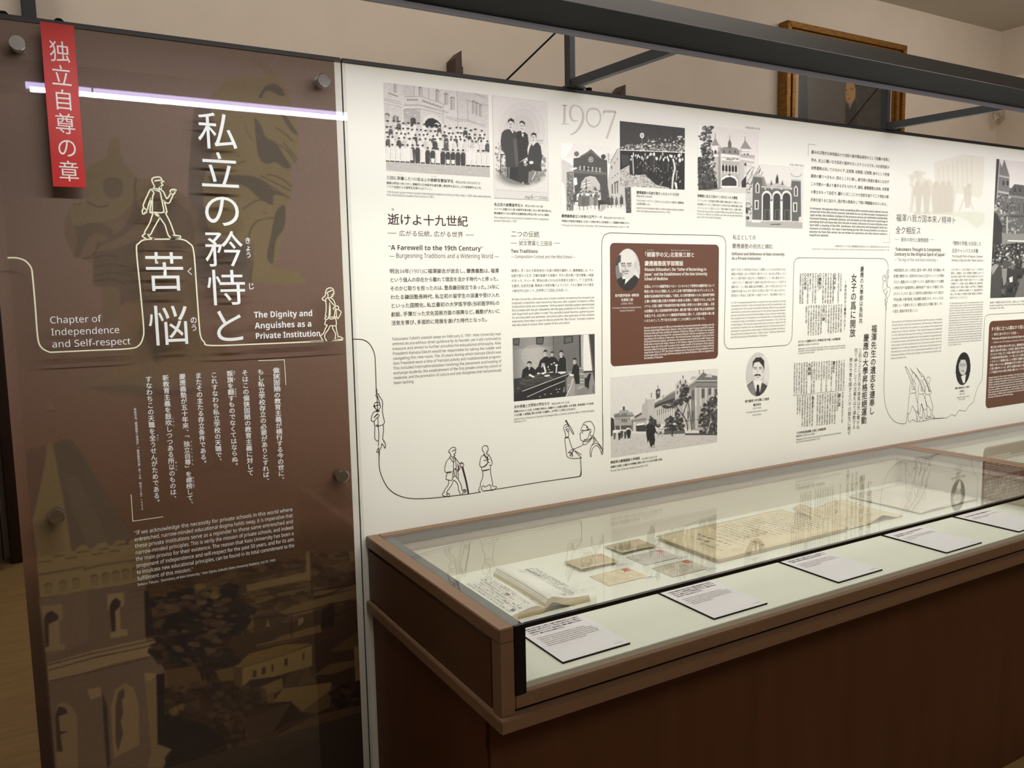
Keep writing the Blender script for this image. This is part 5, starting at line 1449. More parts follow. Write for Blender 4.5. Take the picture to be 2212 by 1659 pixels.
# 2. mounted studio portrait of three men
p = Pic.quad([(1063, 206.3), (1183.4, 219.4), (1184.7, 433.6), (1066.7, 428.8)], 145, 265, g(222)).src(1055, 200, 0.14466)
p.poly([(60, 40), (885, 140), (875, 1490), (105, 1450)], g(220))
for r_, v in ((430, 214), (350, 206), (270, 198), (190, 190)):
    p.ell(500, 560, r_, r_ * 1.2, g(v), 0.5)
for r_, v in ((400, 196), (360, 170), (320, 140), (280, 112)):
    p.ell(470, 1230, r_, r_ * 0.5, g(v), 0.6)
p.speck([(95, 760), (190, 760), (250, 900), (330, 1250), (110, 1250)], 70, 18, [g(96), g(150), g(190), g(120)], 0.7)
p.speck([(720, 900), (860, 960), (850, 1250), (700, 1350)], 50, 22, [g(96), g(150), g(120)], 0.6)
for x in (730, 755, 780, 805):
    p.ln([(x, 700), (x, 770)], 6, g(150))
p.ln([(720, 715), (830, 720)], 6, g(150))
p.ln([(180, 920), (250, 930)], 14, g(60))
p.ln([(185, 920), (180, 1230)], 12, g(70))
p.ln([(290, 1100), (290, 1270)], 16, g(56))
p.poly([(415, 590), (470, 570), (490, 575), (540, 590), (585, 625), (602, 760), (580, 850), (590, 960), (520, 1000), (440, 1060), (420, 900)], g(62))
p.poly([(620, 800), (660, 760), (740, 745), (780, 800), (802, 960), (780, 1080), (800, 1180), (700, 1170), (640, 1060), (590, 1030), (580, 980)], g(70))
p.poly([(440, 1060), (540, 1000), (690, 1080), (740, 1160), (600, 1180), (590, 1350), (520, 1370), (420, 1320)], g(66))
p.poly([(320, 1100), (440, 1090), (430, 1330), (310, 1280)], g(58))
p.poly([(290, 545), (350, 560), (415, 590), (425, 760), (440, 900), (445, 1100), (410, 1120), (260, 1110), (250, 920), (195, 850), (180, 730), (200, 600), (240, 560)], g(74))
p.poly([(370, 700), (420, 690), (440, 900), (445, 1100), (410, 1110), (390, 950)], g(96))
p.ell(335, 470, 46, 72, g(206))
p.poly([(288, 460), (292, 410), (335, 380), (382, 410), (385, 480), (372, 440), (320, 420)], g(52))
p.ell(504, 505, 42, 72, g(206))
p.poly([(463, 470), (470, 430), (505, 418), (545, 450), (548, 510), (532, 470), (490, 445)], g(52))
p.ell(677, 680, 42, 66, g(206))
p.poly([(636, 660), (640, 612), (675, 595), (715, 615), (718, 690), (702, 640), (660, 628)], g(56))
for x, y in ((330, 468), (500, 492), (670, 662)):
    p.ln([(x - 26, y), (x + 28, y + 4)], 8, g(110))
    p.ln([(x - 4, y + 6), (x - 4, y + 30)], 6, g(150))
    p.ln([(x - 14, y + 48), (x + 14, y + 50)], 9, g(96))
p.poly([(345, 545), (375, 590), (365, 610), (330, 560)], g(226))
p.poly([(490, 575), (530, 585), (520, 670), (500, 640)], g(230))
p.ln([(495, 605), (535, 605)], 14, g(40))
p.poly([(655, 760), (690, 740), (720, 730), (690, 770), (660, 800)], g(226))
p.ell(545, 1035, 22, 26, g(214))
p.poly([(520, 1080), (560, 1050), (590, 1070), (560, 1105)], g(160))
p.ell(640, 1045, 32, 24, g(226))
p.poly([(590, 820), (640, 770), (600, 850)], g(226))
p.ln([(650, 1300), (710, 1180)], 14, g(206))
p.ln([(650, 1160), (700, 1180)], 8, g(180))
p.ell(580, 1365, 40, 14, g(96))
p.ell(515, 1355, 20, 26, g(150))
p.ln([(60, 40), (885, 140), (893, 1618), (85, 1580), (60, 40)], 10, g(196), 0.8)
p.ln([(85, 1575), (893, 1614)], 14, g(150))
p.ln([(105, 1452), (878, 1495)], 8, g(190))
p.poly([(105, 1456), (878, 1500), (890, 1610), (88, 1572)], g(214), 0.9)
p.ln([(540, 1580), (565, 1540), (570, 1585), (590, 1550), (600, 1590), (625, 1540), (605, 1580), (640, 1570), (655, 1530), (650, 1585), (690, 1560), (735, 1555)], 5, g(84))
p.ln([(755, 1552), (870, 1560)], 8, g(120), 0.8)
p.ln([(745, 1578), (880, 1586)], 10, g(110), 0.8)
p.grain(3.5)
p.build('printed_photograph', YF, pm, wpn, lift=LIFT, label='studio photograph of three men in dark coats')

# 3. festival gate, faded at its edges
BGW = (242, 239, 231)
p = Pic.quad([(1211, 308), (1368, 322), (1369, 461.5), (1212, 453.5)], 180, 170, BGW).src(1205, 255, 0.12658)
p.poly([(240, 430), (1055, 505), (1060, 700), (900, 760), (60, 680), (200, 520)], g(226))
p.poly([(60, 690), (280, 820), (280, 1580), (150, 1585), (70, 1400)], g(206))
p.poly([(890, 770), (1050, 505), (1290, 505), (1290, 1620), (860, 1500), (840, 1150)], g(196))
p.ln([(890, 770), (1020, 530)], 12, g(120))
for P in ([(905, 830), (925, 810), (930, 860), (910, 870)], [(955, 760), (975, 745), (975, 790)], [(1005, 690), (1020, 680), (1020, 740)], [(920, 1010), (935, 1000), (935, 1040)], [(965, 980), (985, 965), (985, 1000)], [(1005, 950), (1025, 935), (1025, 965)], [(915, 1130), (935, 1120), (940, 1290), (920, 1290)], [(965, 1110), (985, 1100), (985, 1290), (970, 1290)], [(1005, 1090), (1025, 1080), (1025, 1280), (1010, 1280)]):
    p.poly(P, g(96))
p.ln([(960, 1110), (1030, 1080)], 18, g(80))
p.ln([(865, 600), (868, 780)], 10, g(130))
for y in (615, 650, 690):
    p.ln([(815, y), (915, y + 20)], 7, g(140))
p.poly([(150, 920), (260, 910), (270, 1600), (150, 1590)], g(122))
p.speck([(150, 920), (260, 910), (270, 1600), (150, 1590)], 70, 14, [g(90), g(180), g(140), g(210)], 0.7)
p.poly([(265, 690), (380, 670), (565, 530), (735, 690), (840, 720), (850, 1150), (900, 1500), (740, 1420), (715, 1130), (640, 1010), (560, 990), (470, 1010), (400, 1100), (385, 1260), (290, 1330), (265, 900)], g(86))
p.ell(318, 612, 43, 44, g(110))
p.ell(776, 660, 40, 42, g(72))
p.poly([(360, 660), (565, 545), (730, 690), (700, 690), (565, 580), (390, 670)], g(110))
p.poly([(270, 870), (830, 925), (830, 975), (270, 935)], g(112))
p.poly([(350, 810), (740, 850), (740, 915), (350, 890)], g(66))
p.ell(563, 708, 44, 50, g(180))
p.ell(563, 708, 30, 34, g(96))
p.poly([(545, 690), (580, 690), (570, 730), (550, 730)], g(196))
p.ln([(290, 700), (470, 710)], 5, g(72))
p.ln([(650, 730), (820, 760)], 5, g(72))
for i, x in enumerate((378, 448, 520, 592, 655, 715)):
    y = 850 + i * 7
    p.ln([(x - 18, y - 26), (x + 18, y - 24)], 9, g(224))
    p.ln([(x, y - 36), (x, y + 34)], 9, g(224))
    p.ln([(x - 22, y + 30), (x + 20, y + 32)], 9, g(224))
    if i != 2:
        p.ln([(x - 20, y), (x + 20, y + 2)], 9, g(214))
p.poly([(400, 1100), (470, 1012), (560, 995), (640, 1015), (715, 1140), (725, 1300), (390, 1280)], g(196))
for P in ([(410, 1110), (550, 1070), (555, 1090), (420, 1135)], [(430, 1150), (560, 1110), (560, 1130), (440, 1175)]):
    p.poly(P, g(236))
    p.ln([P[0], P[1]], 10, g(110))
p.ln([(480, 1040), (490, 1300)], 14, g(96))
p.poly([(200, 870), (300, 840), (345, 855), (260, 890)], g(236))
p.poly([(270, 1020), (320, 1015), (335, 1130), (290, 1155), (268, 1110)], g(236))
p.speck([(390, 1180), (720, 1180), (740, 1420), (300, 1420)], 190, 16, [g(84), g(180), g(120), g(206), g(66)], 0.8)
p.speck([(150, 1230), (330, 1280), (340, 1560), (270, 1570)], 30, 18, [g(96), g(150)], 0.7)
p.poly([(270, 1470), (900, 1490), (1180, 1500), (1170, 1620), (260, 1590)], g(226), 0.85)
for x, y, s_, v in ((380, 1330, 1.6, 120), (445, 1320, 1.7, 106), (510, 1310, 1.7, 110), (570, 1330, 1.4, 160), (640, 1330, 1.5, 120), (860, 1340, 1.3, 80), (920, 1350, 1.2, 90), (1000, 1370, 1.0, 110), (1085, 1340, 1.2, 80), (290, 1290, 1.3, 90)):
    p.poly([(x - 22 * s_, y + 10), (x + 22 * s_, y + 10), (x + 26 * s_, y + 110 * s_), (x - 24 * s_, y + 110 * s_)], g(v))
    p.ell(x, y - 8, 14 * s_, 16 * s_, g(v + 30 if v < 110 else 90))
    p.ln([(x - 8, y + 110 * s_), (x - 6, y + 150 * s_)], 12, g(v))
p.ell(505, 1305, 36, 26, g(236))
p.poly([(680, 1400), (740, 1400), (860, 1460), (780, 1490), (720, 1480), (705, 1600), (690, 1540)], g(66))
p.poly([(735, 1480), (850, 1470), (800, 1560), (720, 1600)], g(180))
p.poly([(1140, 1180), (1240, 1175), (1250, 1620), (1165, 1620)], g(90))
p.speck([(1150, 1180), (1240, 1175), (1250, 1620), (1165, 1620)], 24, 14, [g(70), g(150)], 0.6)
p.poly([(60, 430), (250, 430), (230, 500), (150, 640), (60, 700)], BGW, 0.9, True)
p.poly([(40, 1100), (110, 1150), (140, 1600), (40, 1610)], BGW, 0.8, True)
p.poly([(1255, 1180), (1300, 1180), (1300, 1640), (1262, 1630)], BGW, 0.8)
p.grain(5)
p.build('printed_photograph', YF, pm, wpn, lift=LIFT, label='faded photograph of a festival arch over a street')

# 4. torchlight march at night
p = Pic.quad([(1339.7, 261), (1480, 277.3), (1477.7, 409.4), (1338.6, 402)], 165, 160, g(70)).src(1205, 255, 0.12658)
p.poly([(1060, 560), (2165, 590), (2155, 1225), (1060, 1190)], g(50))
p.poly([(1060, 890), (1220, 800), (1220, 960), (1300, 990), (1480, 960), (1560, 1040), (1680, 1140), (1900, 1190), (1900, 1212), (1060, 1185)], g(182))
p.speck([(1060, 890), (1220, 830), (1220, 960), (1480, 980), (1680, 1140), (1880, 1200), (1060, 1185)], 260, 15, [g(150), g(212), g(196), g(120)], 0.7)
p.poly([(1080, 620), (1220, 640), (1210, 790), (1090, 830)], g(80), 0.7)
p.speck([(1070, 490), (1240, 440), (2160, 430), (2160, 590), (1070, 545)], 380, 11, [g(210), g(150), g(110), g(230), g(60)], 0.8, 1.6)
p.speck([(1500, 340), (2160, 330), (2160, 500), (1300, 480)], 60, 13, [g(190), g(120), g(220)], 0.75)
p.ln([(1065, 545), (1600, 565), (2165, 588)], 13, g(240))
p.ell(1435, 297, 37, 46, g(236))
p.ell(1435, 297, 20, 25, g(110))
p.ell(1435, 297, 10, 14, g(226))
p.poly([(1415, 330), (1455, 330), (1438, 352)], g(230))
p.ln([(1438, 350), (1432, 470)], 10, g(120))
p.ell(2080, 322, 46, 18, g(206))
p.ell(2075, 360, 20, 12, g(230))
p.ell(1625, 400, 36, 12, g(220))
for i in range(34):
    x = 1240 + 27 * i + rp.uniform(-8, 8)
    y = 610 + rp.uniform(0, 110)
    p.ell(x, y, rp.uniform(8, 17), rp.uniform(18, 38), g(rp.choice([236, 220, 190, 236])), 0.95, 10, rp.uniform(-0.3, 0.3))
    if rp.random() < 0.6:
        p.ln([(x, y + 30), (x + rp.uniform(-10, 10), y + rp.uniform(160, 420))], rp.uniform(6, 16), g(rp.choice([96, 120, 84])), 0.6)
p.speck([(1240, 720), (2150, 760), (2150, 1200), (1700, 1140), (1480, 940), (1250, 940)], 60, 11, [g(230), g(180), g(130)], 0.8, 0.8)
p.ln([(1275, 640), (1290, 960)], 18, g(196))
p.ln([(1975, 740), (1995, 860), (1965, 1000), (1950, 1200)], 30, g(214), 0.95, True)
p.ln([(2030, 900), (2020, 1060)], 20, g(150))
p.poly([(1985, 1100), (2025, 1100), (2040, 1210), (2010, 1205)], g(240))
p.ell(2080, 720, 22, 36, g(236))
p.ell(1930, 640, 26, 14, g(226))
p.grain(5)
p.build('printed_photograph', YF - 0.0002, pm, wpn, lift=LIFT, label='dark photograph of a torchlight march at night')

# 5. lecture hall with pointed towers
p = Pic.quad([(1507.5, 268), (1642, 284.5), (1639.5, 420), (1506.5, 411)], 160, 175, g(222)).src(1500, 265, 0.14167)
p.poly([(50, 30), (120, 38), (125, 500), (50, 520)], BGW, 0.8)
p.poly([(262, 350), (310, 235), (316, 160), (322, 235), (385, 350), (395, 420), (400, 985), (310, 985), (245, 480)], g(186))
p.poly([(262, 340), (316, 225), (360, 320), (385, 345), (250, 350)], g(150))
p.poly([(245, 350), (395, 355), (398, 440), (250, 445)], g(228))
for x in (268, 320):
    p.ell(x, 448, 17, 32, g(66))
p.poly([(250, 480), (400, 490), (400, 520), (250, 510)], g(232))
p.poly([(398, 390), (440, 375), (530, 370), (640, 385), (690, 430), (685, 500), (405, 470)], g(140))
for x in (452, 537, 620):
    p.poly([(x - 22, 460), (x, 405), (x + 22, 465)], g(96))
p.poly([(510, 310), (537, 245), (565, 315), (562, 390), (512, 385)], g(110))
p.ln([(538, 195), (537, 260)], 8, g(130))
p.poly([(700, 390), (770, 270), (772, 220), (776, 270), (868, 405), (850, 420), (850, 490), (700, 500)], g(150))
p.poly([(700, 395), (865, 405), (850, 440), (720, 435)], g(228))
p.poly([(710, 440), (850, 445), (850, 500), (710, 500)], g(220))
for x in (762, 812):
    p.ell(x, 495, 18, 24, g(60))
p.ln([(316, 160), (316, 230)], 8, g(120))
p.ln([(770, 215), (770, 290)], 8, g(120))
p.poly([(410, 470), (690, 505), (690, 590), (415, 570)], g(228))
p.ln([(420, 530), (690, 545)], 10, g(150))
p.speck([(470, 535), (680, 545), (680, 575), (470, 565)], 20, 9, [g(130)], 0.7, 2)
p.poly([(415, 575), (690, 595), (680, 985), (405, 985)], g(176))
p.poly([(418, 640), (665, 660), (665, 790), (415, 775)], g(216))
for i, x in enumerate((438, 487, 537, 585, 632)):
    y = 690 + i * 3
    p.poly([(x - 18, y + 50), (x - 18, y - 30), (x, y - 56), (x + 18, y - 28), (x + 18, y + 52)], g(52))
    p.ln([(x - 14, y + 70), (x + 14, y + 72)], 14, g(120))
p.poly([(405, 985), (408, 860), (470, 810), (545, 795), (620, 825), (662, 880), (660, 985)], g(232))
p.poly([(416, 962), (416, 880), (480, 838), (545, 825), (610, 850), (642, 895), (642, 965)], g(66))
p.ell(535, 795, 22, 14, g(84))
p.poly([(690, 505), (915, 500), (910, 640), (800, 650), (720, 960), (680, 985)], g(190))
p.poly([(690, 530), (910, 560), (905, 590), (690, 560)], g(226))
p.poly([(700, 480), (920, 500), (915, 530), (700, 515)], g(170))
p.ell(782, 640, 24, 26, g(80))
p.poly([(755, 660), (800, 660), (800, 800), (760, 800)], g(206))
p.poly([(720, 1000), (718, 900), (760, 840), (800, 800), (830, 850), (830, 1020)], g(60))
p.poly([(50, 1025), (800, 985), (800, 1085), (50, 1030)], g(206))
p.poly([(50, 1020), (360, 990), (440, 990), (360, 1015), (200, 1035)], g(120))
D2 = [g(62), g(74), g(54), g(92)]
p.poly([(55, 520), (130, 560), (200, 600), (300, 760), (350, 960), (350, 1000), (60, 1030)], g(66))
p.speck([(140, 50), (270, 60), (240, 180), (260, 300), (250, 420), (320, 540), (310, 700), (340, 980), (60, 1010), (60, 540), (130, 520), (90, 380), (130, 320), (70, 200), (140, 150)], 300, 22, D2, 0.85, 1.2)
p.speck([(140, 60), (250, 60), (260, 300), (300, 560), (120, 520), (80, 200)], 60, 12, [g(214), g(190)], 0.7)
p.speck([(100, 600), (350, 600), (330, 900), (100, 900)], 26, 12, [g(170), g(200)], 0.7)
p.poly([(360, 380), (400, 350), (402, 985), (365, 985)], g(110), 0.5)
p.poly([(830, 620), (1010, 640), (1010, 1090), (830, 1090)], BGW, 0.0)
p.poly([(990, 120), (1010, 120), (1000, 1090), (975, 1085)], BGW, 0.5)
p.grain(4)
p.build('printed_photograph', YF, pm, wpn, lift=LIFT, label='photograph of a lecture hall with two pointed towers')

# 6. the hall with its three arches
p = Pic.quad([(1611.5, 353), (1736.3, 361.4), (1733, 493.8), (1611, 489.4)], 150, 162, g(216)).src(1500, 265, 0.14167)
p.poly([(785, 620), (1670, 690), (1660, 900), (785, 900)], g(220))
p.poly([(790, 640), (880, 640), (890, 1480), (785, 1560)], g(206))
rp2 = random.Random(5)
for i in range(26):
    x, y = 800 + rp2.random() * 250, 640 + rp2.random() * 160
    p.ln([(x, y), (x - rp2.uniform(20, 120), y + rp2.uniform(60, 200))], rp2.uniform(5, 12), g(rp2.choice([110, 80, 240, 236])), 0.8)
p.speck([(790, 900), (880, 900), (870, 1450), (785, 1500)], 60, 14, [g(80), g(150), g(232), g(110)], 0.7)
p.poly([(890, 815), (1020, 830), (1060, 830), (1100, 960), (1470, 985), (1480, 870), (1620, 890), (1625, 1500), (1440, 1500), (880, 1480)], g(104))
p.poly([(1030, 840), (1060, 835), (1100, 960), (1040, 960)], g(140))
p.poly([(890, 800), (1060, 820), (1060, 842), (890, 822)], g(176))
p.poly([(1480, 860), (1625, 875), (1625, 900), (1480, 888)], g(176))
p.ln([(1470, 770), (1490, 810), (1560, 830), (1620, 810), (1630, 780)], 9, g(120), 0.7)
p.poly([(1235, 930), (1240, 850), (1262, 780), (1280, 850), (1282, 945)], g(70))
p.poly([(1090, 930), (1300, 925), (1400, 950), (1400, 985), (1100, 965)], g(190))
for x in (1172, 1340):
    p.poly([(x - 16, 950), (x, 870), (x + 16, 950)], g(84))
p.poly([(1020, 960), (1490, 985), (1485, 1030), (1015, 1000)], g(150))
p.ln([(1020, 975), (1488, 1000)], 10, g(226))
for x in (1080, 1180, 1325, 1470):
    p.ell(x, 1008, 12, 14, g(226))
for a, b in ((1030, 1170), (1188, 1322), (1330, 1475)):
    c_ = (a + b) / 2
    r_ = (b - a) / 2
    P = [(a - 8, 1500), (a - 6, 1130)] + [(c_ - (r_ + 6) * math.cos(t), 1130 - (r_ + 24) * math.sin(t)) for t in [k * math.pi / 10 for k in range(11)]] + [(b + 6, 1500)]
    p.poly(P, g(226))
    P = [(a + 12, 1490), (a + 14, 1140)] + [(c_ - (r_ - 14) * math.cos(t), 1140 - (r_ - 2) * math.sin(t)) for t in [k * math.pi / 10 for k in range(11)]] + [(b - 12, 1490)]
    p.poly(P, g(72))
    p.ln([(a + 44, 1480), (a + 46, 1330), (b - 30, 1330), (b - 30, 1480)], 8, g(130))
for x in (1170, 1325):
    p.poly([(x - 18, 1190), (x + 18, 1190), (x + 14, 1500), (x - 14, 1500)], g(232))
    p.poly([(x - 22, 1170), (x + 22, 1170), (x + 18, 1195), (x - 18, 1195)], g(120))
for x, y in ((960, 990), (1545, 1040)):
    p.poly([(x - 30, y + 80), (x - 32, y - 40), (x, y - 85), (x + 32, y - 40), (x + 30, y + 85)], g(220))
    p.poly([(x - 14, y + 70), (x - 16, y - 30), (x, y - 60), (x + 16, y - 30), (x + 14, y + 70)], g(84))
for x, y in ((948, 1255), (1535, 1290)):
    p.poly([(x - 34, y - 75), (x + 32, y - 73), (x + 28, y + 72), (x - 32, y + 70)], g(226))
    p.poly([(x - 16, y - 55), (x + 16, y - 54), (x + 14, y + 55), (x - 14, y + 54)], g(70))
p.poly([(785, 1500), (1645, 1510), (1645, 1615), (785, 1585)], g(176))
p.poly([(870, 1480), (1010, 1485), (1010, 1525), (870, 1520)], g(222))
p.poly([(1150, 1545), (1320, 1540), (1310, 1560), (1160, 1560)], g(100))
p.poly([(1590, 1440), (1640, 1430), (1645, 1520), (1590, 1520)], g(220))
p.ell(830, 1440, 16, 70, g(220))
p.speck([(785, 1300), (850, 1300), (840, 1480), (785, 1480)], 14, 18, [g(66)], 0.8)
p.grain(4)
p.build('printed_photograph', YF - 0.0002, pm, wpn, lift=LIFT, label='photograph of a dark hall front with three white arches')

# 7. students around a table
p = Pic.quad([(1106.9, 729.8), (1284.6, 721.6), (1285, 850.4), (1109.6, 867.5)], 215, 165, g(140)).src(1100, 715, 0.096447)
for i in range(24):
    f = i / 23
    p.poly([(75 + f * 920, 155 - f * 45), (75 + (f + 0.05) * 920, 155 - f * 45), (110 + (f + 0.05) * 900, 1080), (110 + f * 900, 1080)], g(120 + 52 * math.sin(f * 3.0 + 0.2)), 0.9)
p.poly([(75, 155), (1000, 110), (1000, 330), (80, 420)], g(112), 0.45)
p.ell(560, 560, 300, 260, g(186), 0.35)
p.poly([(985, 110), (1600, 80), (1600, 900), (1000, 900)], g(108))
p.poly([(975, 110), (990, 110), (998, 560), (985, 560)], g(72))
for P in ([(85, 165), (232, 160), (222, 330), (92, 320)], [(595, 140), (780, 132), (755, 305), (605, 302)], [(1225, 120), (1430, 110), (1425, 255), (1215, 298)]):
    p.poly(P, g(58))
    c_ = np.mean(np.array(P), 0)
    p.poly([tuple(c_ + (np.array(q) - c_) * 0.72) for q in P], g(96))
p.poly([(1560, 90), (1600, 85), (1620, 900), (1580, 900)], g(54))
p.ln([(1630, 85), (1640, 350)], 14, g(210))
p.poly([(1660, 85), (1775, 78), (1865, 890), (1650, 890)], g(222))
p.poly([(1600, 90), (1650, 88), (1660, 800), (1610, 800)], g(176))
p.poly([(1775, 78), (1910, 70), (1915, 1200), (1860, 890)], g(66))
p.ln([(1790, 90), (1880, 880)], 16, g(110))
p.poly([(1570, 810), (1655, 805), (1680, 1190), (1580, 1190)], g(130))
for y in (830, 960, 1090, 1150):
    p.ln([(1575, y), (1670, y + 5)], 18, g(206))
for P in ([(280, 1000), (300, 870), (390, 800), (440, 780), (520, 810), (580, 870), (590, 1000), (420, 1050), (270, 1060)], [(580, 870), (650, 790), (710, 780), (800, 830), (830, 920), (700, 960), (590, 990)], [(650, 780), (690, 660), (780, 580), (840, 570), (900, 600), (920, 760), (900, 930), (830, 920), (800, 830)], [(900, 600), (930, 580), (970, 570), (1040, 600), (1100, 690), (1080, 940), (900, 930)], [(1100, 690), (1130, 610), (1160, 590), (1210, 560), (1270, 620), (1290, 940), (1080, 920)], [(1390, 960), (1430, 780), (1500, 730), (1560, 800), (1580, 1180), (1480, 1190), (1440, 1000)]):
    p.poly(P, g(46))
p.poly([(1270, 620), (1285, 640), (1300, 930), (1280, 930)], g(130))
for x, y, rx, ry in ((452, 755, 48, 66), (760, 745, 40, 52), (808, 500, 38, 66), (960, 520, 32, 52), (1165, 510, 40, 68), (1465, 680, 38, 68)):
    p.ell(x, y, rx, ry, g(196))
    p.poly([(x - rx - 6, y), (x - rx + 2, y - ry), (x, y - ry - 16), (x + rx, y - ry + 6), (x + rx + 4, y - 10), (x + rx * 0.5, y - ry * 0.5), (x - rx * 0.6, y - ry * 0.55)], g(44))
    p.ln([(x - rx * 0.6, y - 6), (x + rx * 0.5, y - 4)], 9, g(90))
    p.ln([(x - 10, y + ry * 0.55), (x + 12, y + ry * 0.55)], 7, g(110))
    p.poly([(x + rx * 0.2, y - ry * 0.4), (x + rx, y - ry * 0.3), (x + rx * 0.8, y + ry * 0.7), (x + rx * 0.3, y + ry * 0.9)], g(110), 0.45)
p.poly([(430, 830), (470, 825), (445, 880)], g(214))
p.poly([(710, 790), (740, 780), (725, 830)], g(214))
p.poly([(760, 790), (790, 760), (830, 900), (800, 930)], g(230))
p.ell(1165, 585, 22, 12, g(232))
p.poly([(100, 1070), (600, 1000), (760, 940), (1160, 930), (1350, 945), (1350, 970), (300, 1350), (110, 1480)], g(60))
p.poly([(300, 1350), (1350, 965), (1260, 1100), (400, 1480), (360, 1560), (105, 1580), (110, 1400)], g(48))
p.poly([(105, 1480), (300, 1350), (400, 1480), (1250, 1110), (1290, 1380), (1280, 1470), (110, 1580)], g(50))
p.speck([(300, 1030), (900, 960), (1150, 960), (900, 1090), (300, 1300), (150, 1300)], 90, 14, [g(84), g(96), g(76)], 0.6, 3.5)
p.ln([(295, 1350), (900, 1120), (1350, 955)], 15, g(206))
p.ln([(400, 1478), (900, 1250), (1255, 1108)], 14, g(206))
p.poly([(1250, 1020), (1280, 1010), (1285, 1380), (1255, 1360)], g(84))
p.poly([(1220, 1250), (1240, 1240), (1240, 1370), (1200, 1370)], g(130))
p.ell(470, 990, 40, 24, g(226), 1, 14, 0.3)
p.ell(525, 1020, 40, 20, g(232), 1, 14, 0.3)
p.ell(655, 950, 36, 18, g(214))
p.poly([(700, 945), (800, 915), (840, 935), (750, 975)], g(226))
p.poly([(1340, 955), (1450, 975), (1440, 1005), (1360, 1005)], g(232))
p.poly([(785, 990), (900, 975), (905, 1015), (795, 1025)], g(214))
p.poly([(900, 915), (985, 905), (980, 930), (905, 940)], g(206))
p.poly([(1085, 915), (1260, 905), (1270, 940), (1150, 965), (1090, 935)], g(222))
p.poly([(905, 950), (970, 945), (970, 985), (910, 990)], g(36))
p.ell(1060, 975, 100, 34, g(52))
p.ln([(1050, 935), (1062, 770)], 26, g(214))
p.ell(1055, 765, 36, 24, g(206))
p.ell(1005, 715, 22, 16, g(220))
p.ell(945, 745, 26, 10, g(226))
p.ell(870, 805, 10, 26, g(232))
p.ell(890, 865, 12, 12, g(226))
for x, y in ((1060, 1305), (1125, 1300), (1090, 1365), (800, 1420), (935, 1405), (685, 1470), (1335, 1210)):
    p.ell(x, y, 22, 9, g(210), 0.9, 10, -0.4)
p.poly([(1270, 1460), (1380, 1250), (1410, 1090), (1440, 1065), (1465, 1090), (1462, 1440)], g(156))
p.ln([(1270, 1460), (1380, 1250), (1412, 1090), (1445, 1068)], 16, g(222))
p.poly([(1490, 1290), (1600, 1210), (1750, 1220), (1800, 1330), (1720, 1420), (1560, 1420)], g(132))
p.poly([(1490, 1300), (1600, 1215), (1700, 1230), (1600, 1300)], g(176), 0.7)
p.poly([(1690, 1020), (1780, 960), (1860, 930), (1800, 1180), (1780, 1300), (1690, 1230)], g(48))
p.ln([(1850, 940), (1800, 1170), (1800, 1300)], 26, g(140))
p.ln([(1670, 920), (1860, 905)], 28, g(40))
p.poly([(1670, 960), (1780, 950), (1730, 1050), (1660, 1040)], g(150))
p.poly([(1860, 1220), (1915, 1210), (1918, 1400), (1850, 1380)], g(120))
p.grain(5)
p.build('printed_photograph', YF, pm, wpn, lift=LIFT, label='photograph of students around a long dark table')

# 8. the hospital
p = Pic.quad([(1318.9, 815), (1550.5, 796), (1548.7, 956.5), (1319.5, 987)], 265, 205, g(212)).src(1310, 790, 0.12358)
p.poly([(70, 1200), (430, 1180), (900, 1200), (1370, 1180), (1935, 1210), (1930, 1360), (70, 1610)], g(196))
p.speck([(70, 1240), (1930, 1210), (1930, 1360), (70, 1600)], 260, 12, [g(186), g(206), g(178)], 0.5, 2)
p.poly([(75, 900), (130, 930), (150, 1150), (75, 1180)], g(62))
p.poly([(125, 840), (215, 825), (230, 780), (375, 775), (395, 810), (450, 810), (490, 880), (420, 900), (440, 1100), (250, 1090), (150, 1080), (140, 900)], g(160))
p.poly([(125, 870), (215, 830), (230, 860), (480, 860), (480, 885), (140, 910)], g(120))
p.poly([(285, 715), (318, 712), (320, 780), (285, 780)], g(70))
for x in (275, 310, 345):
    p.poly([(x - 9, 830), (x + 9, 828), (x + 9, 865), (x - 9, 866)], g(84))
    p.poly([(x - 9, 930), (x + 9, 928), (x + 9, 985), (x - 9, 988)], g(72))
p.ln([(150, 940), (430, 930)], 8, g(110))
p.poly([(150, 1050), (440, 1040), (440, 1110), (160, 1120)], g(84))
for x in (240, 460, 490):
    p.ln([(x, 1040), (x + 6, 1150)], 16, g(206))
p.poly([(490, 880), (620, 810), (620, 690), (680, 640), (720, 590), (850, 580), (860, 1000), (700, 960), (690, 1140), (440, 1140), (430, 950)], g(176))
p.poly([(490, 885), (610, 820), (620, 850), (500, 920)], g(90))
p.poly([(430, 950), (690, 910), (700, 960), (440, 985)], g(134))
p.poly([(525, 1015), (665, 1000), (670, 1030), (530, 1048)], g(226))
p.poly([(515, 1050), (680, 1030), (690, 1150), (520, 1150)], g(66))
p.ln([(450, 970), (450, 1140)], 18, g(100))
p.ln([(490, 990), (490, 1140)], 26, g(206))
p.poly([(720, 600), (850, 580), (850, 900), (725, 900)], g(186))
p.poly([(840, 650), (960, 560), (985, 500), (1030, 530), (1140, 450), (1200, 430), (1220, 320), (1260, 270), (1400, 260), (1440, 320), (1560, 260), (1935, 260), (1935, 1200), (860, 1000)], g(170))
p.poly([(840, 660), (1200, 450), (1200, 560), (840, 740)], g(118))
p.poly([(840, 690), (960, 640), (1195, 560), (1195, 600), (960, 690), (840, 745)], g(72))
for i in range(9):
    x = 860 + i * 38
    y0, y1 = 740 - i * 14, 990 - i * 6
    p.poly([(x, y0), (x + 17, y0 - 6), (x + 17, y1), (x, y1)], g(206))
    p.ln([(x + 27, y0 + 40), (x + 27, y0 + 130)], 12, g(96))
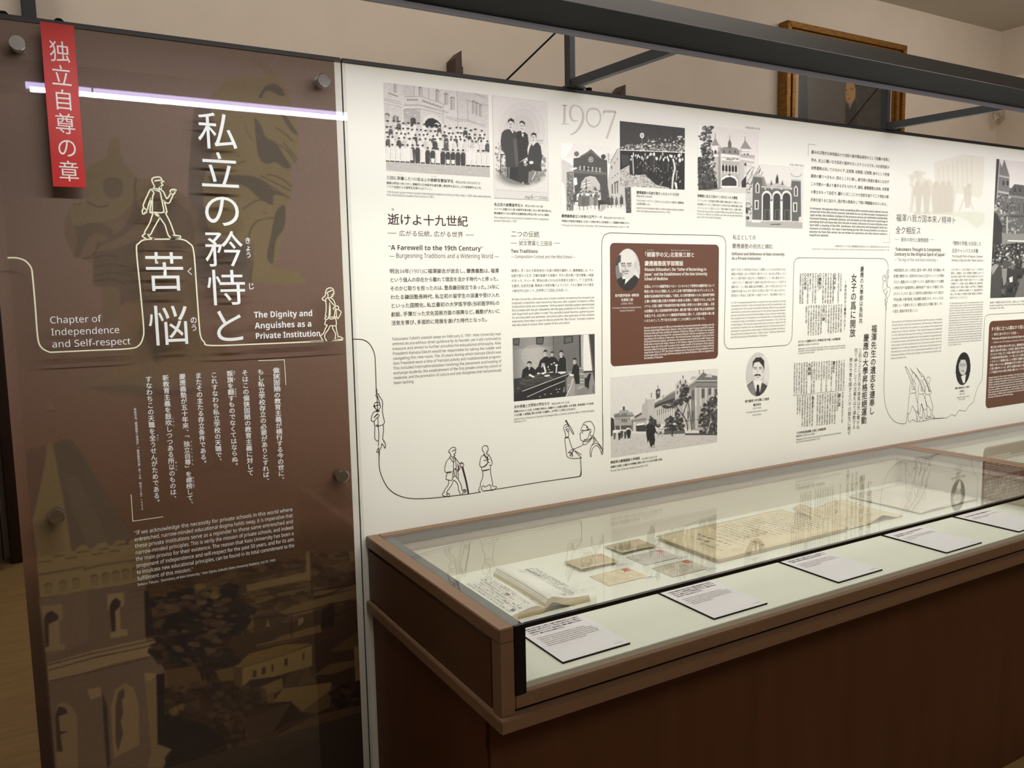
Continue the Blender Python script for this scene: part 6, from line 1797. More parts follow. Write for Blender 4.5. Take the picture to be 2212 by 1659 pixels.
p.poly([(1205, 330), (1250, 270), (1410, 265), (1440, 330), (1430, 560), (1205, 560)], g(190))
p.poly([(1270, 260), (1335, 195), (1410, 262)], g(196))
p.ln([(1338, 175), (1338, 215)], 14, g(54))
for x, y in ((1245, 370), (1290, 290), (1380, 280), (1240, 470), (1400, 420)):
    p.poly([(x - 12, y - 30), (x + 12, y - 30), (x + 12, y + 30), (x - 12, y + 30)], g(90))
p.poly([(1425, 335), (1560, 245), (1690, 115), (1770, 155), (1935, 180), (1935, 300), (1560, 290)], g(110))
p.ln([(1420, 340), (1570, 262), (1935, 262)], 16, g(196))
p.ln([(1420, 370), (1570, 292), (1935, 290)], 10, g(72))
p.poly([(1460, 245), (1490, 185), (1590, 190), (1540, 240)], g(176))
p.poly([(1715, 195), (1790, 140), (1830, 140), (1850, 205)], g(186))
p.ln([(1622, 70), (1625, 150)], 10, g(80))
p.ln([(1690, 70), (1692, 130)], 10, g(80))
p.poly([(1420, 370), (1570, 300), (1935, 300), (1935, 370), (1570, 370), (1450, 420)], g(130))
p.ln([(1570, 372), (1935, 372)], 14, g(76))
p.poly([(1470, 420), (1570, 380), (1570, 1120), (1480, 1120)], g(130))
p.poly([(1570, 380), (1935, 380), (1935, 600), (1640, 1120), (1570, 1120)], g(166))
for x in (1560, 1645, 1735, 1850):
    p.poly([(x - 16, 390), (x + 18, 390), (x + 18, 700), (x - 16, 700)], g(190))
for P in ([(1660, 400), (1715, 400), (1715, 560), (1660, 570)], [(1495, 440), (1530, 430), (1525, 600), (1495, 600)], [(1780, 390), (1830, 390), (1830, 500), (1780, 520)], [(1490, 790), (1525, 780), (1525, 930), (1490, 940)], [(1415, 800), (1440, 795), (1440, 930), (1415, 930)], [(1890, 400), (1935, 400), (1935, 480), (1890, 490)], [(1500, 960), (1525, 955), (1520, 1010), (1500, 1010)]):
    p.poly(P, g(92))
p.ln([(1370, 970), (1500, 950), (1640, 930)], 14, g(84))
for x in (1350, 1390, 1465, 1560):
    p.ln([(x, 600), (x + 4, 1110)], 20, g(208), 0.9)
p.poly([(860, 430), (905, 400), (940, 410), (935, 550), (870, 590), (862, 500)], g(80))
p.ell(907, 465, 22, 24, g(160))
p.ln([(898, 340), (900, 410)], 9, g(90))
p.ln([(783, 480), (785, 560)], 12, g(80))
p.ln([(690, 565), (690, 640)], 9, g(110))
p.poly([(940, 590), (970, 560), (985, 580), (950, 600)], g(226))
p.poly([(1000, 540), (1030, 525), (1010, 560)], g(226))
D3 = [g(58), g(70), g(50), g(84)]
p.speck([(1640, 850), (1720, 640), (1935, 480), (1935, 1200), (1620, 1180), (1620, 1000)], 230, 26, D3, 0.85)
p.speck([(1290, 340), (1400, 320), (1440, 460), (1480, 560), (1300, 700), (1200, 640), (1280, 560)], 110, 24, D3, 0.85)
p.speck([(960, 700), (1180, 580), (1260, 660), (1180, 740), (1000, 740)], 70, 18, D3, 0.7, 1.5)
p.speck([(1020, 960), (1090, 900), (1150, 880), (1180, 960), (1200, 840), (1250, 770), (1340, 960), (1360, 1140), (1000, 1160)], 160, 24, D3, 0.85)
p.speck([(740, 960), (770, 890), (860, 960), (880, 1060), (740, 1100)], 60, 22, D3, 0.85)
for P in ([(1200, 680), (1260, 770), (1400, 960), (1420, 1140)], [(1410, 560), (1450, 760), (1490, 1130)], [(1330, 840), (1400, 980), (1415, 1120)], [(1420, 620), (1360, 780), (1340, 850)]):
    p.ln(P, 14, g(54))
p.ln([(1830, 920), (1760, 1195)], 9, g(200))
p.poly([(1370, 1180), (1640, 1180), (1935, 1190), (1930, 1215), (1370, 1212)], g(76))
p.poly([(860, 1150), (1370, 1130), (1370, 1185), (1000, 1205), (860, 1190)], g(96))
p.poly([(690, 1130), (720, 1050), (780, 1020), (840, 1050), (870, 1140), (835, 1200), (850, 1290), (830, 1420), (770, 1420), (740, 1300), (720, 1350), (700, 1240)], g(46))
p.poly([(790, 1420), (820, 1370), (825, 1420)], g(206))
p.poly([(725, 1440), (860, 1420), (830, 1435)], g(90))
p.ell(745, 1080, 60, 70, g(50))
for x, y, v in ((910, 1080, 200), (985, 1070, 206)):
    p.poly([(x - 24, y), (x + 24, y), (x + 22, y + 140), (x - 16, y + 140)], g(v))
    p.speck([(x - 24, y), (x + 24, y), (x + 22, y + 140), (x - 16, y + 140)], 8, 10, [g(100)], 0.7)
    p.ln([(x - 10, y + 130), (x - 12, y + 180)], 10, g(150))
p.ell(905, 1048, 44, 34, g(66), 1, 16, -0.2)
p.ell(905, 1035, 24, 14, g(120))
p.ell(992, 1000, 42, 30, g(190))
p.poly([(1130, 1040), (1180, 1020), (1190, 1100), (1160, 1160), (1160, 1235), (1135, 1230), (1140, 1140)], g(60))
p.poly([(1160, 1005), (1215, 1000), (1212, 1030), (1165, 1035)], g(220))
for x, y, um, v in ((140, 1160, 228, 100), (225, 1170, 0, 60), (325, 1150, 0, 80), (380, 1140, 200, 54), (265, 1140, 0, 70)):
    p.poly([(x - 24, y), (x + 26, y), (x + 20, y + 90), (x + 8, y + 130), (x - 12, y + 130), (x - 18, y + 80)], g(v))
    if um:
        p.ell(x, y - 10, 44, 26, g(um))
p.poly([(345, 1130), (400, 1100), (430, 1150), (410, 1270), (370, 1260), (350, 1190)], g(52))
p.ell(380, 1100, 40, 14, g(220))
p.poly([(75, 1120), (110, 1130), (105, 1230), (75, 1230)], g(60))
p.grain(4)
p.build('printed_photograph', YF, pm, wpn, lift=LIFT, label='photograph of a hospital building with a woman in a dark kimono')

# 9. faint faded picture behind the quotation
p = Pic.quad([(1950, 318), (2130, 340), (2128, 498), (1948, 490)], 150, 150, BGW).src(1680, 280, 0.24117)
t1, t2 = (226, 218, 206), (216, 206, 194)
p.poly([(1400, 290), (1600, 240), (1740, 200), (1840, 200), (1830, 580), (1720, 590), (1500, 540), (1410, 470)], (232, 226, 214), 0.9, True)
for i in range(8):
    p.ln([(1440 + i * 42, 340 - i * 14), (1445 + i * 42, 520)], 14, (224, 217, 204), 0.8)
p.speck([(1180, 420), (1260, 370), (1340, 390), (1380, 480), (1300, 530), (1190, 500)], 40, 24, [(228, 220, 206), (222, 214, 200)], 0.7)
p.poly([(1200, 500), (1290, 520), (1380, 470), (1560, 520), (1600, 560), (1570, 760), (1180, 740)], t1, 0.8)
for i, x in enumerate((1250, 1330, 1420, 1480, 1530)):
    p.poly([(x - 36, 500), (x + 36, 500), (x + 44, 640), (x + 30, 760), (x - 30, 760), (x - 44, 640)], t2, 0.85)
    p.ell(x, 485, 20, 26, t2)
for x in (1225, 1295, 1370):
    p.poly([(x - 4, 590), (x + 6, 590), (x + 16, 740), (x - 18, 740)], BGW, 0.9)
p.poly([(1660, 520), (1720, 490), (1740, 560), (1720, 700), (1680, 700)], t2, 0.8)
p.ell(1715, 505, 20, 24, t2)
p.ln([(1690, 560), (1625, 730)], 8, t2)
p.ln([(1700, 560), (1750, 720)], 8, t2)
p.poly([(1200, 760), (1830, 740), (1790, 880), (1620, 780)], (228, 226, 208), 0.7, True)
p.poly([(1600, 780), (1740, 870), (1720, 880), (1580, 790)], BGW, 0.7)
p.blur(2)
p.build('printed_photograph', YF + 0.0001, pm, wpn, label='very faint faded picture of a group before a building')

# 10. crowd before the library, cut off by the right edge
p = Pic.quad([(2151.5, 343), (2262, 356), (2252, 640), (2139.5, 644)], 130, 330, g(120)).src(2060, 330, 0.19895)
p.poly([(490, 65), (1100, 130), (1100, 420), (600, 380)], g(216))
p.poly([(495, 240), (550, 70), (605, 250), (600, 440), (480, 420)], g(120))
p.poly([(490, 240), (605, 262), (605, 282), (490, 258)], g(176))
p.poly([(482, 410), (600, 432), (600, 455), (480, 430)], g(180))
for x in (540, 585):
    p.ell(x, 330, 12, 30, g(66))
p.poly([(600, 420), (660, 340), (1100, 400), (1100, 520), (600, 480)], g(92))
for x in (665, 720):
    p.poly([(x - 12, 420), (x, 360), (x + 14, 425)], g(60))
p.poly([(480, 440), (600, 455), (1100, 520), (1100, 880), (520, 880), (470, 640)], g(104))
for x in (580, 625, 665, 710, 760, 820, 900):
    p.poly([(x - 14, 660), (x - 12, 540), (x, 510), (x + 12, 540), (x + 14, 660)], g(130))
    p.poly([(x - 8, 660), (x - 7, 550), (x, 525), (x + 7, 550), (x + 8, 660)], g(76))
p.ln([(600, 470), (1100, 530)], 22, g(150), 0.8)
p.ln([(560, 690), (1100, 690)], 16, g(76))
p.speck([(480, 440), (600, 460), (760, 700), (760, 860), (560, 850), (470, 600)], 160, 12, [g(70), g(150), g(190), g(96)], 0.6)
p.ln([(482, 70), (455, 520)], 24, g(70))
p.ln([(500, 70), (468, 500)], 7, g(190))
p.speck([(440, 500), (500, 480), (530, 700), (450, 640)], 40, 12, [g(214), g(70), g(150)], 0.8)
p.poly([(420, 640), (470, 660), (530, 800), (520, 980), (420, 1080)], g(64))
for x, y0 in ((580, 700), (610, 870), (665, 850)):
    p.ln([(x, y0), (x, 1010)], 16, g(186))
p.poly([(520, 870), (700, 880), (1100, 860), (1100, 980), (530, 990)], g(140))
p.ln([(590, 955), (760, 960), (780, 940), (1100, 950)], 14, g(234))
p.poly([(410, 1000), (1100, 960), (1100, 1600), (400, 1590)], g(62))
p.speck([(430, 1000), (1100, 970), (1100, 1250), (420, 1240)], 420, 12, [g(40), g(150), g(96), g(214), g(60)], 0.85)
p.speck([(420, 1200), (1100, 1200), (1100, 1560), (410, 1560)], 90, 26, [g(50), g(84), g(40), g(110)], 0.8, 0.8)
p.poly([(410, 1260), (470, 1200), (520, 1240), (520, 1560), (400, 1580)], g(76))
p.poly([(410, 1240), (450, 1205), (490, 1220), (420, 1330)], g(176), 0.8)
p.ell(570, 1210, 46, 44, g(84))
p.poly([(520, 1260), (580, 1255), (570, 1400), (540, 1450)], g(140))
p.poly([(660, 1580), (720, 1400), (800, 1240), (1100, 1200), (1100, 1600)], g(110))
p.poly([(600, 1360), (640, 1340), (640, 1400), (610, 1410)], g(214))
p.grain(4)
p.build('printed_photograph', YF, pm, wpn, lift=LIFT, label='dark photograph of a crowd before a brick library')


# ovals
def oval(c, cx, cy, rx, ry, W, H, bg, draw, y, par, lab):
    P = c([(cx - rx, cy - ry), (cx + rx, cy - ry), (cx + rx, cy + ry), (cx - rx, cy + ry)])
    m_ = [wp(*q, 0) for q in c([(cx - rx, cy), (cx + rx, cy), (cx, cy - ry), (cx, cy + ry)])]
    q = Pic(m_[0][0], m_[1][0], m_[3][2], m_[2][2], W, H, bg)
    q.tr = c
    draw(q)
    q.grain(3)
    q.build('portrait_photograph', y, pm, par, lab, True, LIFT)


def d1(p):
    p.poly([(215, 300), (270, 320), (260, 400), (215, 420)], g(60))
    p.poly([(220, 250), (460, 250), (460, 560), (400, 500), (260, 480)], g(206))
    p.poly([(218, 330), (270, 310), (268, 380), (215, 410)], g(70))
    p.poly([(400, 300), (450, 340), (450, 520), (410, 460)], g(190))
    p.poly([(210, 560), (280, 520), (300, 600), (360, 530), (410, 510), (460, 560), (450, 680), (210, 680)], g(52))
    p.poly([(280, 520), (300, 600), (380, 520), (370, 480)], g(222))
    p.poly([(285, 545), (315, 540), (305, 600), (280, 590)], g(48))
    p.ell(340, 425, 70, 120, g(196))
    p.ell(345, 350, 70, 60, g(206))
    p.ell(408, 410, 12, 34, g(180))
    p.poly([(275, 440), (300, 470), (290, 520), (272, 500)], g(150), 0.7)
    for x in (290, 350):
        p.ln([(x - 22, 395), (x + 20, 392)], 9, g(90))
        p.ell(x, 412, 20, 18, g(110), 0.8)
        p.ell(x, 412, 16, 14, g(186))
        p.ln([(x - 10, 412), (x + 10, 412)], 6, g(60))
    p.ln([(314, 410), (308, 450), (330, 455)], 6, g(130))
    p.ln([(290, 470), (345, 468)], 14, g(110), 0.8)
    p.ln([(300, 490), (335, 492)], 7, g(96))


def d2(p):
    p.poly([(1460, 270), (1700, 270), (1700, 700), (1460, 700)], g(196))
    p.poly([(1620, 300), (1700, 300), (1700, 560), (1640, 560)], g(214))
    p.poly([(1460, 600), (1530, 540), (1560, 640), (1620, 560), (1690, 600), (1690, 700), (1460, 700)], g(74))
    p.poly([(1480, 590), (1540, 545), (1560, 690), (1500, 690)], g(130))
    p.poly([(1535, 540), (1620, 540), (1600, 650), (1560, 650)], g(226))
    p.poly([(1570, 580), (1590, 580), (1600, 680), (1560, 680)], g(50))
    p.ell(1582, 450, 54, 92, g(214))
    p.poly([(1528, 430), (1530, 360), (1560, 322), (1610, 318), (1640, 350), (1642, 440), (1625, 400), (1590, 360), (1545, 370)], g(56))
    p.ell(1630, 450, 10, 26, g(190))
    for x in (1555, 1605):
        p.ln([(x - 14, 415), (x + 14, 412)], 7, g(70))
        p.ln([(x - 10, 428), (x + 10, 428)], 7, g(80))
    p.ln([(1576, 425), (1572, 465)], 6, g(170))
    p.poly([(1535, 500), (1560, 478), (1600, 480), (1612, 500), (1580, 492)], g(52))
    p.ln([(1560, 508), (1590, 508)], 6, g(130))


def d3(p):
    p.poly([(1590, 830), (1730, 830), (1730, 1130), (1590, 1130)], g(44))
    p.ell(1657, 960, 36, 78, g(196))
    p.poly([(1625, 940), (1630, 890), (1660, 865), (1690, 890), (1695, 950), (1680, 900), (1640, 900)], g(40))
    for x in (1642, 1672):
        p.ell(x, 945, 12, 12, g(96))
        p.ell(x, 945, 9, 9, g(180))
    p.ln([(1657, 950), (1652, 975)], 5, g(140))
    p.ln([(1645, 1000), (1668, 1000)], 7, g(110))
    p.poly([(1640, 1050), (1660, 1040), (1685, 1030), (1675, 1110), (1660, 1110)], g(226))
    p.poly([(1600, 1080), (1640, 1045), (1655, 1130), (1600, 1130)], g(50))


oval(crop(1280, 480, 0.226), 335, 455, 117, 201, 66, 112, g(120), d1, -0.0008, tb, 'oval portrait of a bald man with glasses')
oval(crop(1280, 700, 0.226), 1578, 480, 113, 209, 64, 116, g(190), d2, YF, wpn, 'oval portrait of a man with a moustache')
oval(crop(1680, 560, 0.24117), 1660, 980, 65, 146, 40, 86, g(44), d3, YF, wpn, 'dark oval portrait of a man with glasses')
# ================================================================== things lying in the first display case
DZ = 0.8524
paper_w = mat('caption_paper', (232, 226, 226), 0.6)
ink_t = mat('caption_ink', (62, 52, 58), 0.6)
pen = mat('writing_ink', (58, 52, 48), 0.6)
pen_b = mat('brush_ink', (36, 36, 42), 0.6)
pen_r = mat('red_ink', (206, 86, 72), 0.6)
ro = random.Random(21)


def rect_px(q, z):
    P = [dp(*p, z) for p in q]          # left, back, right, front corners as the photo shows them
    return (P[0][0] + P[3][0]) / 2, (P[1][0] + P[2][0]) / 2, (P[2][1] + P[3][1]) / 2, (P[0][1] + P[1][1]) / 2


def scrawl(ik, x, y0, y1, s, f, w, dense=0.8):
    """A column of hand writing running from y0 down to y1, character size s."""
    y = y0
    while y - s > y1:
        if ro.random() < dense:
            kind = ro.random()
            n = ro.randint(2, 4)
            if kind < 0.6:
                P = [(x + ro.uniform(-0.42, 0.42) * s, y - s * (0.1 + 0.8 * k / n) + ro.uniform(-0.1, 0.1) * s) for k in range(n + 1)]
                ik.stroke(smooth_pts(P, 3), [w * ro.uniform(0.6, 1.3) for _ in range(3 * n + 1)], f)
            for _ in range(ro.randint(1, 3)):
                a = ro.uniform(-0.3, 0.3)
                cx, cy_ = x + ro.uniform(-0.2, 0.2) * s, y - s * ro.uniform(0.15, 0.85)
                L = s * ro.uniform(0.2, 0.42)
                if ro.random() < 0.35:
                    a += 1.5
                ik.stroke([(cx - L * math.cos(a), cy_ - L * math.sin(a)), (cx + L * math.cos(a), cy_ + L * math.sin(a))], w * ro.uniform(0.7, 1.3), f)
        y -= s * 1.08


def flat(z):
    return lambda a, b: (a, b, z)


# --- caption boards: white face, black core
CAPS = [
    ([(1101, 1349), (1260.8, 1327), (1361.7, 1387.3), (1215.6, 1429.4)], 'white caption board nearest the left end of the display case, below the open notebook', '作文入門　日本作文草稿',
     ['生徒の作文を綴じた冊子。朱筆で添削が加えられ、当時の', '作文教育の様子がわかる。「作文之心得」に従って書かれ', '評語が添えられている。題は紀行・論説・書簡など多岐に', 'わたり、優れた作文は表彰された。'],
     ['At Keio University, there was an emphasis on teaching the', 'importance of plain composition and “passing on the techniques', 'of the pen,” from the beginning. This notebook shows corrections', 'made by teachers in red, with comments added at the end of each', 'essay. Writings range from travelogues to essays and letters; the', 'best were commended as model compositions.'], ''),
    ([(1400, 1268), (1539.5, 1253.7), (1658.6, 1301.7), (1542, 1334.8)], 'white caption board in front of the five postcards, second from the left end', '大学部文学科教員からの絵はがき',
     ['文学科の教員から学生に宛てた葉書。欧州留学中の近況や', '文学についての意見が綴られ、師弟の親しい交わりがうか', 'がえる。消印はいずれも明治末年のもので、当時の学生の', '手元に長く大切に保存されてきた。'],
     ['Postcards sent by faculty members of the Department of', 'Literature to their students. They describe recent days of study', 'in Europe and opinions on literature, and show the friendship', 'between teachers and students. All the postmarks date from', 'the last years of the Meiji era.'], ''),
    ([(1646, 1203), (1785.6, 1191), (1907.7, 1229.2), (1814, 1255)], 'white caption board in front of the long handwritten letter', '書簡　鎌田栄吉宛',
     ['塾長に宛てて書かれた書簡。大学令による大学昇格につい', 'て私学の立場から意見を述べ、将来の方針を論じている。'],
     ['A letter addressed to the president, giving views on the', 'accreditation of private universities under the University', 'Ordinance from the position of private schools, and on the', 'future policy of the school.'], ''),
    ([(1888, 1147), (2002.6, 1139.7), (2121.4, 1170.3), (2044.6, 1192.6)], 'white caption board in front of the curled tan letter and the white sheets', '原稿　私立大学の使命',
     ['私立大学の使命について記した原稿。推敲の跡が残る。', '演説の草稿として用いられた。'],
     ['A manuscript on the mission of private universities, with', 'traces of revision, used as the draft of a speech delivered', 'to the students.'], ''),
    ([(2037, 1110), (2127.4, 1101.7), (2270, 1128), (2192.5, 1148.6)], 'white caption board at the right edge of the photo, farthest from the notebook', '決議文　学生大会',
     ['学生大会で採択された決議文。昇格拒絶を訴えている。'],
     ['A resolution adopted at the assembly of students, calling', 'for the refusal of accreditation.'], '')]
for q, lab, ttl, jp, en, _ in CAPS:
    P = [dp(*p, DZ + 0.005) for p in q]
    x1 = P[2][0]
    x0 = min(P[3][0], P[0][0] + 0.012)
    if x1 - x0 > 0.2 or x1 - x0 < 0.16:
        x0 = x1 - 0.186
    yf = (P[2][1] + P[3][1]) / 2
    yb = P[0][1]
    if not 0.19 < yb - yf < 0.26:
        yb = yf + 0.222
    yb = min(yb, yf + 0.232)
    o = thing('caption_board', ((x0 + x1) / 2, (yf + yb) / 2, DZ), lab, 'caption board', 'caption boards along the front of the case')
    tag(box('board', (x0, yf, DZ), (x1, yb, DZ + 0.0046), blackm, o), 'black core of the board')
    box('paper', (x0, yf, DZ + 0.0046), (x1, yb, DZ + 0.0050), paper_w, o)
    t = Text()
    N_ = lambda x, y: np.array([x, y, DZ + 0.0053])
    m_ = 0.016
    wd = x1 - x0 - 2 * m_
    t.run(ttl, N_(x0 + m_, yb - 0.022), np.array([0.0095, 0, 0]), np.array([0, 0.0105, 0]), 0.012, 2)
    for k, s in enumerate(jp):
        u = wd / max(t.width(z) for z in jp)
        t.run(s, N_(x0 + m_, yb - 0.052 - 0.0108 * k), np.array([u, 0, 0]), np.array([0, 0.0078, 0]), 0.014, 1)
    y_ = yb - 0.052 - 0.0108 * len(jp) - 0.010
    for k, s in enumerate(en):
        u = wd / max(t.width(z) for z in en)
        t.run(s, N_(x0 + m_, y_ - 0.0092 * k), np.array([u, 0, 0]), np.array([0, 0.0075, 0]), 0, 1)
    t.build('lettering', ink_t, o)
    ik = Ink()
    ik.stroke([(x0 + m_, yb - 0.030), (x1 - m_, yb - 0.030)], 0.0007, flat(DZ + 0.0052))
    bx0, by0 = x1 - 0.034, yf + 0.010
    for i in range(5):
        ik.stroke([(bx0 + i * 0.005, by0), (bx0 + i * 0.005, by0 + 0.007), (bx0 + 0.003 + i * 0.005, by0 + 0.007), (bx0 + 0.003 + i * 0.005, by0)], 0.0006, flat(DZ + 0.0052))
    ik.build('rule_and_mark', mat('pale_mark', (168, 164, 166), 0.6), o)

# --- five postcards
K = 0.16275
cp = lambda L: [(1200 + a * K, 1120 + b * K) for a, b in L]
CARDS = [
    ('B', [(135, 527), (610, 482), (855, 585), (345, 697)], (206, 184, 142), 0.008, 'brown postcard covered in writing, nearest the open notebook', False, True),
    ('C', [(478, 763), (930, 655), (1260, 767), (735, 888)], (224, 206, 164), 0.0012, 'cream postcard with a red stamp, front left of the five', True, False),
    ('A', [(650, 362), (1110, 280), (1338, 362), (880, 468)], (190, 174, 134), 0.006, 'olive brown postcard at the back beside the long letter', False, True),
    ('D', [(955, 503), (1400, 405), (1740, 505), (1215, 612)], (206, 198, 184), 0.0012, 'pale grey postcard with a red stamp, between two others in the right column', True, False),
    ('E', [(1295, 650), (1800, 545), (2065, 650), (1580, 768)], (208, 196, 174), 0.0012, 'grey beige postcard with a postmarked red stamp, nearest the front glass', True, False)]
for nm, q, colr, h, lab, stamp, full in CARDS:
    x0, x1, yf, yb = rect_px(cp(q), DZ + h)
    xa = {'B': 0.549, 'C': 0.549}.get(nm, 0.7375)
    x0, x1 = xa, xa + 0.1355
    yc = (yf + yb) / 2
    yf, yb = yc - 0.0445, yc + 0.0445
    o = thing('postcard', ((x0 + x1) / 2, yc, DZ), lab, 'postcard', 'old postcards in the display case')
    nx, ny = 10, 6
    vs = []
    hz = lambda u, v: DZ + h + (0.004 * (1 - u) * (1 - v) if full else 0.0) + 0.0012 * math.sin(u * 3.1)
    if h > 0.005:
        box('riser', (x0 + 0.02, yf + 0.02, DZ), (x1 - 0.02, yb - 0.02, DZ + h - 0.0004), mat('clear_riser', (200, 198, 188), 0.5), o)
    for j in range(ny + 1):
        for i in range(nx + 1):
            u, v = i / nx, j / ny
            vs.append((x0 + (x1 - x0) * u, yf + (yb - yf) * v, hz(u, v)))
    mb = MB().add(vs, [(j * (nx + 1) + i, j * (nx + 1) + i + 1, (j + 1) * (nx + 1) + i + 1, (j + 1) * (nx + 1) + i) for j in range(ny) for i in range(nx)])
    c_ = mb.build('card', mat('card_' + nm, colr, 0.75, var=0.08, scale=40), o, smooth=True)
    sl = c_.modifiers.new('thick', 'SOLIDIFY')
    sl.thickness = 0.0008
    sl.offset = -1
    f = lambda a, b, x0=x0, x1=x1, yf=yf, yb=yb, hz=hz: (a, b, hz((a - x0) / (x1 - x0), (b - yf) / (yb - yf)) + 0.0004)
    ik = Ink()
    n = 11 if full else 8
    for i in range(n):
        x = x0 + 0.010 + (x1 - x0) * (0.62 if not full else 0.5) * i / n
        scrawl(ik, x, yb - 0.006 - ro.uniform(0, 0.006), yf + 0.006, 0.0052, f, 0.00075, 0.92)
    for i in range(3 if not full else 5):
        x = x0 + (x1 - x0) * (0.70 if not full else 0.58) + 0.012 * i
        scrawl(ik, x, yb - ro.uniform(0.02, 0.035), yf + ro.uniform(0.008, 0.02), 0.0075, f, 0.0009, 0.85)
    if not full:
        ik.stroke([(x0 + (x1 - x0) * 0.66, yb - 0.004), (x0 + (x1 - x0) * 0.66, yf + 0.004)], 0.0005, f)
    ik.build('handwriting', mat('sepia_ink', (112, 92, 66), 0.7) if nm in 'CDE' else mat('dark_sepia_ink', (78, 62, 42), 0.7), o)
    sx, sy = (x1 - 0.028, yb - 0.026)
    z_ = f(sx, sy)[2]
    box('stamp', (sx, sy, z_), (sx + 0.019, sy + 0.022, z_ + 0.0003), mat('red_stamp' if stamp else 'faded_stamp', (206, 96, 78) if stamp else (196, 146, 116), 0.7), o)
    if nm == 'E':
        ik = Ink()
        for r_ in (0.012, 0.009):
            ik.stroke([(sx + 0.016 + r_ * math.cos(t), sy + 0.008 + r_ * math.sin(t)) for t in [k * 0.3 for k in range(22)]], 0.0006, lambda a, b: (a, b, z_ + 0.0005))
        ik.build('postmark', mat('postmark_ink', (92, 84, 80), 0.7), o)
    tx, ty = x1 - 0.014, yf - 0.011
    lab2 = {'B': 'beside the brown postcard nearest the notebook', 'C': 'beside the cream postcard at front left', 'A': 'beside the olive brown postcard at the back', 'D': 'beside the pale grey postcard', 'E': 'beside the grey beige postcard nearest the front glass'}[nm]
    q_ = thing('name_tag', (tx + 0.015, ty + 0.006, DZ), 'tiny white name tag ' + lab2, 'name tag', 'name tags beside the postcards')
    box('card', (tx, ty, DZ), (tx + 0.034, ty + 0.0105, DZ + 0.002), paper_w, q_)
    t = Text()
    t.run({'A': '小宮豊隆', 'B': '永井荷風', 'C': '馬場孤蝶', 'D': '小山内薫・戸川秋骨', 'E': '野口米次郎'}[nm], np.array([tx + 0.006, ty + 0.003, DZ + 0.0022]), np.array([0.0042 if nm != 'D' else 0.0026, 0, 0]), np.array([0, 0.0048, 0]), 0.02, 1)
    t.build('lettering', ink_t, q_)


# --- open notebook of manuscript paper
nb = thing('notebook', (0.31, -0.325, DZ), 'open string bound notebook of hand written manuscript pages at the left end of the case', 'notebook')
edge_m = mat('page_edges', (206, 186, 144), 0.8, var=0.16, scale=4, stretch=(1, 1, 220))
page_m = mat('manuscript_page', (232, 228, 216), 0.75, var=0.03, scale=18)
Y0, Y1 = -0.192, -0.456
LT = [(0.206, 0.012), (0.235, 0.019), (0.262, 0.024), (0.284, 0.025), (0.296, 0.019), (0.3025, 0.008)]
LBm = [(0.202, 0.0), (0.235, 0.0), (0.262, 0.0), (0.284, 0.0), (0.296, 0.001), (0.3025, 0.003)]
RT = [(0.3035, 0.008), (0.308, 0.024), (0.316, 0.036), (0.328, 0.040), (0.345, 0.036), (0.365, 0.028), (0.39, 0.023), (0.42, 0.0205), (0.441, 0.019)]
RB = [(0.3035, 0.003), (0.310, 0.010), (0.320, 0.020), (0.331, 0.025), (0.347, 0.019), (0.366, 0.008), (0.39, 0.002), (0.42, 0.0), (0.446, 0.0)]


def bulge(v):
    return 1.0 - 0.10 * v


def sheet(top, bot, name, m):
    mb = MB()
    ns = 6
    n = len(top)
    for k in range(ns + 1):
        v = k / ns
        y = Y0 + (Y1 - Y0) * v
        mb.add([(x + 0.004 * math.sin(v * 3), y, DZ + z * bulge(v)) for x, z in top] + [(x, y, DZ + z * bulge(v)) for x, z in bot], [])
    N2 = 2 * n
    fs = []
    for k in range(ns):
        a, b = k * N2, (k + 1) * N2
        for i in range(n - 1):
            fs.append((a + i, a + i + 1, b + i + 1, b + i))
            fs.append((a + n + i + 1, a + n + i, b + n + i, b + n + i + 1))
        fs.append((a, b, b + n, a + n))
        fs.append((a + n - 1, a + 2 * n - 1, b + 2 * n - 1, b + n - 1))
    fs.append(tuple(range(n)) + tuple(n + n - 1 - i for i in range(n)))
    L = ns * N2
    fs.append(tuple(L + n - 1 - i for i in range(n)) + tuple(L + n + i for i in range(n)))
    mb.f = fs
    return mb.build(name, m, nb)


sheet(LT, LBm, 'page_block', edge_m)
sheet(RT, RB, 'page_block', edge_m)


def on(top, x, y):
    v = (Y0 - y) / (Y0 - Y1)
    return DZ + float(np.interp(x, [a for a, _ in top], [b for _, b in top])) * bulge(v) + 0.0009


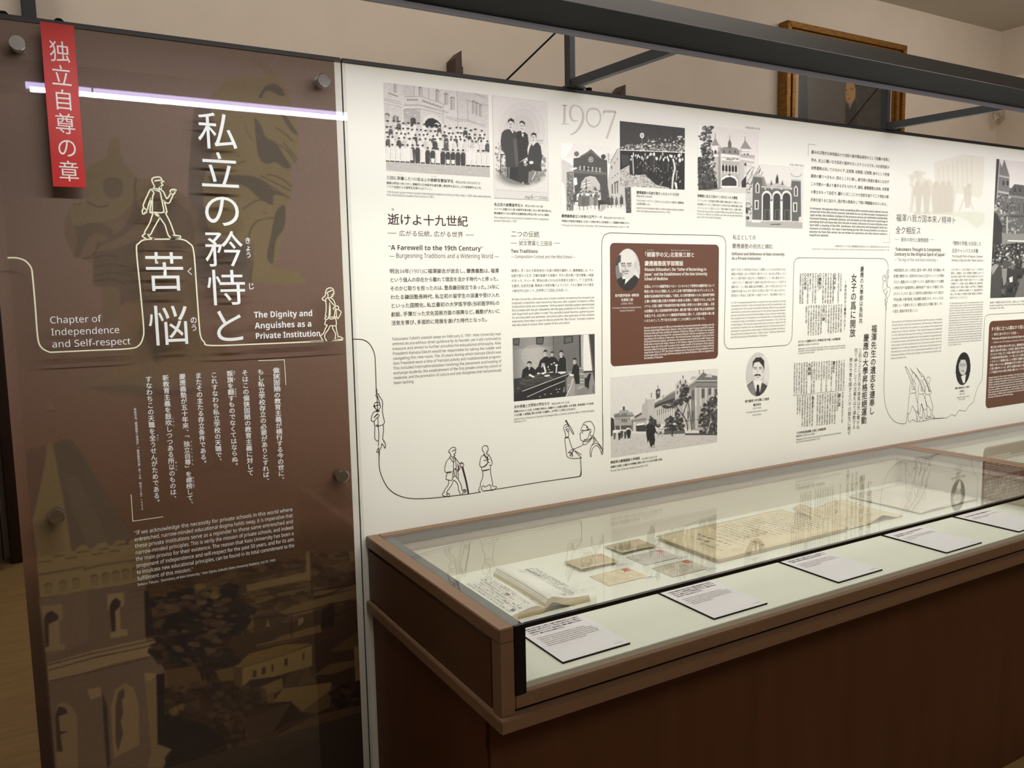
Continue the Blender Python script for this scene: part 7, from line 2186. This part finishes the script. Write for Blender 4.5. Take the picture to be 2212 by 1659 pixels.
for top, xs0, xs1, cols in ((LT, 0.207, 0.3015, 9), (RT, 0.3045, 0.4395, 14)):
    fx = lambda a, b, top=top: (a, b, on(top, a, b))
    mb = MB()
    nx, ny = 30, 8
    vs = [(xs0 + (xs1 - xs0) * i / nx, Y0 - 0.001 + (Y1 - Y0 + 0.002) * j / ny, 0) for j in range(ny + 1) for i in range(nx + 1)]
    vs = [(x + 0.004 * math.sin(j_ * 3), y, on(top, x, y) - 0.0004) for (x, y, _), j_ in zip(vs, [j / ny for j in range(ny + 1) for i in range(nx + 1)])]
    mb.add(vs, [(j * (nx + 1) + i, j * (nx + 1) + i + 1, (j + 1) * (nx + 1) + i + 1, (j + 1) * (nx + 1) + i) for j in range(ny) for i in range(nx)])
    pg = mb.build('page', page_m, nb, smooth=True)
    ik = Ink()
    for i in range(cols + 1):
        x = xs0 + 0.008 + (xs1 - xs0 - 0.014) * i / cols
        ik.stroke([(x, Y0 - 0.010 + (Y1 - Y0 + 0.02) * k / 8) for k in range(9)], 0.0004, fx)
        if i < cols:
            for k in range(20):
                y = Y0 - 0.012 + (Y1 - Y0 + 0.024) * k / 20
                ik.stroke([(x, y), (x + (xs1 - xs0 - 0.014) / cols * 0.5, y)], 0.0003, fx)
    ik.build('ruling', mat('grey_ruling', (176, 168, 160), 0.7), pg)
    ik = Ink()
    rd = Ink()
    for i in range(cols):
        if top is RT and i < 4:
            continue
        x = xs0 + 0.008 + (xs1 - xs0 - 0.014) * (i + 0.5) / cols
        big = ro.random() < 0.25 or (top is RT and i > 10)
        scrawl(ik, x, Y0 - 0.014 - ro.uniform(0, 0.02), Y1 + 0.014 + (ro.uniform(0, 0.08) if ro.random() < 0.4 else 0), 0.0082 if big else 0.0066, fx, 0.0014 if big else 0.0009, 0.9)
        if ro.random() < 0.5:
            yy = ro.uniform(Y1 + 0.05, Y0 - 0.05)
            scrawl(rd, x + 0.003, yy, yy - 0.03, 0.006, fx, 0.0009, 0.9)
    if top is RT:
        ik.stroke([(0.402, Y0 - 0.02), (0.404, Y0 - 0.09)], 0.005, fx)
    else:
        ik.stroke([(0.228, Y1 + 0.03), (0.229, Y1 + 0.016)], 0.010, fx)
        ik.stroke([(0.262, Y0 - 0.15), (0.262, Y0 - 0.165)], 0.007, fx)
    ik.build('handwriting', pen, pg)
    rd.build('correction', pen_r, pg, 'red correction marks')


# --- long letter
def paper(name, lab, cat, x0, x1, yf, yb, hfun, colr, nx=24, ny=12):
    o = thing(name, ((x0 + x1) / 2, (yf + yb) / 2, DZ), lab, cat)
    vs = [(x0 + (x1 - x0) * i / nx, yf + (yb - yf) * j / ny, DZ + hfun(i / nx, j / ny)) for j in range(ny + 1) for i in range(nx + 1)]
    mb = MB().add(vs, [(j * (nx + 1) + i, j * (nx + 1) + i + 1, (j + 1) * (nx + 1) + i + 1, (j + 1) * (nx + 1) + i) for j in range(ny) for i in range(nx)])
    s = mb.build('sheet', mat(name + '_paper', colr, 0.75, var=0.06, scale=9), o, smooth=True)
    q = s.modifiers.new('thick', 'SOLIDIFY')
    q.thickness = 0.0012
    q.offset = -1
    f = lambda a, b: (a, b, DZ + hfun(min(1, max(0, (a - x0) / (x1 - x0))), min(1, max(0, (b - yf) / (yb - yf)))) + 0.0007)
    return o, f


h1 = lambda u, v: 0.0135 + 0.0006 * math.sin(u * 9) + 0.0005 * math.sin(v * 7)
lt, f = paper('letter', 'long beige letter in brush writing lying between the postcards and the curled tan letter', 'letter', 0.921, 1.493, -0.425, -0.151, h1, (220, 202, 164))
tag(box('mount', (0.927, -0.420, DZ), (1.487, -0.156, DZ + 0.0112), mat('letter_mount', (206, 186, 146), 0.8), lt), 'tan backing under the letter')
ik = Ink()
for i in range(17):
    x = 1.475 - i * 0.0215
    scrawl(ik, x, -0.172 - 0.004 * (i % 3) - (0.03 if i in (5, 11) else 0), -0.400 + ro.uniform(0, 0.05), 0.0105, f, 0.0012, 0.93)
for i, (x, a, b, s) in enumerate(((1.105, -0.235, -0.40, 0.012), (1.075, -0.26, -0.40, 0.012), (1.045, -0.21, -0.37, 0.017), (1.012, -0.215, -0.36, 0.024), (0.985, -0.25, -0.385, 0.012))):
    scrawl(ik, x, a, b, s, f, 0.0011 + 0.0007 * (s > 0.015), 0.95)
ik.build('handwriting', pen_b, lt)
ik = Ink()
for r_ in (0.018, 0.012):
    ik.stroke([(1.03 + r_ * 1.3 * math.cos(t), -0.392 + r_ * 0.6 * math.sin(t)) for t in [k * 0.3 for k in range(22)]], 0.0008, f)
ik.build('round_seal', mat('grey_seal', (128, 118, 100), 0.7), lt)
ik = Ink()
scrawl(ik, 1.128, -0.355, -0.410, 0.016, f, 0.0014, 1.0)
ik.build('red_seal', mat('faded_red', (206, 140, 104), 0.7), lt, 'faded red seal')


def h2(u, v):
    z = 0.004
    z += 0.030 * max(0, 1 - abs(u - 0.12) / 0.30) * max(0, v - 0.45) / 0.55
    z += 0.016 * max(0, 1 - abs(u - 0.75) / 0.35) * max(0, v - 0.6) / 0.4
    z += 0.020 * max(0, 1 - abs(u - 0.62) / 0.26) * max(0, 0.38 - v) / 0.38
    return z


lt, f = paper('letter', 'curled tan letter with buckled edges right of the long beige letter', 'letter', 1.505, 1.795, -0.413, -0.187, h2, (222, 196, 150), 30, 20)
ik = Ink()
for i in range(15):
    x = 1.745 - i * 0.0155
    scrawl(ik, x, -0.205 - ro.uniform(0, 0.01), -0.395 + ro.uniform(0, 0.05), 0.0085, f, 0.0008, 0.9)
ik.build('handwriting', mat('brown_writing', (104, 82, 58), 0.7), lt)
ik = Ink()
ik.stroke([(1.545, -0.200), (1.568, -0.204)], 0.007, f)
ik.build('red_mark', pen_r, lt, 'small red mark')
ik = Ink()
ik.stroke([(1.517, -0.190), (1.520, -0.410)], 0.0012, f)
ik.build('fold_line', mat('fold_brown', (166, 134, 94), 0.7), lt)

h3 = lambda u, v: 0.006 + 0.0035 * abs(math.sin(u * math.pi * 2)) + 0.001 * math.sin(v * 5)
lt, f = paper('manuscript', 'pair of white manuscript sheets at the right end of the case', 'document', 1.864, 2.215, -0.432, -0.140, h3, (226, 216, 200), 30, 12)
box('mount', (1.868, -0.428, DZ), (2.211, -0.144, DZ + 0.0036), mat('manuscript_mount', (196, 184, 164), 0.8), lt)
ik = Ink()
for i in range(20):
    if i == 9:
        continue
    x = 2.195 - i * 0.0165
    scrawl(ik, x, -0.160, -0.41 + ro.uniform(0, 0.06), 0.009, f, 0.0007, 0.85)
ik.build('handwriting', mat('pale_writing', (172, 156, 140), 0.7), lt)
ik = Ink()
ik.stroke([(2.04, -0.142), (2.04, -0.430)], 0.0016, f)
ik.build('fold_line', mat('fold_brown', (166, 134, 94), 0.7), lt)
_ = [bpy.data.curves.remove(_cu)]
